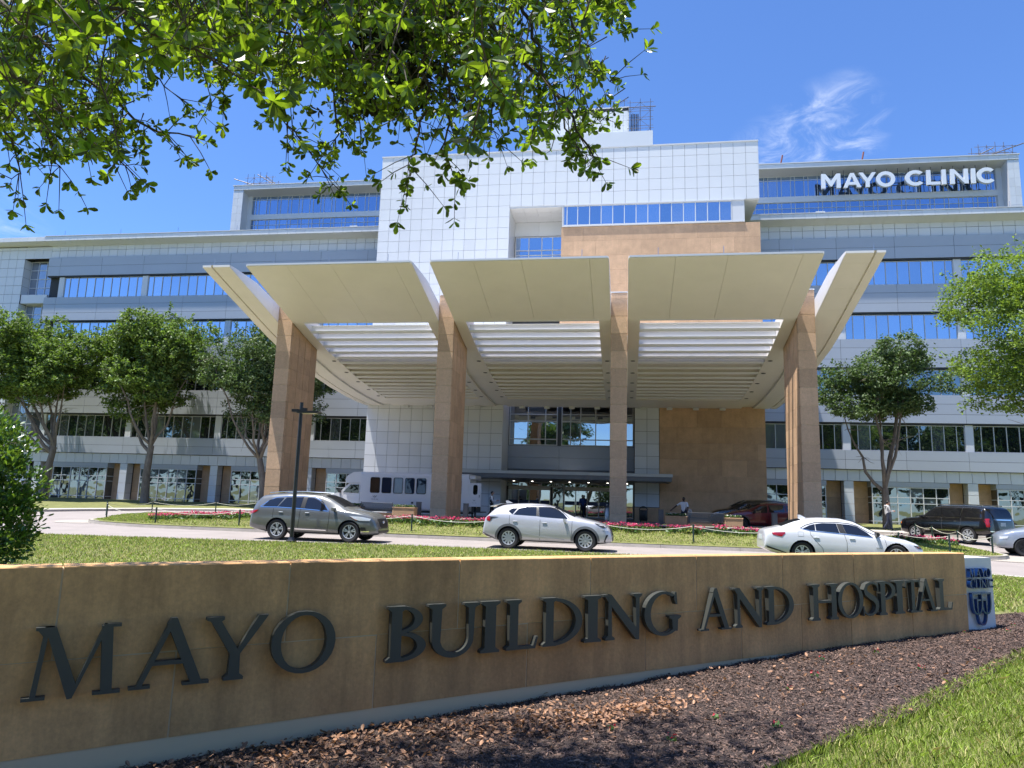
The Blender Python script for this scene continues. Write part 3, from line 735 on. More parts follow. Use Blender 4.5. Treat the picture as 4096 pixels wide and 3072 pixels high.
# roof-top storeys and tower ------------------------------------------------
def scl(Y, x, z, ref=64.0): k = Y / ref; return x * k, 1.75 + (z - 1.75) * k
YP = 84.0
def penthouse(name, label, xa, xb, frame_left):
    """two glazed storeys in a white frame; xa..xb is the glass, the frame closes one end"""
    t = thing(name, label, 'rooftop storey')
    k = YP / 64.0; zz = lambda z: 1.75 + (z - 1.75) * k
    G = YP + 1.3
    zb, z2t, z1b, z1t, zr = 25.5, zz(29.18), zz(29.72), zz(31.42) + 0.35, zz(32.4)
    xo = xa - 1.95 if frame_left else xb + 1.75
    lo, hi = (xo, xb) if frame_left else (xa, xo)
    b = MB(); b.box(lo, hi, G + 0.2, G + 14, 25, zr - 0.1); b.build('core', 'joint', t)
    b = MB(); b.box(lo, hi, YP - 0.25, G + 14, zr - 0.62, zr - 0.05); b.box(lo - 0.1, hi + 0.1, YP - 0.35, G + 14, zr - 0.05, zr + 0.06)
    b.prism([(YP - 0.2, zr - 0.64), (YP - 0.2, zr - 0.625), (G + 0.2, z1t + 0.05), (G + 0.2, z1t - 0.02)], lambda y, z: (lo, y, z), lambda y, z: (hi, y, z))
    b.box(lo, hi, G + 1.2, G + 14, zr + 0.06, zr + 0.62)
    b.build('roof_slab', 'trim_white', t)
    fp = Panels(t, 'panel_white', 'fascia_panel'); fp.grid(steps(lo, hi, 1.05), [zr - 0.60, zr - 0.07], YP - 0.29, 0.03, 0.008); fp.build()
    e0, e1 = (lo, xa - 0.55) if frame_left else (xb + 0.55, hi)
    b = MB(); b.box(e0, e1, YP - 0.2, G + 14, 25, zr - 0.62); b.build('end_pier', 'trim_white', t)
    ep = Panels(t, 'panel_white', 'pier_panel'); ep.grid([e0, (e0 + e1) / 2, e1], [25.5 + 1.05 * i for i in range(int((zr - 26) / 1.05) + 1)], YP - 0.24, 0.03, 0.008); ep.build()
    j0, j1 = (xa - 0.55, xa) if frame_left else (xb, xb + 0.55)
    b = MB(); b.box(j0, j1, G - 0.1, G + 0.5, 25, zr - 0.6); b.build('jamb', 'trim_white', t)
    b = MB(); b.box(xa, xb, G - 0.12, G + 0.15, z2t, z1b); b.build('mid_band', 'trim_white', t)
    mod = 1.164 * k; xs = [xb]; x = xb - 0.6 if not frame_left else xb
    xs = []; x = xa + (0.55 if frame_left else 0.02); i = 0
    xs.append(xa)
    while x < xb - 0.3:
        if x > xa + 0.2: xs.append(x)
        x += mod * (0.31 if i % 2 == 0 else 0.69); i += 1
    xs.append(xb)
    glazing(t, xs, [z1b, z1b + (z1t - z1b) * 0.80, z1t], G, 'glass_pent', fr=0.06, frm='frame', depth=0.08, name='window_row')
    glazing(t, xs, [zb, z2t - 0.75, z2t], G, 'glass_pent', fr=0.06, frm='frame', depth=0.08, name='window_row')
    return t, zr
k = YP / 64
pl_, zr = penthouse('rooftop_storey', 'glazed white-framed rooftop storeys above the wing behind the oak leaves', -37.75 * k, -20.0 * k, True)
pr_, zr = penthouse('rooftop_storey', 'glazed white-framed rooftop storeys carrying the big white letters', 10.0 * k, 31.75 * k, False)
# low roof parapets beside the block
for nm, lb, x0, x1, xs in (('roof_upstand', 'low white roof upstand left of the white central block', -26.6, -20.4, -1), ('roof_upstand', 'low white roof upstand right of the white central block', 10.1, 17.2, 1)):
    t = thing(nm, lb, 'roof wall', (0, 0, 0))
    b = MB(); b.box(x0, x1, 64.0, 64.3, 26.2, 27.25); b.build('wall', 'trim_white', t)
    e = x0 if xs < 0 else x1 - 0.75
    b = MB(); b.box(e, e + 0.75, 63.7, 63.995, 26.2, 27.75); b.build('end_block', 'panel_white', t)
    b = MB(); b.box(x0 - 0.05, x1 + 0.05, 63.62, 64.35, 27.76 if False else 27.255, 27.32); b.build('coping', 'trim_white', t) if False else None

# tower behind the block
YT = 92.0; kt = YT / 60.0
tw = thing('roof_tower', 'white panelled lift tower rising behind the central block', 'tower')
tx0, tx1 = -7.75 * kt, 0.13 * kt; tz = 1.75 + (36.5 - 1.75) * kt; tb = 1.75 + (33.4 - 1.75) * kt
b = MB(); b.box(tx0 + 0.02, tx1 - 0.02, YT + 0.045, YT + 9, 29, tz - 0.03); b.build('core', 'joint', tw)
tp = Panels(tw, 'panel_white', 'wall_panel', 290); tp.grid(steps(tx0, tx1, 0.715), [tb - 1.4 + 0.70 * i for i in range(int((tz - tb + 1.4) / 0.70) + 1)], YT, 0.045, 0.008); tp.build()
b = MB(); b.box(tx0 - 0.05, tx1 + 0.05, YT - 0.05, YT + 9, tz - 0.08, tz + 0.05); b.build('roof_edge', 'trim_white', tw)
b = MB(); b.box(tx0 - 1, 2.17 * kt, YT - 2.0, YT - 0.1, 30, tb + 0.1); b.box(tx1 + 0.05, 2.17 * kt, YT - 0.1, YT + 6, 30, tb + 0.1); b.build('base_parapet', 'panel_white', tw)
zt1 = tb
def rebase(t, loc):
    loc = Vector(loc)
    for ch in t.children: ch.location = ch.location - loc
    t.location = loc
rebase(wl_, (-38, 61.5, 0.7)); rebase(wr_, (27, 61.5, 0.7)); rebase(cb, (-5, 54.6, 0.5)); rebase(pl_, (-40, 84, 26)); rebase(pr_, (28, 84, 26)); rebase(tw, (-6, 92, 30))
# ------------------------------------------------------------------ entrance canopy
CY = 36.5; CXS = [-18.60, -9.46, -0.36, 8.77]; CW = 0.415
can = thing('entrance_canopy', 'huge beige upswept entrance canopy on four sandstone columns', 'canopy', (-5, 38.5, 0.5))
CB = Vector((-5, 38.5, 0.5))
def inc(o): o.location = o.location - CB; return o
UNDER = [(31.22, 12.58), (32.85, 12.12), (34.96, 11.55), (36.5, 11.13), (38.1, 10.71), (40.0, 10.27), (42.4, 9.92), (44.64, 9.56), (47.5, 9.26), (50.7, 9.05), (53.0, 8.98), (54.6, 8.97)]
OVER = [(31.22, 12.68), (31.8, 12.68), (33.9, 12.60), (35.9, 12.20), (36.5, 12.06), (38.1, 11.66), (40.0, 11.2), (42.4, 10.85), (44.64, 10.5), (47.5, 10.2), (50.7, 10.0), (54.6, 9.95)]
uy, uz = zip(*UNDER); oy, oz = zip(*OVER)
def zu_(y): return float(np.interp(y, uy, uz))
def zo_(y): return float(np.interp(y, oy, oz))
def slab(b, x0, x1, y0, y1, d0=0.0, top=None, n=14):
    """piece of the canopy between two X and two Y, following the swept profile"""
    ys = [y0] + [y for y in sorted(set(uy + oy)) if y0 + 0.05 < y < y1 - 0.05] + [y1]
    lo = [(y, zu_(y) + d0) for y in ys]; hi = [(y, (zo_(y) if top is None else zu_(y) + top)) for y in ys]
    n = len(ys); vs = []; fs = []
    for (y, z), (_, w) in zip(lo, hi): vs += [(x0, y, z), (x1, y, z), (x1, y, w), (x0, y, w)]
    for i in range(n - 1):
        a = i * 4; c = a + 4
        fs += [(a, c, c + 1, a + 1), (a + 2, a + 3, c + 3, c + 2) if False else (a + 3, a + 2, c + 2, c + 3), (a, a + 3, c + 3, c), (a + 1, c + 1, c + 2, a + 2)]
    fs += [(0, 1, 2, 3), ((n - 1) * 4 + 3, (n - 1) * 4 + 2, (n - 1) * 4 + 1, (n - 1) * 4)]
    b.add(vs, fs)
bays = [(-18.16, -9.90), (-9.02, -0.79), (0.09, 8.33)]
ST = 0.60
for (xa, xb) in bays:
    bay = bpy.data.objects.new('bay', None); COL.objects.link(bay); bay.parent = can; bay.location = (0, 0, 0)
    def inb(o): o.location = o.location - CB; return o
    # front panel split at its seams: soffit sheets with thin joints
    seams = [xa, xa + 2.05, xa + (xb - xa) * 0.52, xb - 0.85, xb]
    for i in range(len(seams) - 1):
        b = MB(); slab(b, seams[i] + (0.006 if i else 0), seams[i + 1] - (0.006 if i < len(seams) - 2 else 0), 31.22, CY - 0.005); inb(b.build('front_panel', 'canopy_paint', bay))
    for x0, x1 in ((xa, xa + ST), (xb - ST, xb)):
        b = MB(); slab(b, x0, x1, CY, 54.585); inb(b.build('side_beam', 'canopy_paint', bay))
    # louvers: open at the front, roofed over further back
    ly = [37.62 + 0.895 * k for k in range(15)]
    for k, y in enumerate(ly):
        b = MB(); z = zu_(y) - 0.02
        b.box(xa + ST + 0.002, xb - ST - 0.002, y, y + 0.06, z, z + 0.37); b.box(xa + ST + 0.002, xb - ST - 0.002, y - 0.05, y + 0.11, z + 0.37, z + 0.395)
        b.prism([(y - 0.10, z + 0.075), (y - 0.03, z - 0.03), (y + 0.12, z - 0.03), (y + 0.12, z - 0.001), (y - 0.002, z - 0.001), (y - 0.002, z + 0.09)], lambda yy, zz: (xa + ST + 0.002, yy, zz), lambda yy, zz: (xb - ST - 0.002, yy, zz), 1)
        inb(b.build('louver', ['louver_white', 'louver_white'] if k < 4 else ['deck_grey', 'louver_white'], bay))  # sunlit front four painted white; rear faces darker, their lips pale for ground bounce
    b = MB(); slab(b, xa + ST + 0.003, xb - ST - 0.003, 41.35, 54.585, d0=0.75); inb(b.build('roof_deck', 'deck_grey', bay))
    b = MB(); slab(b, xa + ST + 0.003, xb - ST - 0.003, 51.0, 54.585, d0=-0.005, top=0.40); inb(b.build('rear_soffit', 'canopy_paint', bay))
    b = MB(); slab(b, xa + ST - 0.002, xb - ST + 0.002, CY - 0.004, CY + 0.12, d0=-0.01, top=0.16); inb(b.build('slot_edge', 'louver_white', bay))
    for x in (xa + 0.30, xb - 0.30):
        for y in (41.8, 43.9, 46.0, 48.1, 50.2):
            q = MB(); z = zu_(y); q.lathe([(0.13, -0.012), (0.13, 0.0)], (x, y, z), 14); q.lathe([(0.09, -0.02), (0.09, -0.013)], (x, y, z), 12)
            o = q.build('downlight', 'black_plastic', bay); inb(o)
    for x in (xa + 1.3, (xa + xb) / 2, xb - 1.2):
        q = MB(); q.tube([(x, 31.4, 12.6), (x, 31.4, 13.1)], 0.014, 5); q.lathe([(0.05, 0), (0.03, 0.06)], (x, 31.4, 12.68), 8); inb(q.build('lightning_rod', 'steel', bay))
    for xx in (xa - 0.012, xb + 0.002):
        b = MB(); slab(b, xx, xx + 0.010, 31.4, 40.0, d0=0.02); inb(b.build('side_cladding', 'louver_white', bay))
    q = MB(); q.box(xa + 0.05, xb - 0.05, 31.17, 31.215, 12.60, 12.69); inb(q.build('front_edge', 'trim_white', bay))
    for x in np.arange(xa + 1.2, xb - 0.5, 1.9):
        q = MB(); q.box(x - 0.2, x + 0.2, 54.1, 54.35, 8.78, 8.96); inb(q.build('wall_washer', 'trim_white', bay))
# outer wings, each with a recessed groove
for (x0, x1, s) in ((-20.45, -19.03, -1), (9.20, 10.80, 1)):
    wg = bpy.data.objects.new('outer_wing', None); COL.objects.link(wg); wg.parent = can
    a = x0 + 0.50 if s < 0 else x1 - 0.42
    ysj = [31.22, 32.0, 33.9, 35.8, 38.2, 41, 44, 47.5, 51, 54.58]
    for i in range(len(ysj) - 1):
        b = MB(); slab(b, x0, a - 0.05, ysj[i] + 0.004, ysj[i + 1] - 0.004); inb(b.build('soffit_panel', 'canopy_paint', wg))
        b = MB(); slab(b, a + 0.05, x1, ysj[i] + 0.004, ysj[i + 1] - 0.004); inb(b.build('soffit_panel', 'canopy_paint', wg))
    for i in range(len(ysj) - 1):
        xx = x1 + 0.002 if s < 0 else x0 - 0.012
        b = MB(); slab(b, xx, xx + 0.010, max(31.4, ysj[i] + 0.006), ysj[i + 1] - 0.006, d0=0.02); inb(b.build('side_cladding', 'louver_white', wg))
    b = MB(); slab(b, a - 0.049, a + 0.049, 31.22, 54.4, d0=0.10); inb(b.build('groove', 'canopy_paint', wg))
    q = MB(); q.tube([(a, 31.4, 12.6), (a, 31.4, 13.05)], 0.014, 5); inb(q.build('lightning_rod', 'steel', wg))
# infill between neighbouring bays behind the columns
for x in CXS:
    b = MB(); slab(b, x - 0.43, x + 0.44, 40.25, 54.585, d0=0.12); inb(b.build('infill', 'canopy_paint', can))
# columns: stone courses on the front, ribbed sides
for ci, x in enumerate(CXS):
    col = bpy.data.objects.new('column', None); COL.objects.link(col); col.parent = can
    z = 0.35; k = 0
    hgt = 12.56
    while z < hgt - 0.02:
        zt = min(z + 0.914, hgt)
        me = box_mesh(2 * CW, 0.26, zt - z - 0.024, 'stone_mottled', 'stone_block'); o = obj('stone_block', me, col, (x - CW, CY, z)); inb(o)
        # side slabs between recessed ribs
        for j in range(4):
            y0 = CY + 0.30 + j * 0.80; 
            me = box_mesh(2 * CW - 0.02, 0.755, zt - z - 0.008, 'stone', 'side_slab'); o = obj('side_slab', me, col, (x - CW + 0.01, y0, z)); inb(o)
        z = zt; k += 1
    b = MB(); b.box(x - CW + 0.055, x + CW - 0.055, CY + 0.02, CY + 3.42, 0.3, hgt - 0.02); inb(b.build('column_core', 'sign_mortar', col))
    b = MB(); b.box(x - CW - 0.02, x + CW + 0.02, CY - 0.02, CY + 3.50, hgt, hgt + 0.05); inb(b.build('column_cap', 'trim_white', col))

# ------------------------------------------------------------------ letters
def arc(cx, cy, rx, ry, a0, a1, n=16):
    return [(cx + rx * math.cos(RAD(a0 + (a1 - a0) * i / n)), cy + ry * math.sin(RAD(a0 + (a1 - a0) * i / n))) for i in range(n + 1)]
def ring(cx, cy, rx, ry, ix, iy, a0=0, a1=360, n=28):         # strips between an outer and an inner ellipse
    o = arc(cx, cy, rx, ry, a0, a1, n); i = arc(cx, cy, ix, iy, a0, a1, n); return ('strip', o, i)
def serif_stem(x, s, y0=0.0, y1=1.0, ov=0.075, st=0.045, bot=True, top=True):
    p = []
    if bot: p += [(x - ov, y0), (x + s + ov, y0), (x + s + ov, y0 + st), (x + s + 0.012, y0 + st + 0.05)]
    else: p += [(x, y0), (x + s, y0)]
    if top: p += [(x + s + 0.012, y1 - st - 0.05), (x + s + ov, y1 - st), (x + s + ov, y1), (x - ov, y1), (x - ov, y1 - st), (x - 0.012, y1 - st - 0.05)]
    else: p += [(x + s, y1), (x, y1)]
    if bot: p += [(x - 0.012, y0 + st + 0.05), (x - ov, y0 + st)]
    return p
def foot(x0, x1, y=0.0, st=0.045): return [(x0, y), (x1, y), (x1, y + st), (x0, y + st)]
S, T_ = 0.145, 0.07
def serif_glyph(c):
    if c == 'I': return [serif_stem(0.085, S)], 0.085 * 2 + S
    if c == 'H': return [serif_stem(0.085, S), serif_stem(0.72, S), [(0.2, 0.475), (0.75, 0.475), (0.75, 0.54), (0.2, 0.54)]], 0.95
    if c == 'L': return [serif_stem(0.085, S, bot=True), [(0.1, 0), (0.60, 0), (0.66, 0.24), (0.615, 0.24), (0.56, 0.062), (0.1, 0.055)]], 0.66
    if c == 'T': return [serif_stem(0.335, S, top=False), [(0.02, 0.76), (0.065, 0.76), (0.10, 0.935), (0.715, 0.935), (0.75, 0.76), (0.795, 0.76), (0.78, 1), (0.035, 1)]], 0.815
    if c == 'O': return [ring(0.5, 0.5, 0.5, 0.515, 0.355, 0.45)], 1.0
    if c == 'D': return [serif_stem(0.085, S), ring(0.2, 0.5, 0.68, 0.5, 0.53, 0.435, -90, 90)], 0.88
    if c == 'B': return [serif_stem(0.085, S), ring(0.22, 0.755, 0.36, 0.245, 0.225, 0.19, -90, 90, 18), ring(0.22, 0.265, 0.43, 0.265, 0.285, 0.20, -90, 90, 18)], 0.65
    if c == 'P': return [serif_stem(0.085, S), ring(0.22, 0.72, 0.42, 0.28, 0.275, 0.22, -90, 90, 20)], 0.64
    if c == 'U': return [serif_stem(0.085, S, y0=0.33, bot=False), serif_stem(0.715, T_ + 0.02, y0=0.33, bot=False, ov=0.09), ('strip', arc(0.445, 0.34, 0.36, 0.36, 180, 360, 20), arc(0.472, 0.34, 0.242, 0.27, 180, 360, 20))], 0.91
    if c == 'N': return [serif_stem(0.13, T_, top=False), serif_stem(0.80, T_, y0=0.02, bot=False), [(0.0, 1), (0.20, 1), (0.87, 0.16), (0.87, -0.03), (0.80, -0.03), (0.13, 0.83), (0.05, 0.955), (0.0, 0.955)]], 0.98
    if c == 'M': return [[(0.12, 0.02), (0.19, 0.02), (0.27, 0.98), (0.21, 0.98)], foot(0.02, 0.31), [(0.10, 0.955), (0.13, 0.955), (0.21, 0.86), (0.31, 0.86), (0.33, 1), (0.10, 1)], [(0.21, 1), (0.35, 1), (0.68, 0.16), (0.62, -0.02), (0.58, -0.02)], [(0.60, 0.0), (0.64, -0.02), (1.0, 0.92), (1.0, 1), (0.965, 1)], [(0.93, 0.98), (1.08, 0.98), (1.15, 0.02), (1.0, 0.02)], foot(0.90, 1.26), foot(0.955, 1.19, 0.955)], 1.28
    if c == 'A': return [[(0.06, 0.03), (0.13, 0.03), (0.49, 0.93), (0.45, 1.03)], [(0.40, 0.93), (0.45, 1.03), (0.53, 1.03), (0.95, 0.03), (0.79, 0.03), (0.42, 0.90)], [(0.20, 0.33), (0.74, 0.33), (0.72, 0.39), (0.22, 0.39)], foot(-0.03, 0.25), foot(0.68, 1.05)], 1.02
    if c == 'Y': return [serif_stem(0.385, S, y1=0.44, top=False), [(0.0, 1), (0.26, 1), (0.26, 0.955), (0.22, 0.93), (0.50, 0.47), (0.53, 0.40), (0.385, 0.40), (0.07, 0.93), (0.0, 0.955)], [(0.47, 0.44), (0.53, 0.40), (0.90, 0.95), (0.93, 1.0), (0.78, 1.0)]], 0.92
    if c == 'C' or c == 'G':
        g = [('strip', arc(0.5, 0.5, 0.5, 0.515, 52, 318, 26), arc(0.52, 0.5, 0.36, 0.45, 60, 312, 26)), [(0.79, 0.985), (0.835, 0.985), (0.855, 0.70), (0.81, 0.70), (0.76, 0.84)]]
        if c == 'G': g += [serif_stem(0.73, 0.13, y0=0.08, y1=0.44, bot=False, ov=0.09)]
        else: g += [[(0.83, 0.20), (0.875, 0.17), (0.80, 0.06), (0.74, 0.10)]]
        return g, 0.92
    if c == 'S':
        sp = [(0.60, 0.80), (0.56, 0.90), (0.44, 0.965), (0.30, 0.965), (0.17, 0.90), (0.115, 0.78), (0.16, 0.67), (0.30, 0.58), (0.45, 0.50), (0.55, 0.40), (0.57, 0.27), (0.50, 0.13), (0.36, 0.045), (0.21, 0.045), (0.09, 0.11), (0.04, 0.22)]
        wd = [0.03, 0.04, 0.06, 0.07, 0.10, 0.13, 0.15, 0.16, 0.16, 0.15, 0.13, 0.10, 0.07, 0.06, 0.05, 0.03]
        lo, hi = [], []
        for i, p in enumerate(sp):
            a = sp[max(0, i - 1)]; c2 = sp[min(len(sp) - 1, i + 1)]; d = Vector((c2[0] - a[0], c2[1] - a[1])).normalized(); n = Vector((-d.y, d.x)) * wd[i] / 2
            lo.append((p[0] + n.x, p[1] + n.y)); hi.append((p[0] - n.x, p[1] - n.y))
        return [('strip', lo, hi), [(0.585, 0.99), (0.625, 0.99), (0.625, 0.72), (0.585, 0.72)], [(0.02, 0.30), (0.06, 0.30), (0.06, 0.02), (0.02, 0.02)]], 0.65
def sans_glyph(c):
    s = 0.235
    if c == 'M': return [[(0, 0), (s, 0), (s, 1), (0, 1)], [(0.90, 0), (0.90 + s, 0), (0.90 + s, 1), (0.90, 1)], [(0.02, 1), (0.24, 1), (0.60, 0.47), (0.60, 0.12), (0.52, 0.12)], [(1.115, 1), (0.90, 1), (0.535, 0.47), (0.535, 0.12), (0.615, 0.12)]], 1.135
    if c == 'A': return [[(0, 0), (0.25, 0), (0.60, 0.88), (0.68, 1), (0.45, 1)], [(1.14, 0), (0.885, 0), (0.50, 0.90), (0.46, 1), (0.69, 1)], [(0.22, 0.19), (0.92, 0.19), (0.85, 0.38), (0.29, 0.38)]], 1.14
    if c == 'Y': return [[(0.43, 0), (0.67, 0), (0.67, 0.42), (0.43, 0.42)], [(0, 1), (0.27, 1), (0.60, 0.50), (0.67, 0.36), (0.43, 0.36)], [(1.09, 1), (0.83, 1), (0.50, 0.50), (0.43, 0.37), (0.67, 0.37)]], 1.09
    if c == 'O': return [ring(0.56, 0.5, 0.56, 0.53, 0.315, 0.30)], 1.12
    if c == 'C': return [('strip', arc(0.55, 0.5, 0.55, 0.53, 42, 318, 30), arc(0.56, 0.5, 0.31, 0.30, 48, 312, 30))], 0.98
    if c == 'L': return [[(0, 0), (s, 0), (s, 1), (0, 1)], [(0.1, 0), (0.78, 0), (0.78, 0.2), (0.1, 0.2)]], 0.78
    if c == 'I': return [[(0, 0), (s, 0), (s, 1), (0, 1)]], s
    if c == 'N': return [[(0, 0), (s, 0), (s, 1), (0, 1)], [(0.76, 0), (0.76 + s, 0), (0.76 + s, 1), (0.76, 1)], [(0.0, 1), (0.22, 1), (0.99, 0), (0.78, 0)]], 0.995
def letter_mesh(glyph, width, height, depth, material, name='letter'):
    """letter standing in X-Z, front face towards -Y, strokes a hair's breadth apart in depth so faces never coincide"""
    strokes, w0 = glyph; b = MB(); kx = width / w0
    for i, st in enumerate(strokes):
        e = 0.0006 * i; f = lambda x, z: (x * kx, -depth + e, z * height); g = lambda x, z: (x * kx, -e, z * height)
        if st[0] == 'strip':
            o, n = st[1], st[2]
            for j in range(len(o) - 1):
                q = [o[j], o[j + 1], n[j + 1], n[j]]
                ar = sum(q[a][0] * q[(a + 1) % 4][1] - q[(a + 1) % 4][0] * q[a][1] for a in range(4))
                if ar < 0: q = q[::-1]
                v = [f(*p) for p in q] + [g(*p) for p in q]
                fs = [(0, 1, 2, 3), (7, 6, 5, 4)] + [(a, (a + 4), (a + 1) % 4 + 4, (a + 1) % 4) for a in range(4) if True]
                # drop internal walls between neighbouring strips
                keep = []
                for a in range(4):
                    p0, p1 = q[a], q[(a + 1) % 4]
                    same_o = (p0 in o and p1 in o); same_n = (p0 in n and p1 in n)
                    if same_o or same_n or (j == 0 and {p0, p1} == {o[0], n[0]}) or (j == len(o) - 2 and {p0, p1} == {o[-1], n[-1]}): keep.append(fs[2 + a])
                b.add(v, fs[:2] + keep)
        else:
            pts = list(st); ar = sum(pts[a][0] * pts[(a + 1) % len(pts)][1] - pts[(a + 1) % len(pts)][0] * pts[a][1] for a in range(len(pts)))
            if ar < 0: pts = pts[::-1]
            n = len(pts); v = [f(*p) for p in pts] + [g(*p) for p in pts]
            b.add(v, [tuple(range(n)), tuple(range(2 * n - 1, n - 1, -1))] + [(a, a + n, (a + 1) % n + n, (a + 1) % n) for a in range(n)])
    return b.mesh(name, material)

# ------------------------------------------------------------------ big roof-top letters
lets = thing('roof_sign', 'big white roof sign reading MAYO CLINIC on a rail frame', 'sign', (0, 0, 0))
# (letter, left, right) measured on the sign's own plane
k = YP / 64; X_ = lambda x: x * k
zb_, zt_ = 1.75 + (29.92 - 1.75) * k, 1.75 + (31.28 - 1.75) * k
lx = {}
seq = [('M', 17.05, 18.65), ('A', 18.88, 20.36), ('Y', 20.17, 21.62), ('O', 21.60, 23.17), ('C', 23.97, 25.45), ('L', 25.72, 26.80), ('I', 26.95, 27.28), ('N', 27.62, 29.05), ('I', 29.28, 29.63), ('C', 29.72, 31.12)]
for ch, a, c in seq:
    ga = sans_glyph(ch); o = obj('letter', letter_mesh(ga, (c - a) * k, zt_ - zb_, 0.35, 'letter_white'), lets, (X_(a), YP + 0.15, zb_ + (0.0)))
b = MB()
for z in (zb_ + 0.25, zt_ - 0.25): b.box(X_(17.0), X_(31.1), YP + 0.2, YP + 0.28, z - 0.04, z + 0.04)
for x in np.arange(17.2, 31.2, 0.9): b.box(X_(x), X_(x) + 0.05, YP + 0.29, YP + 0.34, zb_ - 0.25, zt_ + 0.6)
b.build('rail_frame', 'dark_metal', lets)
rebase(lets, (X_(24), YP, zb_))

# ------------------------------------------------------------------ sign wall
SIGN_TOP = 1.222
sw = thing('sign_wall', 'long tan stone sign wall reading MAYO BUILDING AND HOSPITAL', 'sign wall')
def curved_block(s0, s1, off0, off1, z0a, z0b, z1, material, name, parent, n=None, chamfer=0.0):
    """block following the wall line from s0 to s1; bottom runs from z0a to z0b"""
    n = n or max(2, int((s1 - s0) / 0.4)); b = MB(); vs = []; fs = []
    for i in range(n + 1):
        s = s0 + (s1 - s0) * i / n; zb = z0a + (z0b - z0a) * i / n
        f = wall_pt(s, off0)[0]; r = wall_pt(s, off1)[0]; f2 = wall_pt(s, off0 - chamfer)[0]
        vs += [(f.x, f.y, zb), (f.x, f.y, z1 - chamfer), (f2.x, f2.y, z1), (r.x, r.y, z1), (r.x, r.y, zb)]
    for i in range(n):
        a = i * 5; c = a + 5
        fs += [(a + j, c + j, c + (j + 1) % 5, a + (j + 1) % 5) for j in range(5)]
    fs += [(4, 3, 2, 1, 0), tuple(n * 5 + j for j in range(5))]
    b.add(vs, fs); return b.build(name, material, parent)
def sbot(s): return -0.005 + 0.0125 * (s + 0.2)               # lower edge of the stone
jt = [-3.0, -0.90, 0.67, 2.22, 3.74, 5.21, 6.64, 8.00, 9.28, 10.49, 11.61]; jb = [-3.0, -1.7, -0.1, 1.44, 2.98, 4.48, 5.92, 7.31, 8.30, 9.19, 10.4, 11.605]
zj = lambda s: 0.60 + 0.005 * s
for i in range(len(jt) - 1):
    curved_block(jt[i] + 0.006, jt[i + 1] - 0.006, 0.0, -0.22, zj(jt[i]) + 0.004, zj(jt[i + 1]) + 0.004, SIGN_TOP, 'sign_stone', 'stone_slab', sw, chamfer=0.008)
for i in range(len(jb) - 1):
    curved_block(jb[i] + 0.006, jb[i + 1] - 0.006, 0.0 + (0.0015 if i % 2 else 0), -0.22, sbot(jb[i]), sbot(jb[i + 1]), 0.5 * (zj(jb[i]) + zj(jb[i + 1])) - 0.004, 'sign_stone', 'stone_slab', sw)
curved_block(-3.0, 11.55, -0.006, -0.20, -0.3, -0.1, SIGN_TOP - 0.02, 'sign_mortar', 'mortar_core', sw, n=40)
curved_block(-3.0, 11.50, -0.035, -0.18, -0.55, -0.5, 0.1, 'concrete_base', 'footing', sw, n=40)
LET = [('M', 0.511, 0.59), ('A', 1.157, 0.495), ('Y', 1.615, 0.441), ('O', 2.095, 0.505), ('B', 3.033, 0.365), ('U', 3.404, 0.515), ('I', 3.926, 0.207), ('L', 4.191, 0.354), ('D', 4.589, 0.463), ('I', 5.069, 0.22), ('N', 5.304, 0.518), ('G', 5.833, 0.484), ('A', 6.625, 0.440), ('N', 7.099, 0.50), ('D', 7.621, 0.456), ('H', 8.376, 0.486), ('O', 8.855, 0.471), ('S', 9.311, 0.322), ('P', 9.625, 0.333), ('I', 9.935, 0.208), ('T', 10.151, 0.324), ('A', 10.388, 0.418), ('L', 10.837, 0.315)]
for ch, s, w in LET:
    sm = s + w / 2; p, tng, nrm = wall_pt(sm, 0.028)
    z0 = 0.371 + 0.0101 * (sm - 0.5); ht = 0.462 - 0.0049 * (sm - 0.5)
    me = letter_mesh(serif_glyph(ch), w, ht, 0.06, 'letter_bronze')
    o = obj('letter', me, sw); ang = math.atan2(tng.y, tng.x)
    o.rotation_euler = (0, 0, ang); o.location = p - tng * (w / 2) + Vector((0, 0, z0))
rebase(sw, wall_pt(5.5)[0] + Vector((0, 0, 0)))

# white pillar with the triple shield
p0, tg, nr = wall_pt(11.66, -0.10); ang = math.atan2(tg.y, tg.x)
pil = thing('sign_pillar', 'white sign pillar with blue letters and shield at the wall end', 'sign pillar', (p0.x, p0.y, 0.10), ang)
PWD = 0.74
b = MB(); b.prism([(0, 0), (PWD, 0), (PWD, 0.6), (0, 0.6)], lambda x, y: (x, y, -0.1), lambda x, y: (x + (0.0 if x < 0.1 else -0.02), y, 1.045)); b.build('pillar_body', 'pillar_white', pil)
def line(txt, x0, wtot, z, h):
    gl = [serif_glyph(c) for c in txt]; tot = sum(g[1] for g in gl) + 0.03 * (len(gl) - 1); kx = wtot / tot; x = x0
    for g in gl:
        obj('letter', letter_mesh(g, g[1] * kx, h, 0.055, 'letter_blue'), pil, (x, -0.012, z)); x += (g[1] + 0.03) * kx
line('MAYO', 0.09, 0.50, 0.775, 0.125); line('CLINIC', 0.09, 0.56, 0.625, 0.125)
def ribbon(pts, w):
    lo, hi = [], []
    for i, p in enumerate(pts):
        a = pts[max(0, i - 1)]; c2 = pts[min(len(pts) - 1, i + 1)]; d = Vector((c2[0] - a[0], c2[1] - a[1])).normalized(); n = Vector((-d.y, d.x)) * w / 2
        lo.append((p[0] + n.x, p[1] + n.y)); hi.append((p[0] - n.x, p[1] - n.y))
    return ('strip', lo, hi)
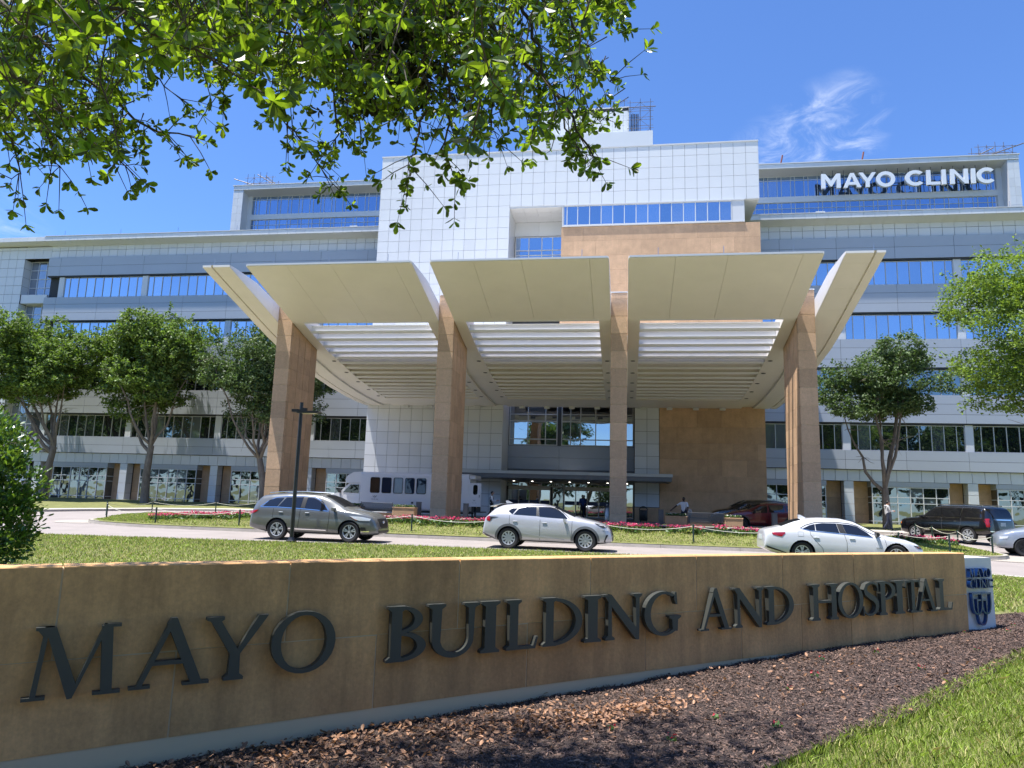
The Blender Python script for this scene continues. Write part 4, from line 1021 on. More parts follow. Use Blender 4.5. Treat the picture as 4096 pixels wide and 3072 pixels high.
def shield_out(cx, top, hw, bot):                              # one shield outline, open strokes
    q = [(cx + hw * math.cos(RAD(a)) ** 0.75 if a < 90 else cx, top - 0.42 * (top - bot) - 0.58 * (top - bot) * math.sin(RAD(a))) for a in range(0, 91, 10)]
    right = [(cx + hw, top)] + q; left = [(2 * cx - x, z) for x, z in right]
    return [ribbon(right, 0.024), ribbon(left, 0.024), [(cx - hw - 0.012, top - 0.022), (cx + hw + 0.012, top - 0.022), (cx + hw + 0.012, top + 0.002), (cx - hw - 0.012, top + 0.002)]]
em = []
for cx, top, hw, bot in ((0.245, 0.56, 0.105, 0.27), (0.455, 0.56, 0.105, 0.27), (0.35, 0.47, 0.105, 0.12)): em += shield_out(cx, top, hw, bot)
obj('emblem', letter_mesh((em, 1.0), 1.0, 1.0, 0.05, 'letter_blue', 'emblem'), pil, (0.0, -0.012, 0.0))
# ------------------------------------------------------------------ vehicles
def wheel(parent, x, y, r, side, spokes=5, twin=True, rim='rim_silver', width=0.23, ratio=0.66):
    """wheel at (x, y), side=+1/-1 is the outer side along y; parts: tyre, rim"""
    w = bpy.data.objects.new('wheel', None); COL.objects.link(w); w.parent = parent; w.location = (x, y, r)
    h = width / 2; rr = r * ratio
    b = MB(); b.lathe([(rr, -h * 0.8), (r * 0.90, -h), (r * 0.975, -h * 0.82), (r, -h * 0.5), (r, h * 0.5), (r * 0.975, h * 0.82), (r * 0.90, h), (rr, h * 0.8)], n=30, axis='y', cap=False); b.build('tyre', 'tyre', w, True)
    b = MB(); o = side * h * 0.78
    prof = [(rr * 0.90, o - side * 0.06), (rr * 0.90, o - side * 0.005), (rr * 0.94, o), (rr * 1.01, o), (rr * 1.01, o - side * 0.07)]
    n = 30; vs = []
    for pr, ph in prof:
        for k in range(n): t = 2 * math.pi * k / n; vs.append((pr * math.cos(t), ph, pr * math.sin(t)))
    b.add(vs, [(i * n + k, i * n + (k + 1) % n, (i + 1) * n + (k + 1) % n, (i + 1) * n + k) for i in range(len(prof) - 1) for k in range(n)])
    for k in range(spokes):
        for dt in ((-0.13, 0.13) if twin else (0,)):
            t = 2 * math.pi * k / spokes + 0.3; c, s = math.cos(t), math.sin(t); ww0, ww1 = (0.022, 0.020) if twin else (0.035, 0.03)
            t2 = t + dt * 1.5; c2, s2 = math.cos(t2), math.sin(t2)
            a = Vector((c * rr * 0.15, 0, s * rr * 0.15)); e = Vector((c2 * rr * 0.93, 0, s2 * rr * 0.93)); d = (e - a).normalized(); nn = Vector((-d.z, 0, d.x))
            q = [a - nn * ww0, e - nn * ww1, e + nn * ww1, a + nn * ww0]
            y0, y1 = o - side * 0.045, o - side * 0.012
            v = [(p.x, y0, p.z) for p in q] + [(p.x, y1, p.z) for p in q]
            b.add(v, [(0, 1, 2, 3), (7, 6, 5, 4), (0, 4, 5, 1), (1, 5, 6, 2), (2, 6, 7, 3), (3, 7, 4, 0)])
    b.lathe([(rr * 0.20, min(o, o - side * 0.03)), (rr * 0.18, max(o, o - side * 0.03))], n=14, axis='y')
    b.build('rim', rim, w)
    b = MB(); q = o - side * 0.075; b.lathe([(rr * 0.93, q - 0.01), (rr * 0.93, q + 0.01)], n=24, axis='y'); b.build('backing_disc', 'rim_black', w)  # dark disc closing the wheel behind the spokes
    return w

class Car:
    def __init__(s, name, label, cat, spec, loc, rotz, group=None):
        s.t = thing(name, label, cat, loc, rotz, group); s.sp = spec
        s.L, s.W = spec['L'], spec['W']
        me = s.body_mesh(); s.body = obj('body', me, s.t)
        s.bvh = BVHTree.FromPolygons([v.co.copy() for v in me.vertices], [tuple(p.vertices) for p in me.polygons])
    def body_mesh(s):
        sp = s.sp; L = s.L; W = s.W / 2
        tx, tz = zip(*sp['top']); bx, bz = zip(*sp['belt']); ox, oz = zip(*sp['bot']); wx, ww = zip(*sp['wid'])
        xs = sorted(set([round(v, 3) for v in np.linspace(-L / 2, L / 2, 30)] + [round(v, 3) for v in tx] + [round(-L / 2 + .03, 3), round(L / 2 - .03, 3)])); xs2 = [xs[0]]
        for x in xs[1:]:
            if x - xs2[-1] > 0.024 or x == xs[-1]: xs2.append(x)
        xs = xs2; wr = sp.get('roofw', 0.72) * W
        bm = bmesh.new(); rows = []
        for x in xs:
            zt, zb, zo, w = (float(np.interp(x, *q)) for q in ((tx, tz), (bx, bz), (ox, oz), (wx, ww)))
            zb = min(zb, zt - 0.02); d = zt - zb; hgt = zb - zo; g = sstep(0.06, 0.30, d)
            wr_ = min(wr, w * 0.80)
            A = [(.93 * w, zb + .10 * d), (.93 * w + (wr_ - .93 * w) * .55, zb + .58 * d), (wr_, zt - .12 * d), (.68 * wr_, zt - .03 * d), (0, zt)]
            B = [(.90 * w, zb + .35 * d), (.78 * w, zb + .70 * d), (.60 * w, zb + .88 * d), (.36 * w, zt - .04 * d), (0, zt)]
            pts = [(0, zo), (.80 * w, zo), (.965 * w, zo + .12 * hgt), (w, zo + .40 * hgt), (.998 * w, zo + .66 * hgt), (.975 * w, zo + .90 * hgt), (.945 * w, zb)]
            pts += [(B[i][0] + (A[i][0] - B[i][0]) * g, B[i][1] + (A[i][1] - B[i][1]) * g) for i in range(5)]
            ring_ = [(y, z) for y, z in pts] + [(-y, z) for y, z in pts[-2:0:-1]]
            rows.append([bm.verts.new((x, y, z)) for y, z in ring_])
        n = len(rows[0])
        for i in range(len(rows) - 1):
            for k in range(n): bm.faces.new((rows[i][k], rows[i][(k + 1) % n], rows[i + 1][(k + 1) % n], rows[i + 1][k]))
        bm.faces.new(rows[0][::-1]); bm.faces.new(rows[-1])
        bmesh.ops.recalc_face_normals(bm, faces=bm.faces)
        me = bpy.data.meshes.new('body'); bm.to_mesh(me); bm.free()
        tmp = bpy.data.objects.new('tmp_body', me); COL.objects.link(tmp)
        md = tmp.modifiers.new('s', 'SUBSURF'); md.levels = 2; md.render_levels = 2
        cb_ = MB(); r = sp['r'] * sp.get('arch', 1.13)
        for xw in sp['axles']:
            for sg in (-1, 1):
                y0, y1 = sorted((sg * (W - 0.34), sg * (W + 0.3)))
                cb_.lathe([(r, y0), (r, y1)], (xw, 0, sp['r'] + 0.0), 40, 'y')
        cme = cb_.mesh('cut', 'gap_black'); ct = bpy.data.objects.new('tmp_cut', cme); COL.objects.link(ct)
        bmx = bmesh.new(); bmx.from_mesh(cme); bmesh.ops.recalc_face_normals(bmx, faces=bmx.faces); bmx.to_mesh(cme); bmx.free()
        bo = tmp.modifiers.new('b', 'BOOLEAN'); bo.operation = 'DIFFERENCE'; bo.object = ct; bo.solver = 'EXACT'
        dg = bpy.context.evaluated_depsgraph_get(); out = bpy.data.meshes.new_from_object(tmp.evaluated_get(dg))
        bpy.data.objects.remove(tmp); bpy.data.objects.remove(ct)
        out.materials.clear(); out.materials.append(MATS[sp['paint']]); out.materials.append(MATS['gap_black'])
        mi = []
        for p in out.polygons:
            c = p.center; inn = 0
            for xw in sp['axles']:
                if math.hypot(c.x - xw, c.z - sp['r']) < r * 1.012 and abs(c.y) < W + 0.2: inn = 1
            if c.z < sp.get('dark_below', 0.30): inn = 1
            mi.append(inn)
        out.polygons.foreach_set('material_index', mi)
        out.polygons.foreach_set('use_smooth', [True] * len(out.polygons)); out.set_sharp_from_angle(angle=RAD(38)); out.name = 'body'
        return out
    def proj(s, name, poly, mat_, axis='y', side=1, off=0.012, step=0.05, parent=None):
        """flat outline pressed onto the body: axis y -> outline in (x,z); x -> (y,z); z -> (x,y)"""
        v, f = cdt(dense(poly, 0.05), step); P = []
        for a, c in v:
            if axis == 'y': o, d = Vector((a, side * 3, c)), Vector((0, -side, 0))
            elif axis == 'x': o, d = Vector((side * 6, a, c)), Vector((-side, 0, 0))
            else: o, d = Vector((a, c, 4)), Vector((0, 0, -1))
            h = s.bvh.ray_cast(o, d)
            if h[0] is None:
                h = s.bvh.find_nearest(Vector((a, side * s.W / 2 * 0.8, c)) if axis == 'y' else (Vector((side * s.L / 2, a, c)) if axis == 'x' else Vector((a, c, 1.5))))
            P.append(h[0] - d * off)
        n = len(P); thick = 0.012
        dv = {'y': Vector((0, -side, 0)), 'x': Vector((-side, 0, 0)), 'z': Vector((0, 0, -1))}[axis]
        # a pane with a real edge: front sheet plus a rim pushed into the body
        edges = {}
        for t in f:
            for i in range(len(t)): e = tuple(sorted((t[i], t[(i + 1) % len(t)]))); edges[e] = edges.get(e, 0) + 1
        V = P + [p + dv * thick for p in P]; F = list(f) + [(a, b_, b_ + n, a + n) for (a, b_), c in edges.items() if c == 1]
        bm = bmesh.new(); vs = [bm.verts.new(p) for p in V]
        for t in F:
            try: bm.faces.new([vs[i] for i in t])
            except ValueError: pass
        bmesh.ops.recalc_face_normals(bm, faces=bm.faces)
        bm.verts.ensure_lookup_table()
        cf = [q for q in bm.faces if all(v.index < n for v in q.verts)] if False else None
        me = bpy.data.meshes.new(name); bm.to_mesh(me); bm.free(); me.materials.append(MATS[mat_])
        me.polygons.foreach_set('use_smooth', [True] * len(me.polygons)); me.set_sharp_from_angle(angle=RAD(50))
        # orient outward
        if len(me.polygons):
            nsum = sum((p.normal * p.area for p in list(me.polygons)[:len(f)]), Vector())
            if nsum.dot(dv) > 0: me.flip_normals()
        return obj(name, me, parent or s.t)
    def both(s, name, poly, mat_, **k):
        for sd in (-1, 1): s.proj(name, poly, mat_, 'y', sd, **k)
    def strip(s, name, pts, w, mat_, sides=(-1, 1), off=0.004):
        lo, hi = [], []
        for i, p in enumerate(pts):
            a = pts[max(0, i - 1)]; c = pts[min(len(pts) - 1, i + 1)]; d = Vector((c[0] - a[0], c[1] - a[1])).normalized(); n = Vector((-d.y, d.x)) * w / 2
            lo.append((p[0] + n.x, p[1] + n.y)); hi.append((p[0] - n.x, p[1] - n.y))
        for sd in sides: s.proj(name, lo + hi[::-1], mat_, 'y', sd, off=off, step=0.5)
    def surf(s, x, z, side):
        h = s.bvh.ray_cast(Vector((x, side * 3, z)), Vector((0, -side, 0))); return h[0] if h[0] is not None else Vector((x, side * s.W / 2, z))
    def mirrors(s, x, z, mat_='black_plastic'):
        for sd in (-1, 1):
            p = s.surf(x, z, sd); b = MB()
            y0 = p.y + sd * 0.03; y1 = p.y + sd * 0.24
            pr = [(0.0, -0.05), (0.07, -0.06), (0.11, 0.0), (0.09, 0.07), (0.02, 0.09), (-0.03, 0.06)]
            b.prism(pr, lambda a, c: (x + a, y0, z + 0.04 + c), lambda a, c: (x + a * 0.8, y1, z + 0.05 + c * 0.85)); b.box(x, x + 0.06, min(p.y - sd * 0.05, y0), max(p.y - sd * 0.05, y0), z - 0.02, z + 0.03)
            m = b.build('mirror', mat_, s.t, True)
    def handles(s, xs, z, mat_, tilt=0.0):
        for i, x in enumerate(xs):
            for sd in (-1, 1):
                zz = z + tilt * x; p = s.surf(x, zz, sd); b = MB(); a, c = sorted((p.y + sd * 0.002, p.y + sd * 0.030))
                b.rbox(x - 0.085, x + 0.085, a, c, zz - 0.011, zz + 0.011, 0.010); b.build('door_handle', mat_, s.t)
    def wheels(s, **k):
        for x in s.sp['axles']:
            for sd in (-1, 1): wheel(s.t, x, sd * (s.W / 2 - 0.145), s.sp['r'], sd, **k)
    def mapper(s, px0, px1, gy0, gpx, gs, vs):
        kx = s.L / (px1 - px0)
        return lambda P: [(-s.L / 2 + (p - px0) * kx, ((gy0 + (p - gpx) * gs) - q) * vs) for p, q in P]

def inner_frame(): pass
# -- grey-green SUV
suv_spec = dict(L=5.09, W=1.96, r=0.385, axles=(-1.36, 1.50), paint='paint_grey_green', roofw=0.70, dark_below=0.30,
    top=[(-2.545, .60), (-2.52, .92), (-2.46, 1.20), (-2.34, 1.46), (-2.14, 1.66), (-1.75, 1.73), (-1.1, 1.78), (-.45, 1.79), (.22, 1.76), (.62, 1.63), (1.0, 1.43), (1.38, 1.23), (1.65, 1.18), (2.0, 1.12), (2.28, 1.02), (2.44, .88), (2.52, .68), (2.545, .5)],
    belt=[(-2.545, .55), (-2.45, 1.05), (-2.2, 1.20), (-1, 1.18), (.5, 1.13), (1.3, 1.10), (1.9, 1.03), (2.3, .92), (2.45, .74), (2.545, .45)],
    bot=[(-2.545, .42), (-2.3, .32), (-1.8, .25), (1.9, .24), (2.3, .26), (2.545, .34)], wid=[(-2.545, .80), (-2.45, .91), (-2.2, .96), (-1, .98), (1.3, .98), (1.95, .94), (2.3, .85), (2.48, .70), (2.545, .58)])
c = Car('parked_car', 'grey-green SUV driving past behind the black lamp post', 'car', suv_spec, (-11.62, 27.05, hz(-11.6, 27)), 0.0)
M_ = c.mapper(105, 2010, 880, 430, .0417, .00240)
c.both('window', M_([(318, 366), (525, 370), (600, 240), (500, 242), (390, 268)]), 'glass_car'); c.both('window', M_([(543, 373), (878, 398), (892, 230), (640, 232)]), 'glass_car'); c.both('window', M_([(948, 402), (1285, 440), (1230, 362), (1130, 285), (1050, 246), (958, 236)]), 'glass_car')
c.strip('window_trim', M_([(275, 372), (370, 290), (480, 232), (640, 214), (900, 214), (1060, 232), (1180, 300), (1305, 440)]), 0.026, 'chrome', off=0.008); c.strip('window_trim', M_([(290, 376), (525, 380), (880, 408), (1300, 452)]), 0.022, 'chrome', off=0.008)
c.strip('door_gap', M_([(480, 400), (478, 560), (560, 650), (590, 740)]), 0.012, 'gap_black'); c.strip('door_gap', M_([(885, 410), (880, 560), (862, 745)]), 0.012, 'gap_black'); c.strip('door_gap', M_([(1318, 455), (1320, 600), (1300, 790)]), 0.012, 'gap_black')
c.both('pillar_trim', M_([(881, 398), (945, 402), (955, 236), (894, 232)]), 'black_plastic', off=.010); c.strip('sill_trim', M_([(610, 705), (860, 722), (1285, 745)]), 0.035, 'chrome', off=0.02)
c.handles((-1.22, -.17), 1.03, 'rim_silver'); c.mirrors(0.86, 1.13, 'paint_grey_green'); c.wheels(spokes=5)
c.proj('windshield', [(.36, -.56), (.36, .56), (1.20, .70), (1.25, 0), (1.20, -.70)], 'glass_car', 'z'); c.proj('rear_window', [(-.55, 1.2), (.55, 1.2), (.48, 1.50), (-.48, 1.50)], 'glass_car', 'x', -1)
c.proj('sunroof', [(-.95, -.5), (-.95, .5), (.1, .5), (.1, -.5)], 'glass_car', 'z', step=.2)
c.both('headlight', M_([(1615, 525), (1800, 545), (1915, 575), (1900, 605), (1760, 600), (1690, 575)]), 'lamp_clear'); c.both('tail_light', M_([(122, 425), (260, 420), (215, 455), (125, 490)]), 'lamp_red')
c.both('turn_signal', M_([(1625, 532), (1700, 565), (1735, 590), (1715, 592), (1660, 560)]), 'lamp_amber', off=0.011)
c.proj('grille', [(-.48, .88), (.48, .88), (.42, .60), (.3, .54), (-.3, .54), (-.42, .60)], 'black_plastic', 'x', 1); c.proj('lower_grille', [(-.62, .45), (.62, .45), (.55, .33), (-.55, .33)], 'black_plastic', 'x', 1)
c.both('fog_lamp', M_([(1730, 760), (1790, 700), (1850, 705), (1860, 755)]), 'black_plastic'); c.both('fog_trim', M_([(1725, 762), (1900, 758), (1900, 775), (1730, 775)]), 'chrome', off=.012)
hb = c.bvh.ray_cast(Vector((6, 0, .74)), Vector((-1, 0, 0)))[0]; b = MB(); b.v = []; 
tor = [(hb.x + 0.02, .085 * math.cos(t), .74 + .052 * math.sin(t)) for t in np.linspace(0, 2 * math.pi, 21)]; b.tube(tor, .010, 5); b.tube([(hb.x + .02, -.05, .70), (hb.x + .02, 0, .78), (hb.x + .02, .05, .70)], .008, 5); b.build('emblem', 'chrome', c.t)
for sd in (-1, 1):
    b = MB(); pts = [(x, sd * (.60 + .02 * math.cos(x)), float(np.interp(x, *zip(*suv_spec['top']))) + .022) for x in np.linspace(-1.9, .2, 9)]; b.tube(pts, .018, 6); b.build('roof_rail', 'chrome', c.t)
# -- silver-white crossover
nx_spec = dict(L=4.72, W=1.88, r=0.375, axles=(-1.36, 1.42), paint='paint_silver_white', roofw=0.68, dark_below=0.31, arch=1.12,
    top=[(-2.36, .58), (-2.34, .90), (-2.26, 1.08), (-2.12, 1.24), (-1.95, 1.42), (-1.70, 1.55), (-1.2, 1.62), (-.65, 1.645), (-.1, 1.62), (.30, 1.53), (.75, 1.34), (1.12, 1.19), (1.35, 1.14), (1.8, 1.05), (2.1, .95), (2.28, .80), (2.35, .60), (2.36, .5)],
    belt=[(-2.36, .5), (-2.28, 1.04), (-2.05, 1.20), (-1.5, 1.19), (-.5, 1.13), (.5, 1.08), (1.2, 1.05), (1.8, .97), (2.1, .87), (2.28, .70), (2.36, .45)],
    bot=[(-2.36, .48), (-2.2, .36), (-1.8, .25), (1.8, .24), (2.15, .28), (2.36, .36)], wid=[(-2.36, .78), (-2.28, .87), (-2.0, .93), (-1, .94), (1.2, .94), (1.8, .91), (2.1, .82), (2.28, .68), (2.36, .55)])
c = Car('parked_car', 'silver white crossover with grey wheel-arch cladding in the middle of the drive', 'car', nx_spec, (-2.80, 27.30, hz(-2.8, 27.3)), RAD(-1.5))
M_ = c.mapper(180, 1985, 870, 545, .046, .002437)
c.both('window', M_([(545, 322), (608, 370), (675, 280), (600, 292)]), 'glass_car'); c.both('window', M_([(625, 374), (942, 400), (938, 268), (800, 264), (692, 290)]), 'glass_car'); c.both('window', M_([(990, 410), (1385, 452), (1315, 372), (1218, 298), (1130, 275), (966, 268)]), 'glass_car')
c.strip('window_trim', M_([(520, 318), (600, 285), (690, 262), (800, 250), (1000, 252), (1140, 262), (1230, 285), (1330, 370), (1420, 458)]), 0.016, 'black_plastic', off=0.008)
c.strip('door_gap', M_([(572, 385), (570, 500), (690, 600), (715, 730)]), 0.010, 'gap_black'); c.strip('door_gap', M_([(1002, 455), (1000, 600), (998, 755)]), 0.010, 'gap_black'); c.strip('door_gap', M_([(1445, 480), (1440, 620), (1425, 760)]), 0.010, 'gap_black')
for xa in nx_spec['axles']:
    r0 = .375 * 1.125; ou = [(xa + (r0 + .085) * math.cos(RAD(a)), .375 + (r0 + .085) * math.sin(RAD(a))) for a in range(-8, 189, 10)]; ii = [(xa + r0 * math.cos(RAD(a)), .375 + r0 * math.sin(RAD(a))) for a in range(-8, 189, 10)]
    c.both('arch_cladding', ou + ii[::-1], 'bollard_grey', off=0.012, step=.5)
c.both('pillar_trim', M_([(944, 400), (988, 408), (964, 268), (940, 268)]), 'black_plastic', off=.010); c.both('sill', M_([(700, 760), (1460, 800), (1460, 830), (700, 790)]), 'black_plastic', off=.008)
c.both('door_crease', M_([(745, 645), (1340, 752), (1100, 735), (900, 715)]), 'paint_silver_white', off=.014)
c.handles((-1.12, -.04), 0.955, 'paint_silver_white', -.02); c.mirrors(0.66, 1.0, 'paint_silver_white'); c.wheels(spokes=10, twin=False)
c.proj('windshield', [(.28, -.54), (.28, .54), (1.02, .68), (1.08, 0), (1.02, -.68)], 'glass_car', 'z'); c.proj('rear_window', [(-2.2, -.5), (-2.2, .5), (-1.86, .48), (-1.86, -.48)], 'glass_car', 'z')
b = MB(); b.prism([(-2.16, 1.49), (-1.70, 1.60), (-1.70, 1.575), (-2.12, 1.46)], lambda x, z: (x, -.60, z), lambda x, z: (x, .60, z)); b.build('roof_spoiler', 'paint_silver_white', c.t)
b = MB(); b.prism([(-1.62, 1.60), (-1.38, 1.62), (-1.58, 1.71), (-1.66, 1.70)], lambda x, z: (x, -.03, z), lambda x, z: (x, .03, z)); b.build('antenna_fin', 'paint_silver_white', c.t)
c.both('tail_light', M_([(215, 398), (290, 392), (300, 470), (262, 460), (222, 425)]), 'lamp_red'); c.both('tail_light_tip', M_([(292, 398), (408, 408), (330, 424), (304, 465)]), 'black_plastic')
c.both('headlight', M_([(1745, 515), (1880, 548), (1930, 590), (1860, 588)]), 'black_plastic'); c.both('day_light', M_([(1850, 605), (1990, 630), (1988, 640), (1850, 614)]), 'lamp_clear', off=.01)
c.proj('grille', [(-.35, .85), (.35, .85), (.22, .62), (.45, .36), (-.45, .36), (-.22, .62)], 'black_plastic', 'x', 1); c.both('bumper_vent', M_([(1905, 690), (1935, 685), (1895, 770), (1905, 800), (1875, 790)]), 'black_plastic'); c.both('bumper_skirt', M_([(182, 620), (215, 690), (360, 745), (358, 712), (230, 650)]), 'black_plastic')
# -- white sedan
mal_spec = dict(L=4.93, W=1.86, r=0.345, axles=(-1.30, 1.53), paint='paint_white', roofw=0.66, dark_below=0.22, arch=1.14,
    top=[(-2.465, .60), (-2.45, .88), (-2.40, 1.03), (-2.2, 1.09), (-1.95, 1.14), (-1.5, 1.33), (-1.15, 1.43), (-.6, 1.475), (0, 1.465), (.4, 1.38), (.85, 1.16), (1.18, 1.0), (1.4, .95), (1.9, .86), (2.2, .76), (2.38, .65), (2.45, .52), (2.465, .45)],
    belt=[(-2.465, .5), (-2.4, .92), (-2.1, 1.0), (-1.5, 1.0), (-.5, .955), (.5, .90), (1.2, .87), (1.9, .78), (2.2, .68), (2.4, .55), (2.465, .40)],
    bot=[(-2.465, .42), (-2.2, .30), (-1.7, .20), (1.9, .18), (2.25, .20), (2.465, .28)], wid=[(-2.465, .78), (-2.38, .87), (-2.0, .92), (-1, .93), (1.2, .93), (1.9, .89), (2.2, .80), (2.4, .64), (2.465, .5)])
c = Car('parked_car', 'white four-door sedan half hidden behind the right end of the sign wall', 'car', mal_spec, (6.95, 25.9, hz(6.7, 25.9)), RAD(-0.6))
M_ = c.mapper(105, 2120, 722, 645, .034, .00244)
c.both('window', M_([(600, 268), (690, 288), (752, 292), (758, 210), (690, 228)]), 'glass_car'); c.both('window', M_([(764, 292), (1052, 325), (1028, 204), (860, 200), (764, 212)]), 'glass_car'); c.both('window', M_([(1138, 332), (1450, 374), (1398, 322), (1290, 246), (1190, 220), (1104, 214)]), 'glass_car')
c.strip('window_trim', M_([(570, 268), (690, 298), (1055, 335), (1130, 343), (1460, 384)]), 0.018, 'chrome', off=.008); c.strip('window_trim', M_([(570, 262), (640, 225), (760, 192), (900, 186), (1040, 190), (1190, 205), (1300, 240), (1410, 315), (1560, 385)]), 0.022, 'black_plastic', off=.008)
c.strip('door_gap', M_([(685, 295), (690, 350), (750, 430), (830, 520), (850, 600), (850, 640)]), .010, 'gap_black'); c.strip('door_gap', M_([(1108, 340), (1135, 450), (1132, 650)]), .010, 'gap_black'); c.strip('door_gap', M_([(1600, 400), (1620, 500), (1615, 650)]), .010, 'gap_black')
c.handles((-.86, .22), 0.835, 'paint_white'); c.mirrors(0.92, .93, 'black_plastic'); c.wheels(spokes=5, twin=True, rim='rim_silver')
c.proj('windshield', [(.38, -.52), (.38, .52), (1.08, .68), (1.14, 0), (1.08, -.68)], 'glass_car', 'z'); c.proj('rear_window', [(-1.88, -.56), (-1.88, .56), (-1.25, .50), (-1.25, -.50)], 'glass_car', 'z')
b = MB(); b.prism([(-1.22, 1.40), (-.98, 1.44), (-1.16, 1.535), (-1.24, 1.53)], lambda x, z: (x, -.03, z), lambda x, z: (x, .03, z)); b.build('antenna_fin', 'paint_white', c.t)
c.both('tail_light', M_([(200, 318), (370, 315), (372, 330), (325, 372), (215, 350)]), 'lamp_red'); c.both('headlight', M_([(1955, 485), (2085, 505), (2095, 545), (2020, 532)]), 'black_plastic'); c.both('turn_signal', M_([(1990, 500), (2040, 515), (2035, 530), (2000, 520)]), 'lamp_amber', off=.011)
c.proj('licence_plate', [(-.26, .86), (.26, .86), (.26, .70), (-.26, .70)], 'plate', 'x', -1); c.both('bumper_skirt', M_([(110, 480), (150, 520), (400, 598), (420, 600), (300, 550), (140, 492)]), 'black_plastic'); c.both('pillar_trim', M_([(1056, 322), (1136, 332), (1102, 212), (1032, 204)]), 'black_plastic', off=.010); c.strip('fuel_flap', M_([(535, 310), (600, 312), (603, 370), (535, 370), (532, 312)]), .006, 'bollard_grey', sides=(-1,))
p = c.surf(1.02, .56, -1); o = obj('badge', text_mesh('MALIBU', .055, .002, 'steel', 'badge'), c.t, (1.02, p.y - .006, .55)); o.rotation_euler = (RAD(90), 0, 0)
# -- black full-size SUV, heading away up the right-hand drive
tah_spec = dict(L=5.35, W=2.06, r=0.42, axles=(-1.52, 1.55), paint='paint_black', roofw=0.80, dark_below=0.34, arch=1.10,
    top=[(-2.675, .72), (-2.66, 1.10), (-2.60, 1.40), (-2.50, 1.70), (-2.38, 1.84), (-2.0, 1.90), (-1.0, 1.925), (0, 1.92), (.45, 1.86), (.8, 1.62), (1.15, 1.36), (1.4, 1.27), (2.1, 1.22), (2.45, 1.16), (2.58, 1.02), (2.66, .75), (2.675, .6)],
    belt=[(-2.675, .6), (-2.6, 1.12), (-2.4, 1.26), (0, 1.24), (1.2, 1.20), (2.1, 1.13), (2.45, 1.06), (2.6, .9), (2.675, .5)],
    bot=[(-2.675, .50), (-2.3, .40), (2.2, .32), (2.675, .42)], wid=[(-2.675, .88), (-2.55, .98), (-2.2, 1.02), (1.5, 1.03), (2.2, 1.0), (2.5, .92), (2.675, .75)])
ax = RAD(119)
c = Car('parked_car', 'black full-size SUV seen from behind its left rear corner', 'car', tah_spec, (17.15, 42.05, hz(16.5, 41.8) - 0.01), ax)
c.both('window', [(-2.30, 1.30), (-1.42, 1.30), (-1.60, 1.72), (-2.22, 1.70)], 'glass_car'); c.both('window', [(-1.15, 1.30), (-.15, 1.30), (-.15, 1.76), (-1.05, 1.76)], 'glass_car'); c.both('window', [(-.05, 1.30), (.98, 1.28), (.62, 1.62), (.35, 1.76), (-.05, 1.76)], 'glass_car')
c.strip('window_trim', [(-1.25, 1.78), (-1.12, 1.27), (0, 1.265), (1.05, 1.25)], .022, 'chrome', off=.008); c.strip('window_trim', [(-1.72, 1.76), (-1.40, 1.27), (-2.32, 1.27), (-2.25, 1.74)], .022, 'chrome', off=.008)
c.strip('door_gap', [(-1.2, 1.26), (-1.15, .85), (-1.0, .55)], .010, 'bollard_grey'); c.strip('door_gap', [(-.1, 1.26), (-.1, .45)], .010, 'bollard_grey')
c.strip('side_trim', [(-.9, .62), (.95, .60)], .02, 'chrome', off=.012); c.handles((-.9, .12), 1.08, 'chrome'); c.mirrors(.98, 1.22, 'black_plastic'); c.wheels(spokes=6, twin=True, ratio=.70)
c.proj('rear_window', [(-.78, 1.32), (.78, 1.32), (.70, 1.74), (-.70, 1.74)], 'glass_car', 'x', -1); c.both('tail_light', [(-2.66, 1.26), (-2.52, 1.26), (-2.52, .86), (-2.60, .84)], 'lamp_red')
for sd in (-1, 1): c.proj('tail_light', [(sd * .86, 1.26), (sd * .97, 1.26), (sd * .97, .86), (sd * .86, .86)], 'lamp_red', 'x', -1)
c.proj('tailgate_trim', [(-.62, 1.24), (.62, 1.24), (.62, 1.19), (-.62, 1.19)], 'chrome', 'x', -1, off=.015); c.proj('licence_plate', [(-.2, 1.08), (.14, 1.08), (.14, .90), (-.2, .90)], 'plate', 'x', -1, off=.012); c.proj('bumper_trim', [(-.9, .66), (.9, .66), (.9, .62), (-.9, .62)], 'chrome', 'x', -1, off=.012)
c.both('side_marker', [(2.42, .98), (2.50, .95), (2.50, .85), (2.42, .85)], 'lamp_amber'); c.proj('windshield', [(.5, -.66), (.5, .66), (1.25, .80), (1.25, -.80)], 'glass_car', 'z')
for sd in (-1, 1):
    b = MB(); b.tube([(x, sd * .70, float(np.interp(x, *zip(*tah_spec['top']))) + .02) for x in np.linspace(-2.2, .3, 8)], .02, 6); b.build('roof_rail', 'chrome', c.t)
    b = MB(); b.box(-1.0, 1.0, min(sd * .98, sd * 1.1), max(sd * .98, sd * 1.1), .40, .46); b.build('running_board', 'black_plastic', c.t)
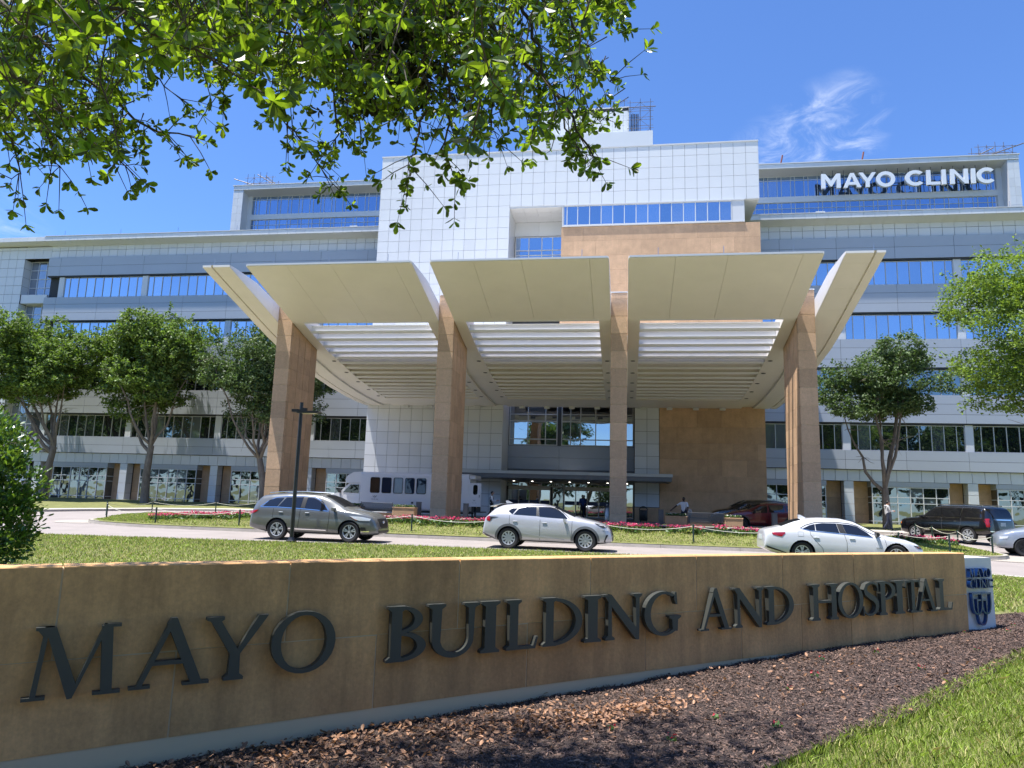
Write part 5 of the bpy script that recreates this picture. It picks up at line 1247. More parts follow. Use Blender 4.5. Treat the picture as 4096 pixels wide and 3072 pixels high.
# -- pale blue-grey crossover cut by the right edge
g_spec = dict(nx_spec); g_spec.update(paint='paint_blue_grey', r=0.36, L=4.72)
c = Car('parked_car', 'pale blue-grey car with black wheels cut off by the right picture edge', 'car', g_spec, (17.95, 34.2, hz(16.5, 33.5)), RAD(168))
c.both('window', [(-1.1, 1.10), (-.2, 1.04), (-.2, 1.42), (-.95, 1.45)], 'glass_car'); c.both('window', [(-.08, 1.04), (.95, .98), (.35, 1.38), (-.08, 1.42)], 'glass_car'); c.proj('windshield', [(.28, -.54), (.28, .54), (1.02, .68), (1.02, -.68)], 'glass_car', 'z')
c.mirrors(.66, 1.0, 'black_plastic'); c.wheels(spokes=5, rim='rim_black'); c.handles((-1.1, -.04), .95, 'black_plastic'); c.both('headlight', [(1.95, .80), (2.25, .76), (2.25, .66), (2.0, .70)], 'lamp_clear'); c.both('sill', [(-.95, .26), (.98, .26), (.98, .36), (-.95, .36)], 'black_plastic', off=.01); c.both('tail_light', [(-2.33, 1.02), (-2.1, 1.02), (-2.1, .9), (-2.3, .88)], 'lamp_red')
# -- dark red crossover and black car under the canopy
r_spec = dict(nx_spec); r_spec.update(paint='paint_red')
c = Car('parked_car', 'dark red crossover under the canopy behind the ribbed column', 'car', r_spec, (8.02, 44.75, hz(8, 44.7)), math.pi)
c.both('window', [(-1.75, 1.14), (-1.05, 1.10), (-1.05, 1.46), (-1.4, 1.46)], 'glass_car'); c.both('window', [(-.98, 1.09), (-.12, 1.04), (-.12, 1.46), (-.98, 1.48)], 'glass_car'); c.both('window', [(-.02, 1.03), (.95, .98), (.38, 1.38), (-.02, 1.45)], 'glass_car'); c.proj('windshield', [(.28, -.54), (.28, .54), (1.02, .68), (1.02, -.68)], 'glass_car', 'z')
c.mirrors(.66, 1.0, 'black_plastic'); c.wheels(spokes=5, rim='rim_black'); c.handles((-1.1, -.04), .95, 'paint_red'); c.both('headlight', [(1.95, .84), (2.22, .78), (2.22, .70), (2.0, .76)], 'lamp_clear'); c.both('tail_light', [(-2.33, 1.02), (-2.1, 1.02), (-2.1, .9), (-2.3, .88)], 'lamp_red')
for xa in r_spec['axles']:
    r0 = .375 * 1.125; ou = [(xa + (r0 + .07) * math.cos(RAD(a)), .375 + (r0 + .07) * math.sin(RAD(a))) for a in range(-8, 189, 12)]; ii = [(xa + r0 * math.cos(RAD(a)), .375 + r0 * math.sin(RAD(a))) for a in range(-8, 189, 12)]
    c.both('arch_cladding', ou + ii[::-1], 'black_plastic', off=.012, step=.5)
c.strip('door_gap', [(-.08, 1.0), (-.1, .36)], .010, 'gap_black')
k_spec = dict(suv_spec); k_spec.update(paint='paint_black')
c = Car('parked_car', 'black car parked beyond the dark red crossover', 'car', k_spec, (7.75, 48.1, hz(8, 48)), math.pi)
c.both('window', [(-1.8, 1.18), (-1.0, 1.15), (-1.0, 1.54), (-1.5, 1.52)], 'glass_car'); c.both('window', [(-.9, 1.15), (-.1, 1.10), (-.1, 1.58), (-.9, 1.58)], 'glass_car'); c.both('window', [(0, 1.10), (1.0, 1.06), (.5, 1.42), (0, 1.56)], 'glass_car'); c.proj('windshield', [(.36, -.56), (.36, .56), (1.2, .7), (1.2, -.7)], 'glass_car', 'z')
c.mirrors(.82, 1.06); c.wheels(spokes=5); c.both('headlight', [(2.0, .95), (2.3, .88), (2.3, .80), (2.05, .86)], 'lamp_clear'); c.handles((-1.2, -.2), 1.0, 'chrome'); c.both('tail_light', [(-2.5, 1.08), (-2.25, 1.06), (-2.3, .95), (-2.48, .92)], 'lamp_red')

# -- white shuttle bus with an open rear door
bus = thing('shuttle_bus', 'white shuttle bus with dark windows stopped behind the second column', 'bus', (-14.4, 47.6, hz(-14, 47.6)))
def rprof(x0, x1, z0, z1, r, n=4):
    o = []
    for cx, cz, a0 in ((x1 - r, z0 + r, -90), (x1 - r, z1 - r, 0), (x0 + r, z1 - r, 90), (x0 + r, z0 + r, 180)):
        o += [(cx + r * math.cos(RAD(a0 + 90 * i / n)), cz + r * math.sin(RAD(a0 + 90 * i / n))) for i in range(n + 1)]
    return o
b = MB(); sec = rprof(-1.18, 1.18, 0.42, 2.88, 0.20)
b.prism(sec, lambda y, z: (-3.0, y, z), lambda y, z: (4.35, y, z)); b.build('bus_body', 'bus_white', bus, True)
b = MB(); cap = [(-3.0, 2.88), (-3.55, 2.84), (-3.95, 2.62), (-4.12, 2.32), (-3.98, 2.10), (-3.0, 2.16)]
b.prism(cap, lambda x, z: (x, -1.05, z), lambda x, z: (x, 1.05, z)); b.build('cab_cap', 'bus_white', bus)
b = MB(); cab = [(-3.0, 0.55), (-3.0, 2.15), (-3.85, 2.10), (-4.5, 1.48), (-5.35, 1.28), (-5.5, 1.05), (-5.5, 0.55)]
b.prism(cab, lambda x, z: (x, -.98, z), lambda x, z: (x, .98, z)); b.build('cab', 'bus_white', bus)
for sd in (-1, 1):
    y = sd * 0.985; b = MB(); b.prism([(-3.15, 1.45), (-3.15, 2.02), (-3.75, 2.0), (-4.25, 1.48)], lambda x, z: (x, y, z), lambda x, z: (x, y + sd * .012, z)); b.build('cab_window', 'glass_car', bus)
    b = MB(); b.box(-4.52, -4.40, min(y, y + sd * .22), max(y, y + sd * .22), 1.45, 1.75); b.build('mirror', 'black_plastic', bus)
    b = MB(); b.tube([(-4.42, y + sd * .004, .65), (-4.42, y + sd * .004, 1.45)], .008, 4); b.tube([(-3.08, y + sd * .004, .65), (-3.08, y + sd * .004, 2.0)], .008, 4); b.build('door_gap', 'gap_black', bus)
    for i, x in enumerate([-2.30 + .79 * k for k in range(8)]):
        if i == 5: continue
        yy = sd * 1.182; b = MB(); b.prism(rprof(x, x + .66, 1.50, 2.53, .10), lambda a, z: (a, yy, z), lambda a, z: (a, yy + sd * .02, z)); w = b.build('window', 'black_plastic', bus)
        b = MB(); b.prism(rprof(x + .035, x + .625, 1.54, 2.49, .08), lambda a, z: (a, yy + sd * .0205, z), lambda a, z: (a, yy + sd * .026, z)); b.build('pane', 'glass_bus' if i else 'glass_car', w)
b = MB(); b.prism([(-4.5, 1.5), (-3.9, 2.08)], lambda x, z: (x, -.85, z), lambda x, z: (x, .85, z)) if False else None
b = MB(); b.add([(-4.48, -.85, 1.51), (-4.48, .85, 1.51), (-3.9, .80, 2.07), (-3.9, -.80, 2.07)], [(0, 1, 2, 3)]); b.build('windshield', 'glass_car', bus)
for x in (-4.55, 2.5): 
    for sd in (-1, 1): wheel(bus, x, sd * .92, .39, sd, spokes=6, twin=False, width=.26)
b = MB(); b.box(-4.0, 4.3, -1.0, 1.0, .30, .46); b.build('chassis', 'black_plastic', bus)
b = MB(); b.box(4.36, 4.44, -1.18, -.62, .75, 2.55); q = b.build('rear_corner', 'bus_white', bus)
b = MB(); b.box(4.42, 5.18, -1.16, -1.11, .80, 2.30); d = b.build('rear_door', 'bus_white', bus)
b = MB(); b.prism(rprof(4.66, 4.95, 1.56, 2.20, .12), lambda a, z: (a, -1.162, z), lambda a, z: (a, -1.175, z)); b.build('door_window', 'glass_car', d)
b = MB(); b.box(5.06, 5.09, -1.19, -1.162, 1.40, 1.56); b.build('door_lever', 'black_plastic', d)
b = MB(); b.box(4.37, 4.75, -1.0, .9, 2.56, 2.80); b.build('rear_vent', 'bus_white', bus)
b = MB(); b.box(4.36, 5.2, -.8, .8, .42, .48); b.box(4.5, 5.1, -.78, -.70, .48, .85); b.build('lift_platform', 'dark_metal', bus)
b = MB(); b.prism(rprof(.55, .70, .86, .99, .03), lambda a, z: (a, -1.185, z), lambda a, z: (a, -1.195, z)); b.build('fuel_flap', 'black_plastic', bus)
for x, z, s_ in ((-1.95, 1.06, .085), (4.75, 1.02, .05)):
    o = obj('phone_number', text_mesh('904-956-1784', s_, .002, 'bench_metal', 'phone_number'), bus, (x, -1.186 if x < 0 else -1.163, z)); o.rotation_euler = (RAD(90), 0, 0)
    e2 = []
    for cx, top, hw, bt in ((-.4, 1.0, .38, .1), (.4, 1.0, .38, .1), (0, .7, .38, -.3)): e2 += [ribbon([(cx - hw, top), (cx - hw, top - .4), (cx, bt), (cx + hw, top - .4), (cx + hw, top)], .12)]
    o = obj('emblem', letter_mesh((e2, 1.0), .16 * s_ / .085, .16 * s_ / .085, .003, 'bench_metal', 'emblem'), bus, (x, -1.184 if x < 0 else -1.162, z + .14))
# ------------------------------------------------------------------ street furniture
def place(b, name, material, parent, smooth=False): return b.build(name, material, parent, smooth)
# lamp post
lp = thing('street_lamp', 'tall black lamp post with flat lamp heads in front of the SUV', 'street lamp', (-11.80, 24.95, hz(-11.8, 24.9) + 0.0))
b = MB(); b.lathe([(0.075, 0.05), (0.068, 2.5), (0.060, 5.06)], n=16); b.build('pole', 'pole_black', lp, True)
b = MB(); b.rbox(-.15, .15, -.15, .15, 0.0, 0.10, .03); b.lathe([(.13, .10), (.10, .16), (.085, .20)], n=12); b.build('base', 'pole_black', lp)
b = MB(); b.box(-.11, .62, -.14, .14, 4.66, 4.74); b.prism([(.62, 4.66), (.78, 4.70), (.70, 4.74), (.62, 4.74)], lambda x, z: (x, -.14, z), lambda x, z: (x, .14, z)); hd = b.build('lamp_head', 'pole_black', lp)
b = MB(); b.box(.08, .60, -.12, .12, 4.645, 4.657); b.build('lens', 'lamp_lens', hd)
b = MB(); b.box(-.32, -.06, -.12, .12, 4.70, 4.80); b.build('lamp_head', 'pole_black', lp)
b = MB(); b.box(.02, .22, -.05, .05, 4.75, 4.85); b.tube([(.05, 0, 4.85), (.22, 0, 4.78)], .03, 6); b.build('bracket', 'pole_black', lp)

# posts and rope round the island
pp_front = [(-29.0, 37.6), (-26.5, 34.4), (-21.4, 31.05), (-17.2, 30.95), (-13.2, 31.0), (-9.2, 31.1), (-5.2, 31.0), (-1.2, 30.95), (2.75, 30.95), (6.8, 31.0), (10.6, 31.0), (12.6, 31.4)]
pp_right = [(14.55, 32.3), (15.05, 36.6), (15.35, 40.2), (15.3, 43.2 - 1.0)]
pp_left = [(-29.0, 37.6), (-29.4, 42.2), (-25.5, 42.9), (-21.9, 41.9)]
def rope_post(x, y, label, k=[0]):
    z = isl_z(x, y)
    t = thing('rope_post', label, 'rope post', (x, y, z - 0.02), group='green posts round the island')
    b = MB(); b.lathe([(.035, 0), (.035, .72), (.028, .75)], n=10); b.build('shaft', 'post_green', t)
    b = MB(); b.lathe([(.042, .66), (.042, .70)], n=10); b.build('collar', 'post_green', t)
LBP = 'thin dark green rope post at the edge of the island lawn'
for p in pp_front + pp_right + pp_left[1:]: rope_post(*p, LBP)
for nm, seq_, lb in (('rope', pp_front, 'pale rope slung between posts along the front of the island'), ('rope', [pp_front[-1]] + pp_right, 'pale rope slung between posts by the black SUV'), ('rope', pp_left, 'pale rope slung between posts at the far left of the island')):
    b = MB()
    for a, c in zip(seq_[:-1], seq_[1:]):
        za, zc = isl_z(*a) + .66, isl_z(*c) + .66; d = math.dist(a, c); sag = 0.045 * d + .02
        b.tube([(a[0] + (c[0] - a[0]) * t, a[1] + (c[1] - a[1]) * t, za + (zc - za) * t - sag * 4 * t * (1 - t)) for t in np.linspace(0, 1, 11)], .011, 5, cap=False)
    tag(b.build(nm, 'rope', None, True), lb, 'rope')

# benches flanked by stone planters
def bench(x, y, rot, label):
    t = thing('bench', label, 'bench', (x, y, hz(x, y)), rot)
    for i in range(9):
        b = MB(); z = .50 + .052 * i; yy = -.22 - .018 * i; b.rbox(-.95, .95, yy - .012, yy + .012, z, z + .036, .005); b.build('back_slat', 'bench_metal', t)
    for i in range(7):
        b = MB(); yy = -.18 + .07 * i; b.box(-.95, .95, yy, yy + .05, .44, .46); b.build('seat_slat', 'bench_metal', t)
    for sx in (-.98, .98):
        b = MB(); b.tube([(sx, -.30, 0), (sx, -.24, .45), (sx, -.40, .98)], .022, 6); b.build('leg', 'bench_metal', t, True)
        b = MB(); b.tube([(sx, .30, 0), (sx, .30, .46)], .022, 6); b.build('leg', 'bench_metal', t, True)
        b = MB(); b.tube([(sx, .30, .44), (sx, .30, .66), (sx, .10, .70), (sx, -.28, .68)], .018, 6); b.tube([(sx, -.24, .45), (sx, .30, .45)], .016, 6); b.build('arm', 'bench_metal', t, True)
    return t
def planter(x0, x1, y, label, flowers=True):
    cx = (x0 + x1) / 2; t = thing('planter', label, 'planter', (cx, y, hz(cx, y))); w = (x1 - x0) / 2
    b = MB(); b.rbox(-w, w, -.35, .35, 0, .66, .02); b.build('box', 'stone', t)
    b = MB(); b.rbox(-w - .02, w + .02, -.37, .37, .662, .72, .01); b.build('rim', 'stone', t)
    b = MB(); b.box(-w + .08, w - .08, -.28, .28, .722, .735); b.build('soil', 'mulch_soil', t)
    V, F, MI = [], [], []
    def quad(c, s, mi):
        a = NR.normal(size=3); a /= np.linalg.norm(a); u = np.cross(a, (0.3, .2, .9)); u /= np.linalg.norm(u); v = np.cross(a, u)
        o = len(V); V.extend([c - u * s, c - v * s * .6, c + u * s, c + v * s * .6]); F.append((o, o + 1, o + 2, o + 3)); MI.append(mi)
    for i in range(420): quad(np.array([NR.uniform(-w + .05, w - .05), NR.uniform(-.3, .3), .74 + NR.uniform(0, .12)]), NR.uniform(.03, .06), 0)
    for i in range(110): quad(np.array([NR.uniform(-w + .05, w - .05), NR.uniform(-.3, .3), .80 + NR.uniform(0, .08)]), NR.uniform(.022, .04), 1)
    obj('flowers', fastmesh('flowers', V, F, ['plant_leaf', 'flower_white'], MI), t)['kind'] = 'stuff'
    return t
def stone_seat(x0, x1, y, label):
    cx = (x0 + x1) / 2; b = MB(); w = (x1 - x0) / 2; b.rbox(-w, w, -.16, .16, 0, .36, .015)
    tag(b.build('seat_wall', 'stone', None, False, (cx, y, hz(cx, y))), label, 'low wall')
BY = 42.35
bench(-14.62, BY, 0.0, 'grey slatted bench in front of the white shuttle bus'); bench(4.42, BY, 0.0, 'grey slatted bench beside the dark red crossover')
planter(-13.66, -12.32, BY, 'sandstone planter of white flowers right of the bench by the bus'); planter(-17.0, -15.62, BY, 'sandstone planter of white flowers left of the bench by the bus')
planter(2.22, 3.40, BY, 'sandstone planter of white flowers below the man in the white shirt'); planter(5.44, 6.40, BY, 'sandstone planter of white flowers by the front wheel of the red car')
stone_seat(-15.58, -13.70, BY + .10, 'low sandstone wall under the bench by the bus'); stone_seat(3.46, 5.38, BY + .10, 'low sandstone wall under the bench by the red car')
for x, y, lb in ((-12.42, 43.3, 'square grey bollard beside the planter and bus wheel'), (-9.40, 42.9, 'square grey bollard just right of the second column'), (2.02, 43.0, 'square grey bollard left of the planter under the man'), (8.25, 43.0, 'square grey bollard in front of the red car door')):
    b = MB(); b.rbox(-.14, .14, -.14, .14, 0, 1.0, .02); t = thing('bollard', lb, 'bollard', (x, y, hz(x, y))); b.build('post', 'bollard_grey', t); b = MB(); b.rbox(-.15, .15, -.15, .15, 1.002, 1.05, .02); b.build('cap', 'bollard_grey', t)
tb_ = thing('litter_bin', 'black hooded litter bin against the sandstone wall', 'litter bin', (1.28, 53.6, hz(1.28, 53.6)))
b = MB(); b.lathe([(.26, .08), (.29, .12), (.30, .80), (.28, .83)], n=20); b.build('body', 'bin_black', tb_, True)
b = MB(); b.tube([(.28 * math.cos(RAD(a)), 0, .82 + .26 * math.sin(RAD(a))) for a in range(0, 181, 15)], .035, 8); b.lathe([(.24, .98), (.10, 1.05), (.02, 1.07)], n=16); b.build('hood', 'bin_black', tb_, True)
for sx in (-.2, .2): b = MB(); b.box(sx - .03, sx + .03, -.03, .03, 0, .1); b.build('foot', 'bin_black', tb_)
ab = thing('ash_bin', 'silver cylindrical ash bin beside the entrance doors', 'ash bin', (-1.34, 54.2, hz(-1.3, 54.2)))
b = MB(); b.lathe([(.17, 0), (.17, .92), (.15, .95)], n=20); b.build('body', 'steel', ab, True); b = MB(); b.lathe([(.10, .95), (.03, 1.05), (.03, 1.18)], n=12); b.build('top', 'steel', ab, True)
# roof scaffolds
def scaffold(name, label, loc, nx, nz, w, h, bits, tilt=None):
    t = thing(name, label, 'scaffold', loc); r = .032
    for i in range(nx + 1):
        for y in (0, 1.6):
            b = MB(); b.tube([(i * w, y, 0), (i * w, y, nz * h + rnd.uniform(.2, .9))], r, 5); b.build('standard', 'scaffold', t)
    for j in range(nz + 1):
        for y in (0, 1.6):
            b = MB(); b.tube([(-.4, y, j * h + .1), (nx * w + .4, y, j * h + .1)], r * .9, 5); b.build('ledger', 'scaffold', t)
    for j in range(nz):
        for i in range(nx):
            b = MB(); b.tube([(i * w, 0, j * h + .1), ((i + 1) * w, 0, (j + 1) * h + .1)] if (i + j) % 2 else [((i + 1) * w, 0, j * h + .1), (i * w, 0, (j + 1) * h + .1)], r * .7, 5); b.build('brace', 'scaffold', t)
    for (x, z, dx, dz) in bits:
        b = MB(); b.tube([(x, .3, z), (x + dx, .3, z + dz)], .06, 6); b.build('plank', 'scaffold', t)
    return t
kt_ = 92.0 / 60
s1 = scaffold('roof_scaffold', 'tall scaffold tower with a dark ladder cage beside the lift tower', (0.25 * kt_, 91.6, zt1), 2, 4, 1.35, 1.25, [(-.4, 4.6, 3.8, 0)])
for i in range(5):
    b = MB(); b.box(.10 + .22 * i, .24 + .22 * i, .1, .25, .1, 3.5); b.build('cage_bar', 'dark_metal', s1)
scaffold('roof_scaffold', 'low scaffold rails along the top of the lift tower', (-5.2 * kt_, 93.0, tz + .05), 4, 1, 1.9, 1.35, [])
scaffold('roof_scaffold', 'tangled scaffold frame on the far left corner of the roof storeys', (-38.6 * k, 85.5, zr + .1), 4, 2, .9, .85, [(-2.2, 1.9, 3.6, -1.2), (1.2, 2.4, 2.6, -1.6), (2.4, 2.2, 2.2, -1.9)])
scaffold('roof_scaffold', 'tangled scaffold frame on the roof above the big sign', (30.6 * k, 85.5, zr + .1), 4, 2, .9, .85, [(-1, .4, 2.8, 1.4), (.5, .6, 4.5, 1.6)])
for x, lb in ((13.9, 'short rust red rooftop mast left of the roof sign'), (20.9, 'short rust red rooftop mast above the roof sign')):
    b = MB(); b.tube([(0, 0, 0), (0.05, 0, .9), (0.25, 0, 1.9)], .10, 6); b.tube([(0, 0, .0), (.0, 0, .5)], .16, 6); tag(b.build('roof_mast', 'rust_red', None, True, (x * k, 85.5, zr)), lb, 'mast')

# ------------------------------------------------------------------ people
def person(label, loc, rotz, J, top, bottom, skin, hair, shoe='cloth_black', H=1.75, sleeve=0.5, extra=None):
    """one continuous skinned body; J moves joints: offsets in metres from the standing pose (x right, y forward)"""
    t = thing('person', label, 'person', loc, rotz); s = H / 1.75
    P = dict(pel=(0, 0, .98), sp=(0, .0, 1.18), ch=(0, .0, 1.36), nk=(0, .0, 1.50), hd=(0, .02, 1.57),
             hL=(-.10, 0, .94), kL=(-.11, .01, .52), aL=(-.11, -.01, .10), tL=(-.12, .15, .045), hR=(.10, 0, .94), kR=(.11, .01, .52), aR=(.11, -.01, .10), tR=(.12, .15, .045),
             sL=(-.19, 0, 1.43), eL=(-.25, -.02, 1.15), wL=(-.26, .05, .90), sR=(.19, 0, 1.43), eR=(.25, -.02, 1.15), wR=(.26, .05, .90))
    P.update(J)
    R_ = dict(pel=(.155, .11), sp=(.145, .105), ch=(.165, .115), nk=(.062, .062), hd=(.06, .06), hL=(.095, .095), kL=(.068, .068), aL=(.05, .05), tL=(.045, .035), hR=(.095, .095), kR=(.068, .068), aR=(.05, .05), tR=(.045, .035), sL=(.075, .075), eL=(.05, .05), wL=(.036, .036), sR=(.075, .075), eR=(.05, .05), wR=(.036, .036))
    E_ = [('pel', 'sp'), ('sp', 'ch'), ('ch', 'nk'), ('nk', 'hd'), ('pel', 'hL'), ('hL', 'kL'), ('kL', 'aL'), ('aL', 'tL'), ('pel', 'hR'), ('hR', 'kR'), ('kR', 'aR'), ('aR', 'tR'), ('ch', 'sL'), ('sL', 'eL'), ('eL', 'wL'), ('ch', 'sR'), ('sR', 'eR'), ('eR', 'wR')]
    names = list(P); vs = [Vector(P[n]) * s for n in names]; es = [(names.index(a), names.index(b_)) for a, b_ in E_]
    rad = [tuple(q * s for q in R_[n]) for n in names]
    # hands: a palm and five unequal fingers rooted in it
    for sd, w, e in ((-1, 'wL', 'eL'), (1, 'wR', 'eR')):
        W0 = Vector(P[w]) * s; d = (W0 - Vector(P[e]) * s).normalized(); side = d.cross(Vector((0, 1, 0)) if abs(d.y) < .8 else Vector((1, 0, 0))).normalized()
        palm = W0 + d * .075 * s; ip = len(vs); vs.append(palm); rad.append((.030 * s, .018 * s)); es.append((names.index(w), ip))
        for i, (o, ln) in enumerate(((-.027, .062), (-.009, .075), (.009, .072), (.026, .055))):
            a = len(vs); vs.append(palm + d * .03 * s + side * o * s); rad.append((.010 * s,) * 2); es.append((ip, a))
            vs.append(palm + d * (.03 + ln) * s + side * o * 1.2 * s + Vector((0, .012, 0)) * s); rad.append((.008 * s,) * 2); es.append((a, a + 1))
        a = len(vs); vs.append(W0 + d * .05 * s - side * .045 * s); rad.append((.011 * s,) * 2); es.append((ip, a)); vs.append(W0 + d * .085 * s - side * .065 * s); rad.append((.009 * s,) * 2); es.append((a, a + 1))
    me = bpy.data.meshes.new('sk'); me.from_pydata(vs, es, []); o = bpy.data.objects.new('tmp_sk', me); COL.objects.link(o)
    md = o.modifiers.new('k', 'SKIN'); md.use_smooth_shade = True
    for i, sv in enumerate(me.skin_vertices[0].data): sv.radius = rad[i]; sv.use_root = (i == 0)
    sb = o.modifiers.new('s', 'SUBSURF'); sb.levels = 2; sb.render_levels = 2
    dg = bpy.context.evaluated_depsgraph_get(); bm_ = bpy.data.meshes.new_from_object(o.evaluated_get(dg)); bpy.data.objects.remove(o)
    # head merged into the same mesh: an egg with nose, brow and chin
    bm = bmesh.new(); bm.from_mesh(bm_); hc = (Vector(P['hd']) + Vector((0, .015, .085))) * s; ht = J.get('head_turn', 0.0) if False else 0.0
    r = bmesh.ops.create_uvsphere(bm, u_segments=18, v_segments=14, radius=1.0)
    for v in r['verts']:
        q = v.co.copy(); f = max(0, q.y); nose = math.exp(-((q.x / .16) ** 2 + ((q.z + .12) / .20) ** 2)) * (1 if q.y > 0 else 0); eye = math.exp(-(((abs(q.x) - .36) / .16) ** 2 + ((q.z - .05) / .12) ** 2)) * (1 if q.y > 0 else 0); mo = math.exp(-((q.x / .3) ** 2 + ((q.z + .50) / .06) ** 2)) * (1 if q.y > 0 else 0); ear = math.exp(-(((q.y + .05) / .18) ** 2 + ((q.z + .02) / .25) ** 2)) * (1 if abs(q.x) > .85 else 0)
        wz = 1 - .22 * max(0, -q.z) ** 1.5
        v.co = hc + Vector((q.x * .075 * wz * (1 + .18 * ear), q.y * .095 * wz + .022 * nose - .010 * eye - .006 * mo, q.z * .118)) * s
    me2 = bpy.data.meshes.new('body'); bm.to_mesh(me2); bm.free()
    for mm in (skin, top, bottom, shoe): me2.materials.append(MATS[mm])
    mi = []; ch = Vector(P['ch']); waist = P['pel'][2] * s
    def near(c, a, b_):
        A, B = Vector(P[a]) * s, Vector(P[b_]) * s; u = max(0, min(1, (c - A).dot(B - A) / (B - A).length_squared)); return (c - (A + (B - A) * u)).length, u
    for p in me2.polygons:
        c = p.center; dn = [(near(c, 'sL', 'eL'), 'ua'), (near(c, 'eL', 'wL'), 'fa'), (near(c, 'sR', 'eR'), 'ua'), (near(c, 'eR', 'wR'), 'fa'), (near(c, 'hL', 'kL'), 'lg'), (near(c, 'kL', 'aL'), 'lg'), (near(c, 'hR', 'kR'), 'lg'), (near(c, 'kR', 'aR'), 'lg'), (near(c, 'aL', 'tL'), 'ft'), (near(c, 'aR', 'tR'), 'ft'), (near(c, 'pel', 'sp'), 'to'), (near(c, 'sp', 'ch'), 'to'), (near(c, 'ch', 'nk'), 'to'), (near(c, 'nk', 'hd'), 'hd')]
        (dd, u), kd = min(dn, key=lambda q: q[0][0])
        hd_ = (c - hc).length < .125 * s
        if hd_ or kd == 'hd': m_ = 0
        elif kd == 'ua': m_ = 1
        elif kd == 'fa': m_ = 1 if sleeve > .9 and u < .93 else 0
        elif kd == 'lg': m_ = 2
        elif kd == 'ft': m_ = 3
        else: m_ = 1 if c.z > waist - .02 else 2
        if kd == 'ua' and sleeve < .5 and u > sleeve * 1.8: m_ = 0
        mi.append(m_)
    me2.polygons.foreach_set('material_index', mi); me2.polygons.foreach_set('use_smooth', [True] * len(mi)); obj('body', me2, t)
    hb = bmesh.new(); r = bmesh.ops.create_uvsphere(hb, u_segments=18, v_segments=12, radius=1.0)
    for v in r['verts']: q = v.co; v.co = hc + Vector((q.x * .082, q.y * .098 - .012, q.z * .105 + .024)) * s
    dead = [v for v in hb.verts if (v.co.y - hc.y) > .035 * s and (v.co.z - hc.z) < .055 * s or (v.co.z - hc.z) < -.05 * s]
    bmesh.ops.delete(hb, geom=dead, context='VERTS'); hm = bpy.data.meshes.new('hair'); hb.to_mesh(hm); hb.free(); hm.materials.append(MATS[hair]); hm.polygons.foreach_set('use_smooth', [True] * len(hm.polygons)); obj('hair', hm, t)
    if extra: extra(t, P, s)
    return t
ZP = lambda x, y: hz(x, y)
def vest(t, P, s):
    b = MB(); b.lathe([(.155, 0), (.16, .2), (.175, .40), (.12, .50)], (0, 0, .97 * s), 14)
    for i, v in enumerate(b.v): b.v[i] = (v[0] * 1.06, v[1] * .80, v[2])
    b.build('vest', 'cloth_black', t, True)
person('young man in a white shirt and black waistcoat walking from the bus', (-8.35, 45.6, ZP(-8.3, 45.6)), RAD(-75), dict(kL=(-.11, .16, .54), aL=(-.11, .20, .12), tL=(-.12, .36, .06), kR=(.11, -.06, .52), aR=(.11, -.28, .16), tR=(.12, -.16, .05), eR=(.24, .05, 1.17), wR=(.18, .28, 1.20)), 'cloth_white', 'cloth_black', 'skin_light', 'hair_dark', H=1.80, sleeve=1.0, extra=vest)
person('person in black trousers standing behind the open bus door', (-9.75, 46.9, ZP(-9.7, 46.9)), RAD(160), {}, 'cloth_black', 'cloth_black', 'skin_light', 'hair_dark', H=1.72, sleeve=1.0)
person('man in a white polo shirt reaching to the left over the planter', (3.35, 43.55, ZP(3.3, 43.5)), RAD(150), dict(eR=(.46, .05, 1.26), wR=(.66, .12, 1.08), eL=(-.27, .05, 1.16), wL=(-.26, .12, .93)), 'cloth_white', 'cloth_navy', 'skin_dark', 'hair_dark', H=1.76, sleeve=.45)
person('man in a grey hooded top walking with a phone past the tree', (15.75, 47.75, ZP(15.8, 47.7) + .126), RAD(-80), dict(kL=(-.11, .18, .54), aL=(-.11, .24, .13), tL=(-.12, .40, .07), kR=(.11, -.05, .52), aR=(.11, -.30, .17), tR=(.12, -.18, .05), eR=(.25, .06, 1.15), wR=(.12, .32, 1.16), eL=(-.25, .06, 1.15), wL=(-.10, .32, 1.16), hd=(0, .06, 1.56)), 'cloth_grey', 'cloth_navy', 'skin_light', 'hair_dark', H=1.78, sleeve=1.0, extra=lambda t, P, s: (lambda b: (b.lathe([(.10, 0), (.115, .05), (.08, .10)], (0, -.05, 1.43 * s), 12), b.build('hood', 'cloth_grey', t, True)))(MB()))
person('grey-haired person in a blue patterned shirt at the glass doors', (-3.25, 56.4, ZP(-3.2, 56.4)), RAD(20), dict(eR=(.25, .06, 1.16), wR=(.20, .22, 1.02)), 'cloth_blue', 'cloth_navy', 'skin_light', 'hair_grey', H=1.76)
# seated person by the wall
person('seated person in a checked top beside the white-shirted man', (4.15, 50.6, ZP(4.1, 50.6) - .42), RAD(170), dict(kL=(-.12, .42, .92), aL=(-.12, .44, .50), tL=(-.12, .58, .45), kR=(.12, .42, .92), aR=(.12, .44, .50), tR=(.12, .58, .45), wL=(-.12, .28, 1.1), wR=(.12, .28, 1.1)), 'cloth_grey', 'cloth_navy', 'skin_light', 'hair_dark', H=1.72, sleeve=1.0)
sb_ = thing('wall_bench', 'dark bench against the sandstone wall with a seated person', 'bench', (4.6, 50.75, hz(4.6, 50.7)))
b = MB(); b.rbox(-1.4, 1.4, -.25, .25, .42, .47, .02); b.build('seat', 'dark_metal', sb_)
for sx in (-1.2, 1.2): b = MB(); b.box(sx - .04, sx + .04, -.2, .2, 0, .42); b.build('leg', 'dark_metal', sb_)
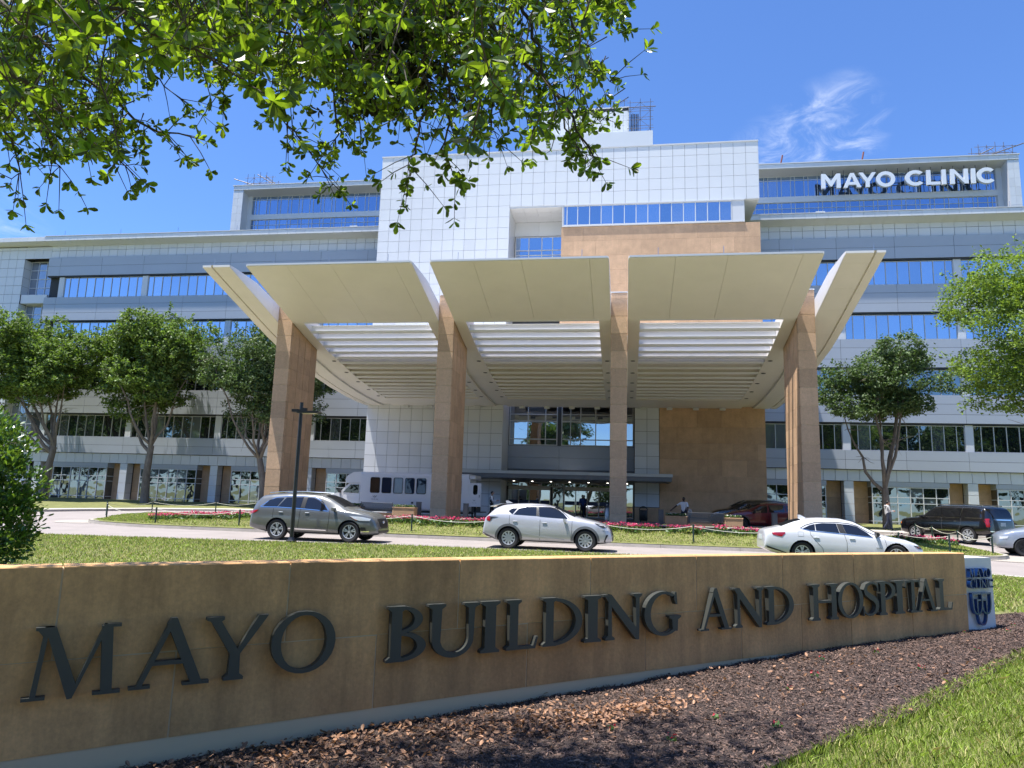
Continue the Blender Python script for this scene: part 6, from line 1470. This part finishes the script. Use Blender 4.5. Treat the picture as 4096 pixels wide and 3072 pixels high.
# ------------------------------------------------------------------ vegetation
def unit(v): return v / np.maximum(np.linalg.norm(v, axis=-1, keepdims=True), 1e-9)
def leaf_quads(C_, size, rng, up=0.35, aspect=0.5):
    """rhombic leaves at the points C_ (n,3)"""
    n = len(C_); nrm = rng.normal(size=(n, 3)); nrm[:, 2] = np.abs(nrm[:, 2]) + up; nrm = unit(nrm)
    a = rng.normal(size=(n, 3)); a = unit(a - nrm * (a * nrm).sum(1, keepdims=True)); b = np.cross(nrm, a)
    s = (size * rng.uniform(0.65, 1.3, n))[:, None]
    V = np.stack([C_ - a * s * .5, C_ - b * s * aspect * .5 + a * s * .08, C_ + a * s * .5, C_ + b * s * aspect * .5 + a * s * .08], 1).reshape(-1, 3)
    return V, np.arange(4 * n).reshape(n, 4)
def crown_points(lumps, nclus, per, cr, rng, shell=0.55):
    L_ = np.array(lumps); w = (L_[:, 3] * L_[:, 4] * L_[:, 5]) ** (2 / 3); idx = rng.choice(len(L_), nclus, p=w / w.sum())
    d = unit(rng.normal(size=(nclus, 3))); d[:, 2] = np.where(d[:, 2] < -.5, d[:, 2] * .6, d[:, 2]); r = rng.uniform(shell, 1.0, (nclus, 1)) ** .7
    c = L_[idx, :3] + d * r * L_[idx, 3:6]
    pts = c[:, None, :] + rng.normal(size=(nclus, per, 3)) * cr * np.array([1, 1, .75])
    return pts.reshape(-1, 3), c
def limb_path(a, b, rng, n=6, sag=0.0, wob=.12):
    a = np.array(a, float); b = np.array(b, float); L = np.linalg.norm(b - a); t = np.linspace(0, 1, n)[:, None]
    p = a + (b - a) * t; p[1:-1] += rng.normal(size=(n - 2, 3)) * L * wob * .35
    p[:, 2] += np.sin(t[:, 0] * math.pi) * sag * L
    return [tuple(q) for q in p]
def tree(name, label, base, trunk, crown, nl, mat_leaf, leaf=.16, nclus=2400, per=14, cr=.22, seed=1, group=None, bark='bark', limbs=9, rt=.24, lump=.27, tw=90, cat='tree'):
    """trunk: list of (dx,dy,z) up to the fork; crown: (cx,cy,cz,rx,ry,rz) in world"""
    rng = np.random.default_rng(seed); t = thing(name, label, cat, base, group=group); B = np.array(base)
    cx, cy, cz, rx, ry, rz = crown; lumps = []
    for i in range(nl):
        d = unit(rng.normal(size=3)); d[2] = d[2] * .9 + .12; r = rng.uniform(.35, .92); q = rng.uniform(lump * .6, lump * 1.3)
        lumps.append((cx + d[0] * rx * r, cy + d[1] * ry * r, cz + d[2] * rz * r, rx * q, ry * q, rz * q * 1.05))
    pts, cl = crown_points(lumps, nclus, per, cr, rng, shell=.6)
    for _ in range(int(nclus * .03)):                        # shoots that break the outline
        q = lumps[rng.integers(len(lumps))]; a = np.array(q[:3]) + unit(rng.normal(size=3) + np.array([0, 0, .5])) * np.array(q[3:6]); dv = unit(a - np.array([cx, cy, cz - rz * .5])) * rng.uniform(.4, 1.1)
        pts = np.concatenate([pts, a + dv * rng.random((26, 1)) + rng.normal(size=(26, 3)) * .09])
    V, F = leaf_quads(pts - B, leaf, rng)
    obj('crown', fastmesh('crown', V, F, mat_leaf), t)
    b = MB(); pp = [(x, y, z) for x, y, z in trunk]; m = len(pp)
    b.tube([(pp[0][0], pp[0][1], -.3)] + pp, [rt * 1.5] + [rt * (1.25 - .45 * i / (m - 1)) for i in range(m)], 10); b.build('trunk', bark, t, True)
    fk = np.array(pp[-1]); lo = sorted(lumps, key=lambda q: q[2])
    b2 = MB()
    for i in range(limbs):
        q = sorted(lumps)[int((i + .5) * len(lumps) / limbs)]; e = np.array(q[:3]) - B; st = fk if i % 3 else np.array(pp[-2]) * .25 + fk * .75
        e = st + (e - st) * .95; ct = st + (e - st) * np.array([.62, .62, .34]); tt = np.linspace(0, 1, 7)[:, None]; pth = st * (1 - tt) ** 2 + ct * 2 * tt * (1 - tt) + e * tt ** 2; pth[1:-1] += rng.normal(size=(5, 3)) * .10; path = [tuple(v_) for v_ in pth]; r0 = rt * rng.uniform(.42, .62)
        b2 = MB(); b2.tube(path, [r0 * (1 - .8 * k / 6) for k in range(7)], 7); b2.build('limb', bark, t, True)
        bt = MB()
        for _ in range(tw // limbs):
            k = rng.integers(3, 7); s0 = np.array(path[k]); e2 = s0 + rng.normal(size=3) * np.array(q[3:6]) * .55
            bt.tube(limb_path(s0, e2, rng, 4), [r0 * .22, r0 * .17, r0 * .11, r0 * .05], 4, cap=False)
        if bt.v: bt.build('twigs', bark, t)
    return t
Zb = lambda x, y: hz(x, y) + .12
tree('shade_tree', 'spreading green shade tree nearest the glossy bush at far left', (-50.4, 57.0, Zb(-50, 57)), [(0, 0, 0), (.2, 0, 2.4), (.5, .1, 4.6)], (-52.4, 56.6, 12.2, 7.6, 4.0, 5.3), 56, 'leaf_tree', leaf=.27, nclus=4200, seed=3, cr=.16, rt=.30, limbs=8)
tree('shade_tree', 'tall vase-shaped shade tree in the middle of the left row', (-40.5, 57.0, Zb(-40, 57)), [(0, 0, 0), (-.1, 0, 2.4), (.0, .1, 4.9)], (-41.2, 56.6, 12.5, 7.0, 4.0, 5.3), 54, 'leaf_tree', leaf=.27, nclus=4000, seed=9, cr=.16, rt=.30, limbs=9)
tree('shade_tree', 'darker shade tree half hidden by the leftmost canopy column', (-29.6, 57.0, Zb(-29, 57)), [(0, 0, 0), (-.3, 0, 2.2), (-.9, .1, 4.4)], (-30.4, 56.6, 10.9, 7.2, 3.9, 5.1), 54, 'leaf_tree_dark', leaf=.24, nclus=4000, seed=14, cr=.16, rt=.28, limbs=9)
tree('shade_tree', 'small forked dark green tree near the black SUV', (16.55, 50.2, Zb(16.5, 50.2)), [(0, 0, 0), (-.02, 0, 1.4), (-.05, 0, 2.6)], (16.85, 50.2, 9.8, 5.3, 3.4, 3.3), 26, 'leaf_tree_dark', leaf=.20, nclus=2400, seed=21, limbs=6, rt=.24, cr=.14)
tree('shade_tree', 'bright green tree reaching in from the right picture edge', (24.5, 38.5, Zb(24, 39) - .1), [(0, 0, 0), (-.1, 0, 2.5), (-.3, .1, 4.8)], (22.4, 38.0, 10.2, 8.4, 4.4, 4.5), 52, 'leaf_tree_light', leaf=.18, nclus=4400, per=15, seed=33, limbs=10, cr=.17)
# broadleaf trees on the far side of the lawn, behind the camera: they show in the window glass
base_t = None
spots = [(-136 + 8.6 * i, -20 - 5.5 * ((i * 3) % 4) / 3, 1.25 + .09 * ((i * 5) % 4)) for i in range(13)] + [(-24 + 10.5 * i, -22 - 6 * ((i * 3) % 4) / 3, (.95, 1.15, .85, 1.05, 1.2)[i % 5]) for i in range(4)] + [(21 + 8.8 * i, -20 - 5.5 * ((i * 3) % 4) / 3, 1.2 + .09 * ((i * 5) % 4)) for i in range(9)]
src = []
for i, s_ in enumerate((41, 52)):
    src.append(tree('oak_tree', 'broad oak across the lawn seen only in the window glass', (0, 0, 0), [(0, 0, 0), (.1, 0, 2), (.2, .1, 3.6)], (0, 0, 8.2, 6.4, 5.5, 7.6), 34, 'leaf_tree_dark', leaf=.60, nclus=1500, per=12, cr=.5, seed=s_, limbs=6, rt=.35, group='oaks across the lawn', tw=0))
for i, (x, y, s_) in enumerate(spots):
    o = src[i] if i < 2 else copy_tree(src[i % 2])
    o.location = (x, y, -.1); o.scale = (s_, s_, s_ * (1 + .12 * ((i * 7) % 5 - 2) / 2)); o.rotation_euler = (0, 0, i * 1.3)

# leaf with a midrib fold, six corners a side
LEAF6 = np.array([[0, 0, 0], [.0, .5, -.03], [0, 1.0, .02], [.15, .93, .05], [.27, .66, .07], [.15, .25, .05]])
def fine_leaves(base, dirn, nrm, length, width=1.0, curl=None):
    """obovate leaves: two six-sided halves each; arrays (n,3)"""
    n = len(base); d = unit(dirn); nn = unit(nrm - d * (nrm * d).sum(1, keepdims=True)); sd = np.cross(d, nn); L = np.asarray(length).reshape(-1, 1, 1)
    out = []
    for s in (1, -1):
        T = LEAF6[None] * np.array([s * width, 1, 1])
        z = T[..., 2:3]
        if curl is not None: z = z + curl.reshape(-1, 1, 1) * (T[..., 1:2] ** 2)
        P = base[:, None, :] + L * (T[..., 0:1] * sd[:, None, :] + T[..., 1:2] * d[:, None, :] + z * nn[:, None, :])
        out.append(P if s > 0 else P[:, [0, 5, 4, 3, 2, 1]])
    V = np.concatenate(out, 1).reshape(-1, 3); F = np.arange(len(V)).reshape(-1, 6); return V, F
# glossy bush at the left
rng = np.random.default_rng(5)
bx, by = -13.45, 13.6; bz = hz(bx, by)
bu = thing('bush', 'large glossy evergreen bush at the left picture edge', 'bush', (bx, by, bz))
lumps = [(bx + a, by + c, bz + e, r, r * .9, r * .8) for a, c, e, r in ((0, 0, 1.1, 1.15), (.5, -.3, .75, .85), (-.5, 0, 1.5, 1.1), (.35, .1, 1.9, .85), (-.1, 0, 2.6, .85), (.1, -.2, 3.1, .55), (.75, -.1, 1.5, .55), (.55, -.4, 2.35, .5), (.7, -.1, 2.75, .4), (-.8, 0, 2.2, 1.0), (-.6, .1, 3.0, .8))]
pts, cl = crown_points(lumps, 1150, 9, .075, rng, shell=.72)
cen = np.repeat(cl, 9, 0); out = pts - np.array([bx, by, bz + 1.2]); dr = unit(pts - cen + unit(out) * .06 + np.array([0, 0, .05])); nr = unit(rng.normal(size=pts.shape) * .6 + np.array([0, 0, 1.0]))
V, F = fine_leaves(pts - np.array([bx, by, bz]), dr, nr, rng.uniform(.085, .13, len(pts)), 1.1); obj('foliage', fastmesh('foliage', V, F, 'leaf_bush'), bu)
for i in range(7):
    b = MB(); q = lumps[i]; b.tube(limb_path((rng.uniform(-.12, .12), rng.uniform(-.12, .12), -.1), np.array(q[:3]) - np.array([bx, by, bz]), rng, 5), [.035, .03, .024, .018, .01], 6); b.build('stem', 'bark_dark', bu, True)
pl = [(bx + 1.75 * math.cos(t), by + 1.5 * math.sin(t)) for t in np.linspace(0, 2 * math.pi, 28, endpoint=False)]
struct(sheet('mulch_ring', pl, lambda x, y: hz(x, y) + .02, .3, 'mulch_soil'))

# overhanging oak: limbs from a trunk behind the camera, drooping leafy branches in front of it
rng = np.random.default_rng(77)
S_OV = 4096 / 2212
def ov_pt(x, y, d):                                            # point d metres along the view ray of a spot in the photograph
    v = CF * 2895.8 + CR * (x * S_OV - 2048) - CU * (y * S_OV - 1536); v = v / v.dot(CF); return np.array((0, 0, 1.75)) + np.array(v) * d
oak = thing('oak_tree', 'overhanging oak branches filling the upper left sky', 'tree', (-6.2, -2.6, -.25)); OB = np.array((-6.2, -2.6, -.25))
b = MB(); b.tube([(0, 0, -.3), (.1, .1, 1.5), (.5, .5, 3.6), (1.0, .9, 5.2)], [.55, .42, .36, .30], 14); b.build('trunk', 'bark_dark', oak, True)
BR = [  # drooping branches: points in the photograph (2212 wide), distance from, to, thickness
    ([(-60, 60), (60, 130), (188, 191), (321, 304), (425, 330)], 4.6, 4.3, .020), ([(-60, 100), (85, 232), (191, 301), (301, 430)], 4.4, 4.2, .018), ([(120, -50), (297, 61), (410, 120), (506, 171), (588, 246)], 2.9, 2.7, .009),
    ([(700, -40), (690, 80), (650, 191), (612, 280), (667, 369), (735, 455)], 5.0, 4.6, .014), ([(740, -40), (713, 85), (728, 328), (722, 390)], 4.8, 4.6, .012), ([(880, -50), (914, 103), (924, 240), (893, 363), (876, 445)], 4.4, 4.2, .014),
    ([(930, -40), (962, 164), (979, 240), (955, 359), (995, 450)], 4.3, 4.1, .013), ([(960, -60), (1044, 31), (1095, 116), (1208, 222), (1285, 380)], 4.9, 4.4, .032), ([(1100, -50), (1157, 86), (1181, 192), (1240, 330), (1275, 390)], 4.4, 4.2, .013),
    ([(1190, -50), (1250, 96), (1284, 171), (1335, 205)], 4.2, 4.1, .010), ([(1240, -50), (1318, 27), (1350, 80)], 4.2, 4.2, .008), ([(1030, 20), (1060, 190), (1060, 300), (1080, 345)], 4.5, 4.3, .010), ([(-60, 240), (15, 310), (40, 400), (20, 440)], 4.6, 4.5, .010),
    ([(-60, 190), (60, 260), (110, 350), (150, 440)], 4.7, 4.4, .012), ([(180, -50), (260, 90), (330, 180), (400, 250)], 5.2, 5.0, .014), ([(330, -50), (420, 60), (470, 150), (485, 245)], 4.8, 4.6, .012), ([(560, -50), (575, 80), (600, 170), (640, 220)], 4.9, 4.7, .012), ([(800, -50), (810, 120), (850, 230), (880, 300)], 5.0, 4.8, .014), ([(600, -40), (720, 120), (760, 230), (790, 330)], 5.6, 5.2, .014), ([(1150, -50), (1230, 130), (1260, 240), (1300, 300)], 5.0, 4.8, .011),
    ([(450, -40), (560, 40), (640, 90), (700, 200)], 6.0, 5.5, .02), ([(40, -50), (120, 60), (200, 140), (250, 220)], 5.6, 5.2, .018), ([(860, -50), (1000, 140), (1120, 240), (1180, 330)], 5.6, 5.1, .014), ([(0, 0), (60, 90), (150, 120)], 3.0, 2.8, .010)]
LB, LD, LN, LL = [], [], [], []
def whorl(c, ax, n, size, rng):
    ax = unit(ax[None])[0]; k = np.cross(ax, (.3, .8, .2)); k /= np.linalg.norm(k); k2 = np.cross(ax, k)
    for i in range(n):
        t = 2 * math.pi * i / n + rng.uniform(-.4, .4); o = k * math.cos(t) + k2 * math.sin(t); d = o * rng.uniform(.7, 1.1) + ax * rng.uniform(.2, .9)
        nn = ax * .8 - o * .5 + rng.normal(size=3) * .35 + np.array([0, 0, .5]); LB.append(c + ax * rng.uniform(-.02, .01)); LD.append(d); LN.append(nn); LL.append(size * rng.uniform(.75, 1.25))
tw = MB()
for pts2, d0, d1, th in BR:
    m = len(pts2); P = [ov_pt(x, y - 42 * max(0, y) / 450, d0 + (d1 - d0) * i / (m - 1)) for i, (x, y) in enumerate(pts2)]
    fine = []
    for i in range(m - 1):
        for q in np.linspace(0, 1, 5, endpoint=False): fine.append(P[i] * (1 - q) + P[i + 1] * q)
    fine.append(P[-1]); fine = np.array(fine); sm = fine.copy(); sm[1:-1] = (fine[:-2] + fine[1:-1] * 2 + fine[2:]) / 4; sm[1:-1] += rng.normal(size=sm[1:-1].shape) * .012
    nn_ = len(sm); b = MB(); b.tube([tuple(p - OB) for p in sm], [th * (1 - .85 * i / (nn_ - 1)) for i in range(nn_)], 6); b.build('branch', 'bark_dark', oak, True)
    big = .066 if d0 < 3.1 else .053
    Ls = np.linalg.norm(np.diff(sm, axis=0), axis=1).cumsum(); tot = Ls[-1]; s = .15
    while s < tot:
        i = min(int(np.searchsorted(Ls, s)), nn_ - 2); c = sm[i]; ax = sm[i + 1] - sm[i]
        sdv = rng.normal(size=3); sdv[2] -= .35; sdv = unit(sdv[None])[0]; ln = rng.uniform(.06, .26); e = c + sdv * ln + unit(ax[None])[0] * ln * .5
        tw.tube([tuple(c - OB), tuple((c + e) / 2 + np.array([0, 0, .01]) - OB), tuple(e - OB)], [.0032, .0026, .0016], 4, cap=False)
        whorl(e, e - c, rng.integers(5, 8), big, rng)
        if rng.random() < .6: whorl((c + e) / 2, e - c, 3, big * .85, rng)
        s += rng.uniform(.024, .055)
    whorl(sm[-1], sm[-1] - sm[-2], 7, big, rng)
MASK = [(0, -60), (1345, -60), (1350, 75), (1295, 150), (1310, 250), (1240, 330), (1180, 340), (1100, 300), (1040, 330), (960, 290), (930, 250), (880, 310), (800, 300), (740, 260), (720, 180), (640, 190), (560, 170), (500, 190), (430, 170), (330, 150), (250, 180), (330, 330), (260, 400), (130, 380), (80, 260), (0, 330)]
holes = [(rng.uniform(0, 1340), rng.uniform(20, 330), rng.uniform(14, 42)) for _ in range(46)] + [(265, 85, 42), (300, 130, 30), (560, 200, 40)]
n_ = 0
while n_ < 2150:
    x, y = rng.uniform(-60, 1350), rng.uniform(-60, 340)
    if not in_poly(x, y, MASK): continue
    if any((x - hx) ** 2 + (y - hy) ** 2 < hr * hr for hx, hy, hr in holes): continue
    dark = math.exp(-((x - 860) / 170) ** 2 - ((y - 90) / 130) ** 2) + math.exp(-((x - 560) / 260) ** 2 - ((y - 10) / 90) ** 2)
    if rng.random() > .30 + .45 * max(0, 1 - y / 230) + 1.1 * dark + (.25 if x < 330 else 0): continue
    d = rng.uniform(3.6, 6.6) if rng.random() > .04 else rng.uniform(2.2, 3.2); c = ov_pt(x, y, d); ax = np.array([rng.normal() * .5, rng.normal() * .5, -.5 - rng.random()])
    st = c - unit(ax[None])[0] * rng.uniform(.12, .4)
    tw.tube([tuple(st - OB), tuple((st + c) / 2 + rng.normal(size=3) * .015 - OB), tuple(c - OB)], [.004, .003, .0018], 4, cap=False)
    whorl(c, ax, rng.integers(5, 8), .052, rng); whorl(st * .6 + c * .4, ax, 5, .049, rng); n_ += 1
tw.build('twigs', 'bark_dark', oak)
ND = len(LB)
for _ in range(700):                                         # dense knot of darker, less translucent leaves
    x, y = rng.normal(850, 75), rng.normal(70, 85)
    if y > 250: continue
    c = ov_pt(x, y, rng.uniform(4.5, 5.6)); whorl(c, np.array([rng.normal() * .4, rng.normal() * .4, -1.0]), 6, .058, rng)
LB, LD, LN, LL = map(np.array, (LB, LD, LN, LL))
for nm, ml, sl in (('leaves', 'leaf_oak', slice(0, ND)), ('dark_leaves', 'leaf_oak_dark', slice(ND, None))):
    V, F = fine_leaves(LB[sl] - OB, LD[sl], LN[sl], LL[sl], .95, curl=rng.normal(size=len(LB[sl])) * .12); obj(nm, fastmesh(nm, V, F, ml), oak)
for e in ((-3.5, 3.5, 6.2), (-.5, 4.0, 5.0), (-5.5, 4.0, 5.2), (-2.0, 1.5, 6.5), (.8, 2.2, 5.4)):
    b = MB(); e = np.array(e); b.tube(limb_path((1.0, .9, 5.2), e - OB, rng, 7, wob=.1), [.17, .15, .13, .10, .08, .06, .04], 8); b.build('limb', 'bark_dark', oak, True)
# the rest of the oak's crown, above the picture, that shades the near end of the wall
rng = np.random.default_rng(8)
lumps = [(-5.8, -1.0, 7.2, 3.2, 3.2, 1.6), (-3.2, 1.6, 6.9, 2.6, 2.2, 1.2), (-1.6, 3.0, 6.2, 1.9, 1.6, .9), (-5.6, 3.0, 6.6, 2.2, 2.0, 1.2), (-4.2, 4.2, 5.9, 1.8, 1.3, .8)]
pts, cl = crown_points(lumps, 1500, 8, .16, rng, shell=.2)
vis = []
for p in pts:
    v = Vector(p) - Vector((0, 0, 1.75)); zc = v.dot(CF)
    vis.append(not (zc > .2 and abs(v.dot(CR) / zc) < .75 and abs(v.dot(CU) / zc) < .555))
V, F = leaf_quads(pts[np.array(vis)] - OB, .105, rng, aspect=.55); obj('upper_crown', fastmesh('upper_crown', V, F, 'leaf_oak'), oak)

# ------------------------------------------------------------------ grass, mulch, leaves, flowers
def blades(name, label, poly, n, zf, hmin, hmax, w, rng, dry=.12, excl=None, near=None):
    xs = np.array([p[0] for p in poly]); ys = np.array([p[1] for p in poly]); P = []
    while len(P) < n:
        m = n; X = rng.uniform(xs.min(), xs.max(), m); Y = rng.uniform(ys.min(), ys.max(), m)
        ok = in_poly_np(X, Y, poly)
        for x, y in zip(X[ok], Y[ok]):
            if excl is None or not excl(x, y):
                P.append((x, y, zf(x, y)))
                if len(P) >= n: break
    P = np.array(P); n = len(P); a = rng.uniform(0, 2 * math.pi, n); h = rng.uniform(hmin, hmax, n); lean = rng.normal(size=(n, 2)) * .55
    side = np.stack([np.cos(a), np.sin(a), np.zeros(n)], 1) * (w * rng.uniform(.7, 1.3, n))[:, None]
    mid = P + np.stack([lean[:, 0] * h * .35, lean[:, 1] * h * .35, h * .6], 1); tip = P + np.stack([lean[:, 0] * h, lean[:, 1] * h, h * .95], 1)
    V = np.stack([P - side - np.array([0, 0, .01]), P + side - np.array([0, 0, .01]), mid + side * .8, tip, mid - side * .8], 1).reshape(-1, 3); F = np.arange(5 * n).reshape(n, 5)
    mi = (rng.random(n) < dry).astype(np.int32)
    o = obj(name, fastmesh(name, V, F, ['grass_blade', 'grass_dry'], mi)); tag(o, label, 'grass', kind='stuff'); return o
rng = np.random.default_rng(19)
wallpoly = [tuple(wall_pt(s, .05)[0][:2]) for s in np.arange(-3, 12.6, .5)]
inm = lambda x, y: in_poly(x, y, MULCH)
blades('grass', 'short sunlit grass at the lower right corner', [(0.9, 5.35), (1.35, 4.9), (3.2, 5.4), (5.4, 8.6), (8.3, 12.8), (6.0, 11.4), (4.35, 9.55), (3.2, 8.1), (2.25, 6.95)], 34000, lambda x, y: hz(x, y), .03, .075, .0030, rng, .16, None)
blades('grass', 'sunlit lawn between the sign wall and the drive', [(-14.5, 12.0), (-4.9, 6.0), (0, 9.6), (4.5, 13.2), (4.5, 25.1), (1, 25.62), (-3, 25.87), (-8, 25.82), (-13, 25.02), (-19.5, 24.2), (-22, 24.0)], 105000, lambda x, y: hz(x, y), .035, .085, .009, rng, .30, None)
blades('grass', 'strip of lawn beyond the white sign pillar', [(5.6, 14.1), (8.4, 14.1), (13, 19), (10.5, 23.4), (6, 24.8), (4.5, 25.0), (4.5, 13.5)], 26000, lambda x, y: hz(x, y), .035, .085, .009, rng, .30, inm)
ISL_IN = [(x + (.25 if x < -15 else -.25 if x > 10 else 0), y + (.22 if y < 36 else -.25)) for x, y in ISLAND]
blades('grass', 'clipped grass on the roped-off island', ISL_IN, 60000, isl_z, .03, .075, .014, rng, .28, lambda x, y: (y > 34.6 and -22 < x < 11.5))
# mulch chips
def chips(name, label, poly, n, zf, smin, smax, material, rng, excl=None):
    xs = np.array([p[0] for p in poly]); ys = np.array([p[1] for p in poly]); P = []
    while len(P) < n:
        X = rng.uniform(xs.min(), xs.max(), n); Y = rng.uniform(ys.min(), ys.max(), n); ok = in_poly_np(X, Y, poly)
        P += [(x, y, zf(x, y) + rng.uniform(0, .02)) for x, y in zip(X[ok], Y[ok])]
    P = np.array(P[:n]); d = rng.normal(size=(n, 3)); d[:, 2] *= .35; d = unit(d); u = rng.normal(size=(n, 3)); u[:, 2] += 1.5; u = unit(u - d * (u * d).sum(1, keepdims=True)); s = np.cross(d, u); L = rng.uniform(smin, smax, n)[:, None]
    w = L * rng.uniform(.15, .4, (n, 1)); th = L * .10
    V = np.stack([P - d * L + s * w, P - d * L * .9 - s * w, P + d * L - s * w * .6, P + d * L * .9 + s * w, P + u * th * 1.6], 1).reshape(-1, 3)
    o = np.arange(n)[:, None] * 5; F = np.concatenate([o + np.array([[0, 1, 4]]), o + np.array([[1, 2, 4]]), o + np.array([[2, 3, 4]]), o + np.array([[3, 0, 4]])], 0)
    ob = obj(name, fastmesh(name, V, F, material)); tag(ob, label, 'mulch', kind='stuff'); return ob
mz = lambda x, y: hz(x, y) + .012 + .012 * math.sin(7 * x + 3 * y) * math.sin(5 * y - 2 * x)
MV = [tuple(wall_pt(s, .0)[0][:2]) for s in np.arange(1.0, 12.4, .5)] + [(6.0, 13.5), (6.8, 14.0), (8.2, 14.0), (8.0, 12.9), (6.0, 11.3), (4.5, 9.5), (3.3, 8.0), (2.36, 6.84), (1.1, 5.63), (.2, 4.5), (-2.8, 4.2)]
chips('mulch_chips', 'dark shredded bark mulch in front of the sign wall', MV, 75000, mz, .005, .019, 'mulch_chip', rng)
# fallen leaves
def litter(n, spots_, label):
    P = []
    while len(P) < n:
        s0, o0, ss, so = spots_[rng.integers(len(spots_))]; s = rng.normal(s0, ss); off = abs(rng.normal(o0, so)) + .04
        if s > 11.5: continue
        p = wall_pt(s, off)[0]
        if in_poly(p.x, p.y, MULCH): P.append((p.x, p.y, mz(p.x, p.y) + rng.uniform(.01, .045)))
    P = np.array(P); d = rng.normal(size=(n, 3)); d[:, 2] *= .25; nr = rng.normal(size=(n, 3)) * .45 + np.array([0, 0, 1]); V, F = fine_leaves(P, d, nr, rng.uniform(.03, .056, n), 1.15, curl=rng.normal(size=n) * .35)
    o = obj('fallen_leaves', fastmesh('fallen_leaves', V, F, 'dead_leaf')); tag(o, label, 'leaves', kind='stuff')
litter(1900, [(2.6, .2, .9, .18), (3.2, .5, .7, .25), (4.2, .7, .6, .2), (5.0, .8, .4, .15), (2.0, .7, .8, .4)], 'drift of brown fallen oak leaves along the foot of the wall')
litter(260, [(6.5, .9, 1.6, .6), (8.5, .8, 1.3, .5), (6.0, 1.8, 1.5, .7), (7.5, 1.6, 1.5, .7)], 'scattered brown leaves on the open mulch')
# small red bedding plants in the mulch
def begonia_mesh(nl, nf, r, h, fm, rng, lf=.05):
    V, F, MI = [], [], []
    def q(c, s, mi, up):
        a = rng.normal(size=3) + np.array([0, 0, up]); a /= np.linalg.norm(a); u = np.cross(a, (.3, .9, .1)); u /= np.linalg.norm(u); v = np.cross(a, u); o = len(V); V.extend([c - u * s, c - v * s * .75, c + u * s, c + v * s * .75]); F.append((o, o + 1, o + 2, o + 3)); MI.append(mi)
    for i in range(nl): t = rng.uniform(0, 6.28); rr = r * math.sqrt(rng.random()); q(np.array([rr * math.cos(t), rr * math.sin(t), rng.uniform(.02, h * .75)]), lf * rng.uniform(.6, 1.2), 0, 1.0)
    for i in range(nf): t = rng.uniform(0, 6.28); rr = r * 1.05 * math.sqrt(rng.random()); q(np.array([rr * math.cos(t), rr * math.sin(t), h * rng.uniform(.65, 1.1)]), lf * .62 * rng.uniform(.6, 1.2), 1, .6)
    return fastmesh('flowers', V, F, ['plant_leaf', fm], MI)
rng = np.random.default_rng(23)
sp_m = [begonia_mesh(9, 9, .04, .06, 'flower_red', rng, .018) for _ in range(3)]
for i, (x, y) in enumerate([(1.55, 7.6), (.75, 6.55), (2.9, 9.4), (3.9, 10.9), (4.6, 11.2), (2.2, 9.0), (.35, 6.0), (1.2, 6.35), (5.7, 12.2), (3.1, 8.6), (-.1, 6.2), (1.9, 8.1), (4.2, 9.9), (5.3, 11.5)]):
    o = obj('bedding_plant', sp_m[i % 3], None, (x, y, mz(x, y)), i * 1.1); sc_ = .75 + .13 * (i % 4); o.scale = (sc_,) * 3; tag(o, 'tiny red bedding plant growing in the dark mulch', 'plant', 'red plants in the mulch')
pk = [begonia_mesh(80, 55, .24, .28, 'flower_pink', rng, .055) for _ in range(4)]
FL = [(x + rng.uniform(-.15, .15), 32.35 + rng.uniform(-.2, .2)) for x in np.arange(-22.5, 8.5, .46) if not (1.2 < x < 5.5 and rng.random() < .45)] + [(x + rng.uniform(-.1, .1), 32.9 + rng.uniform(-.2, .2)) for x in np.arange(-22.5, -13.0, .5)] + [(x, 32.8 + rng.uniform(-.15, .15)) for x in np.arange(-3.2, 1.4, .5)] + [(13.4 + .35 * i, 38.6 - .45 * i + rng.uniform(-.2, .2)) for i in range(5)] + [(13.0 + .35 * i, 38.2 - .4 * i) for i in range(4)]
for i, (x, y) in enumerate(FL):
    o = obj('flower_clump', pk[i % 4], None, (x, y, isl_z(x, y) - .01), i * .9); sc_ = rng.uniform(1.0, 1.35); o.scale = (sc_,) * 3; tag(o, 'clump of pink and red begonias edging the island lawn', 'flowers', 'begonias edging the island')
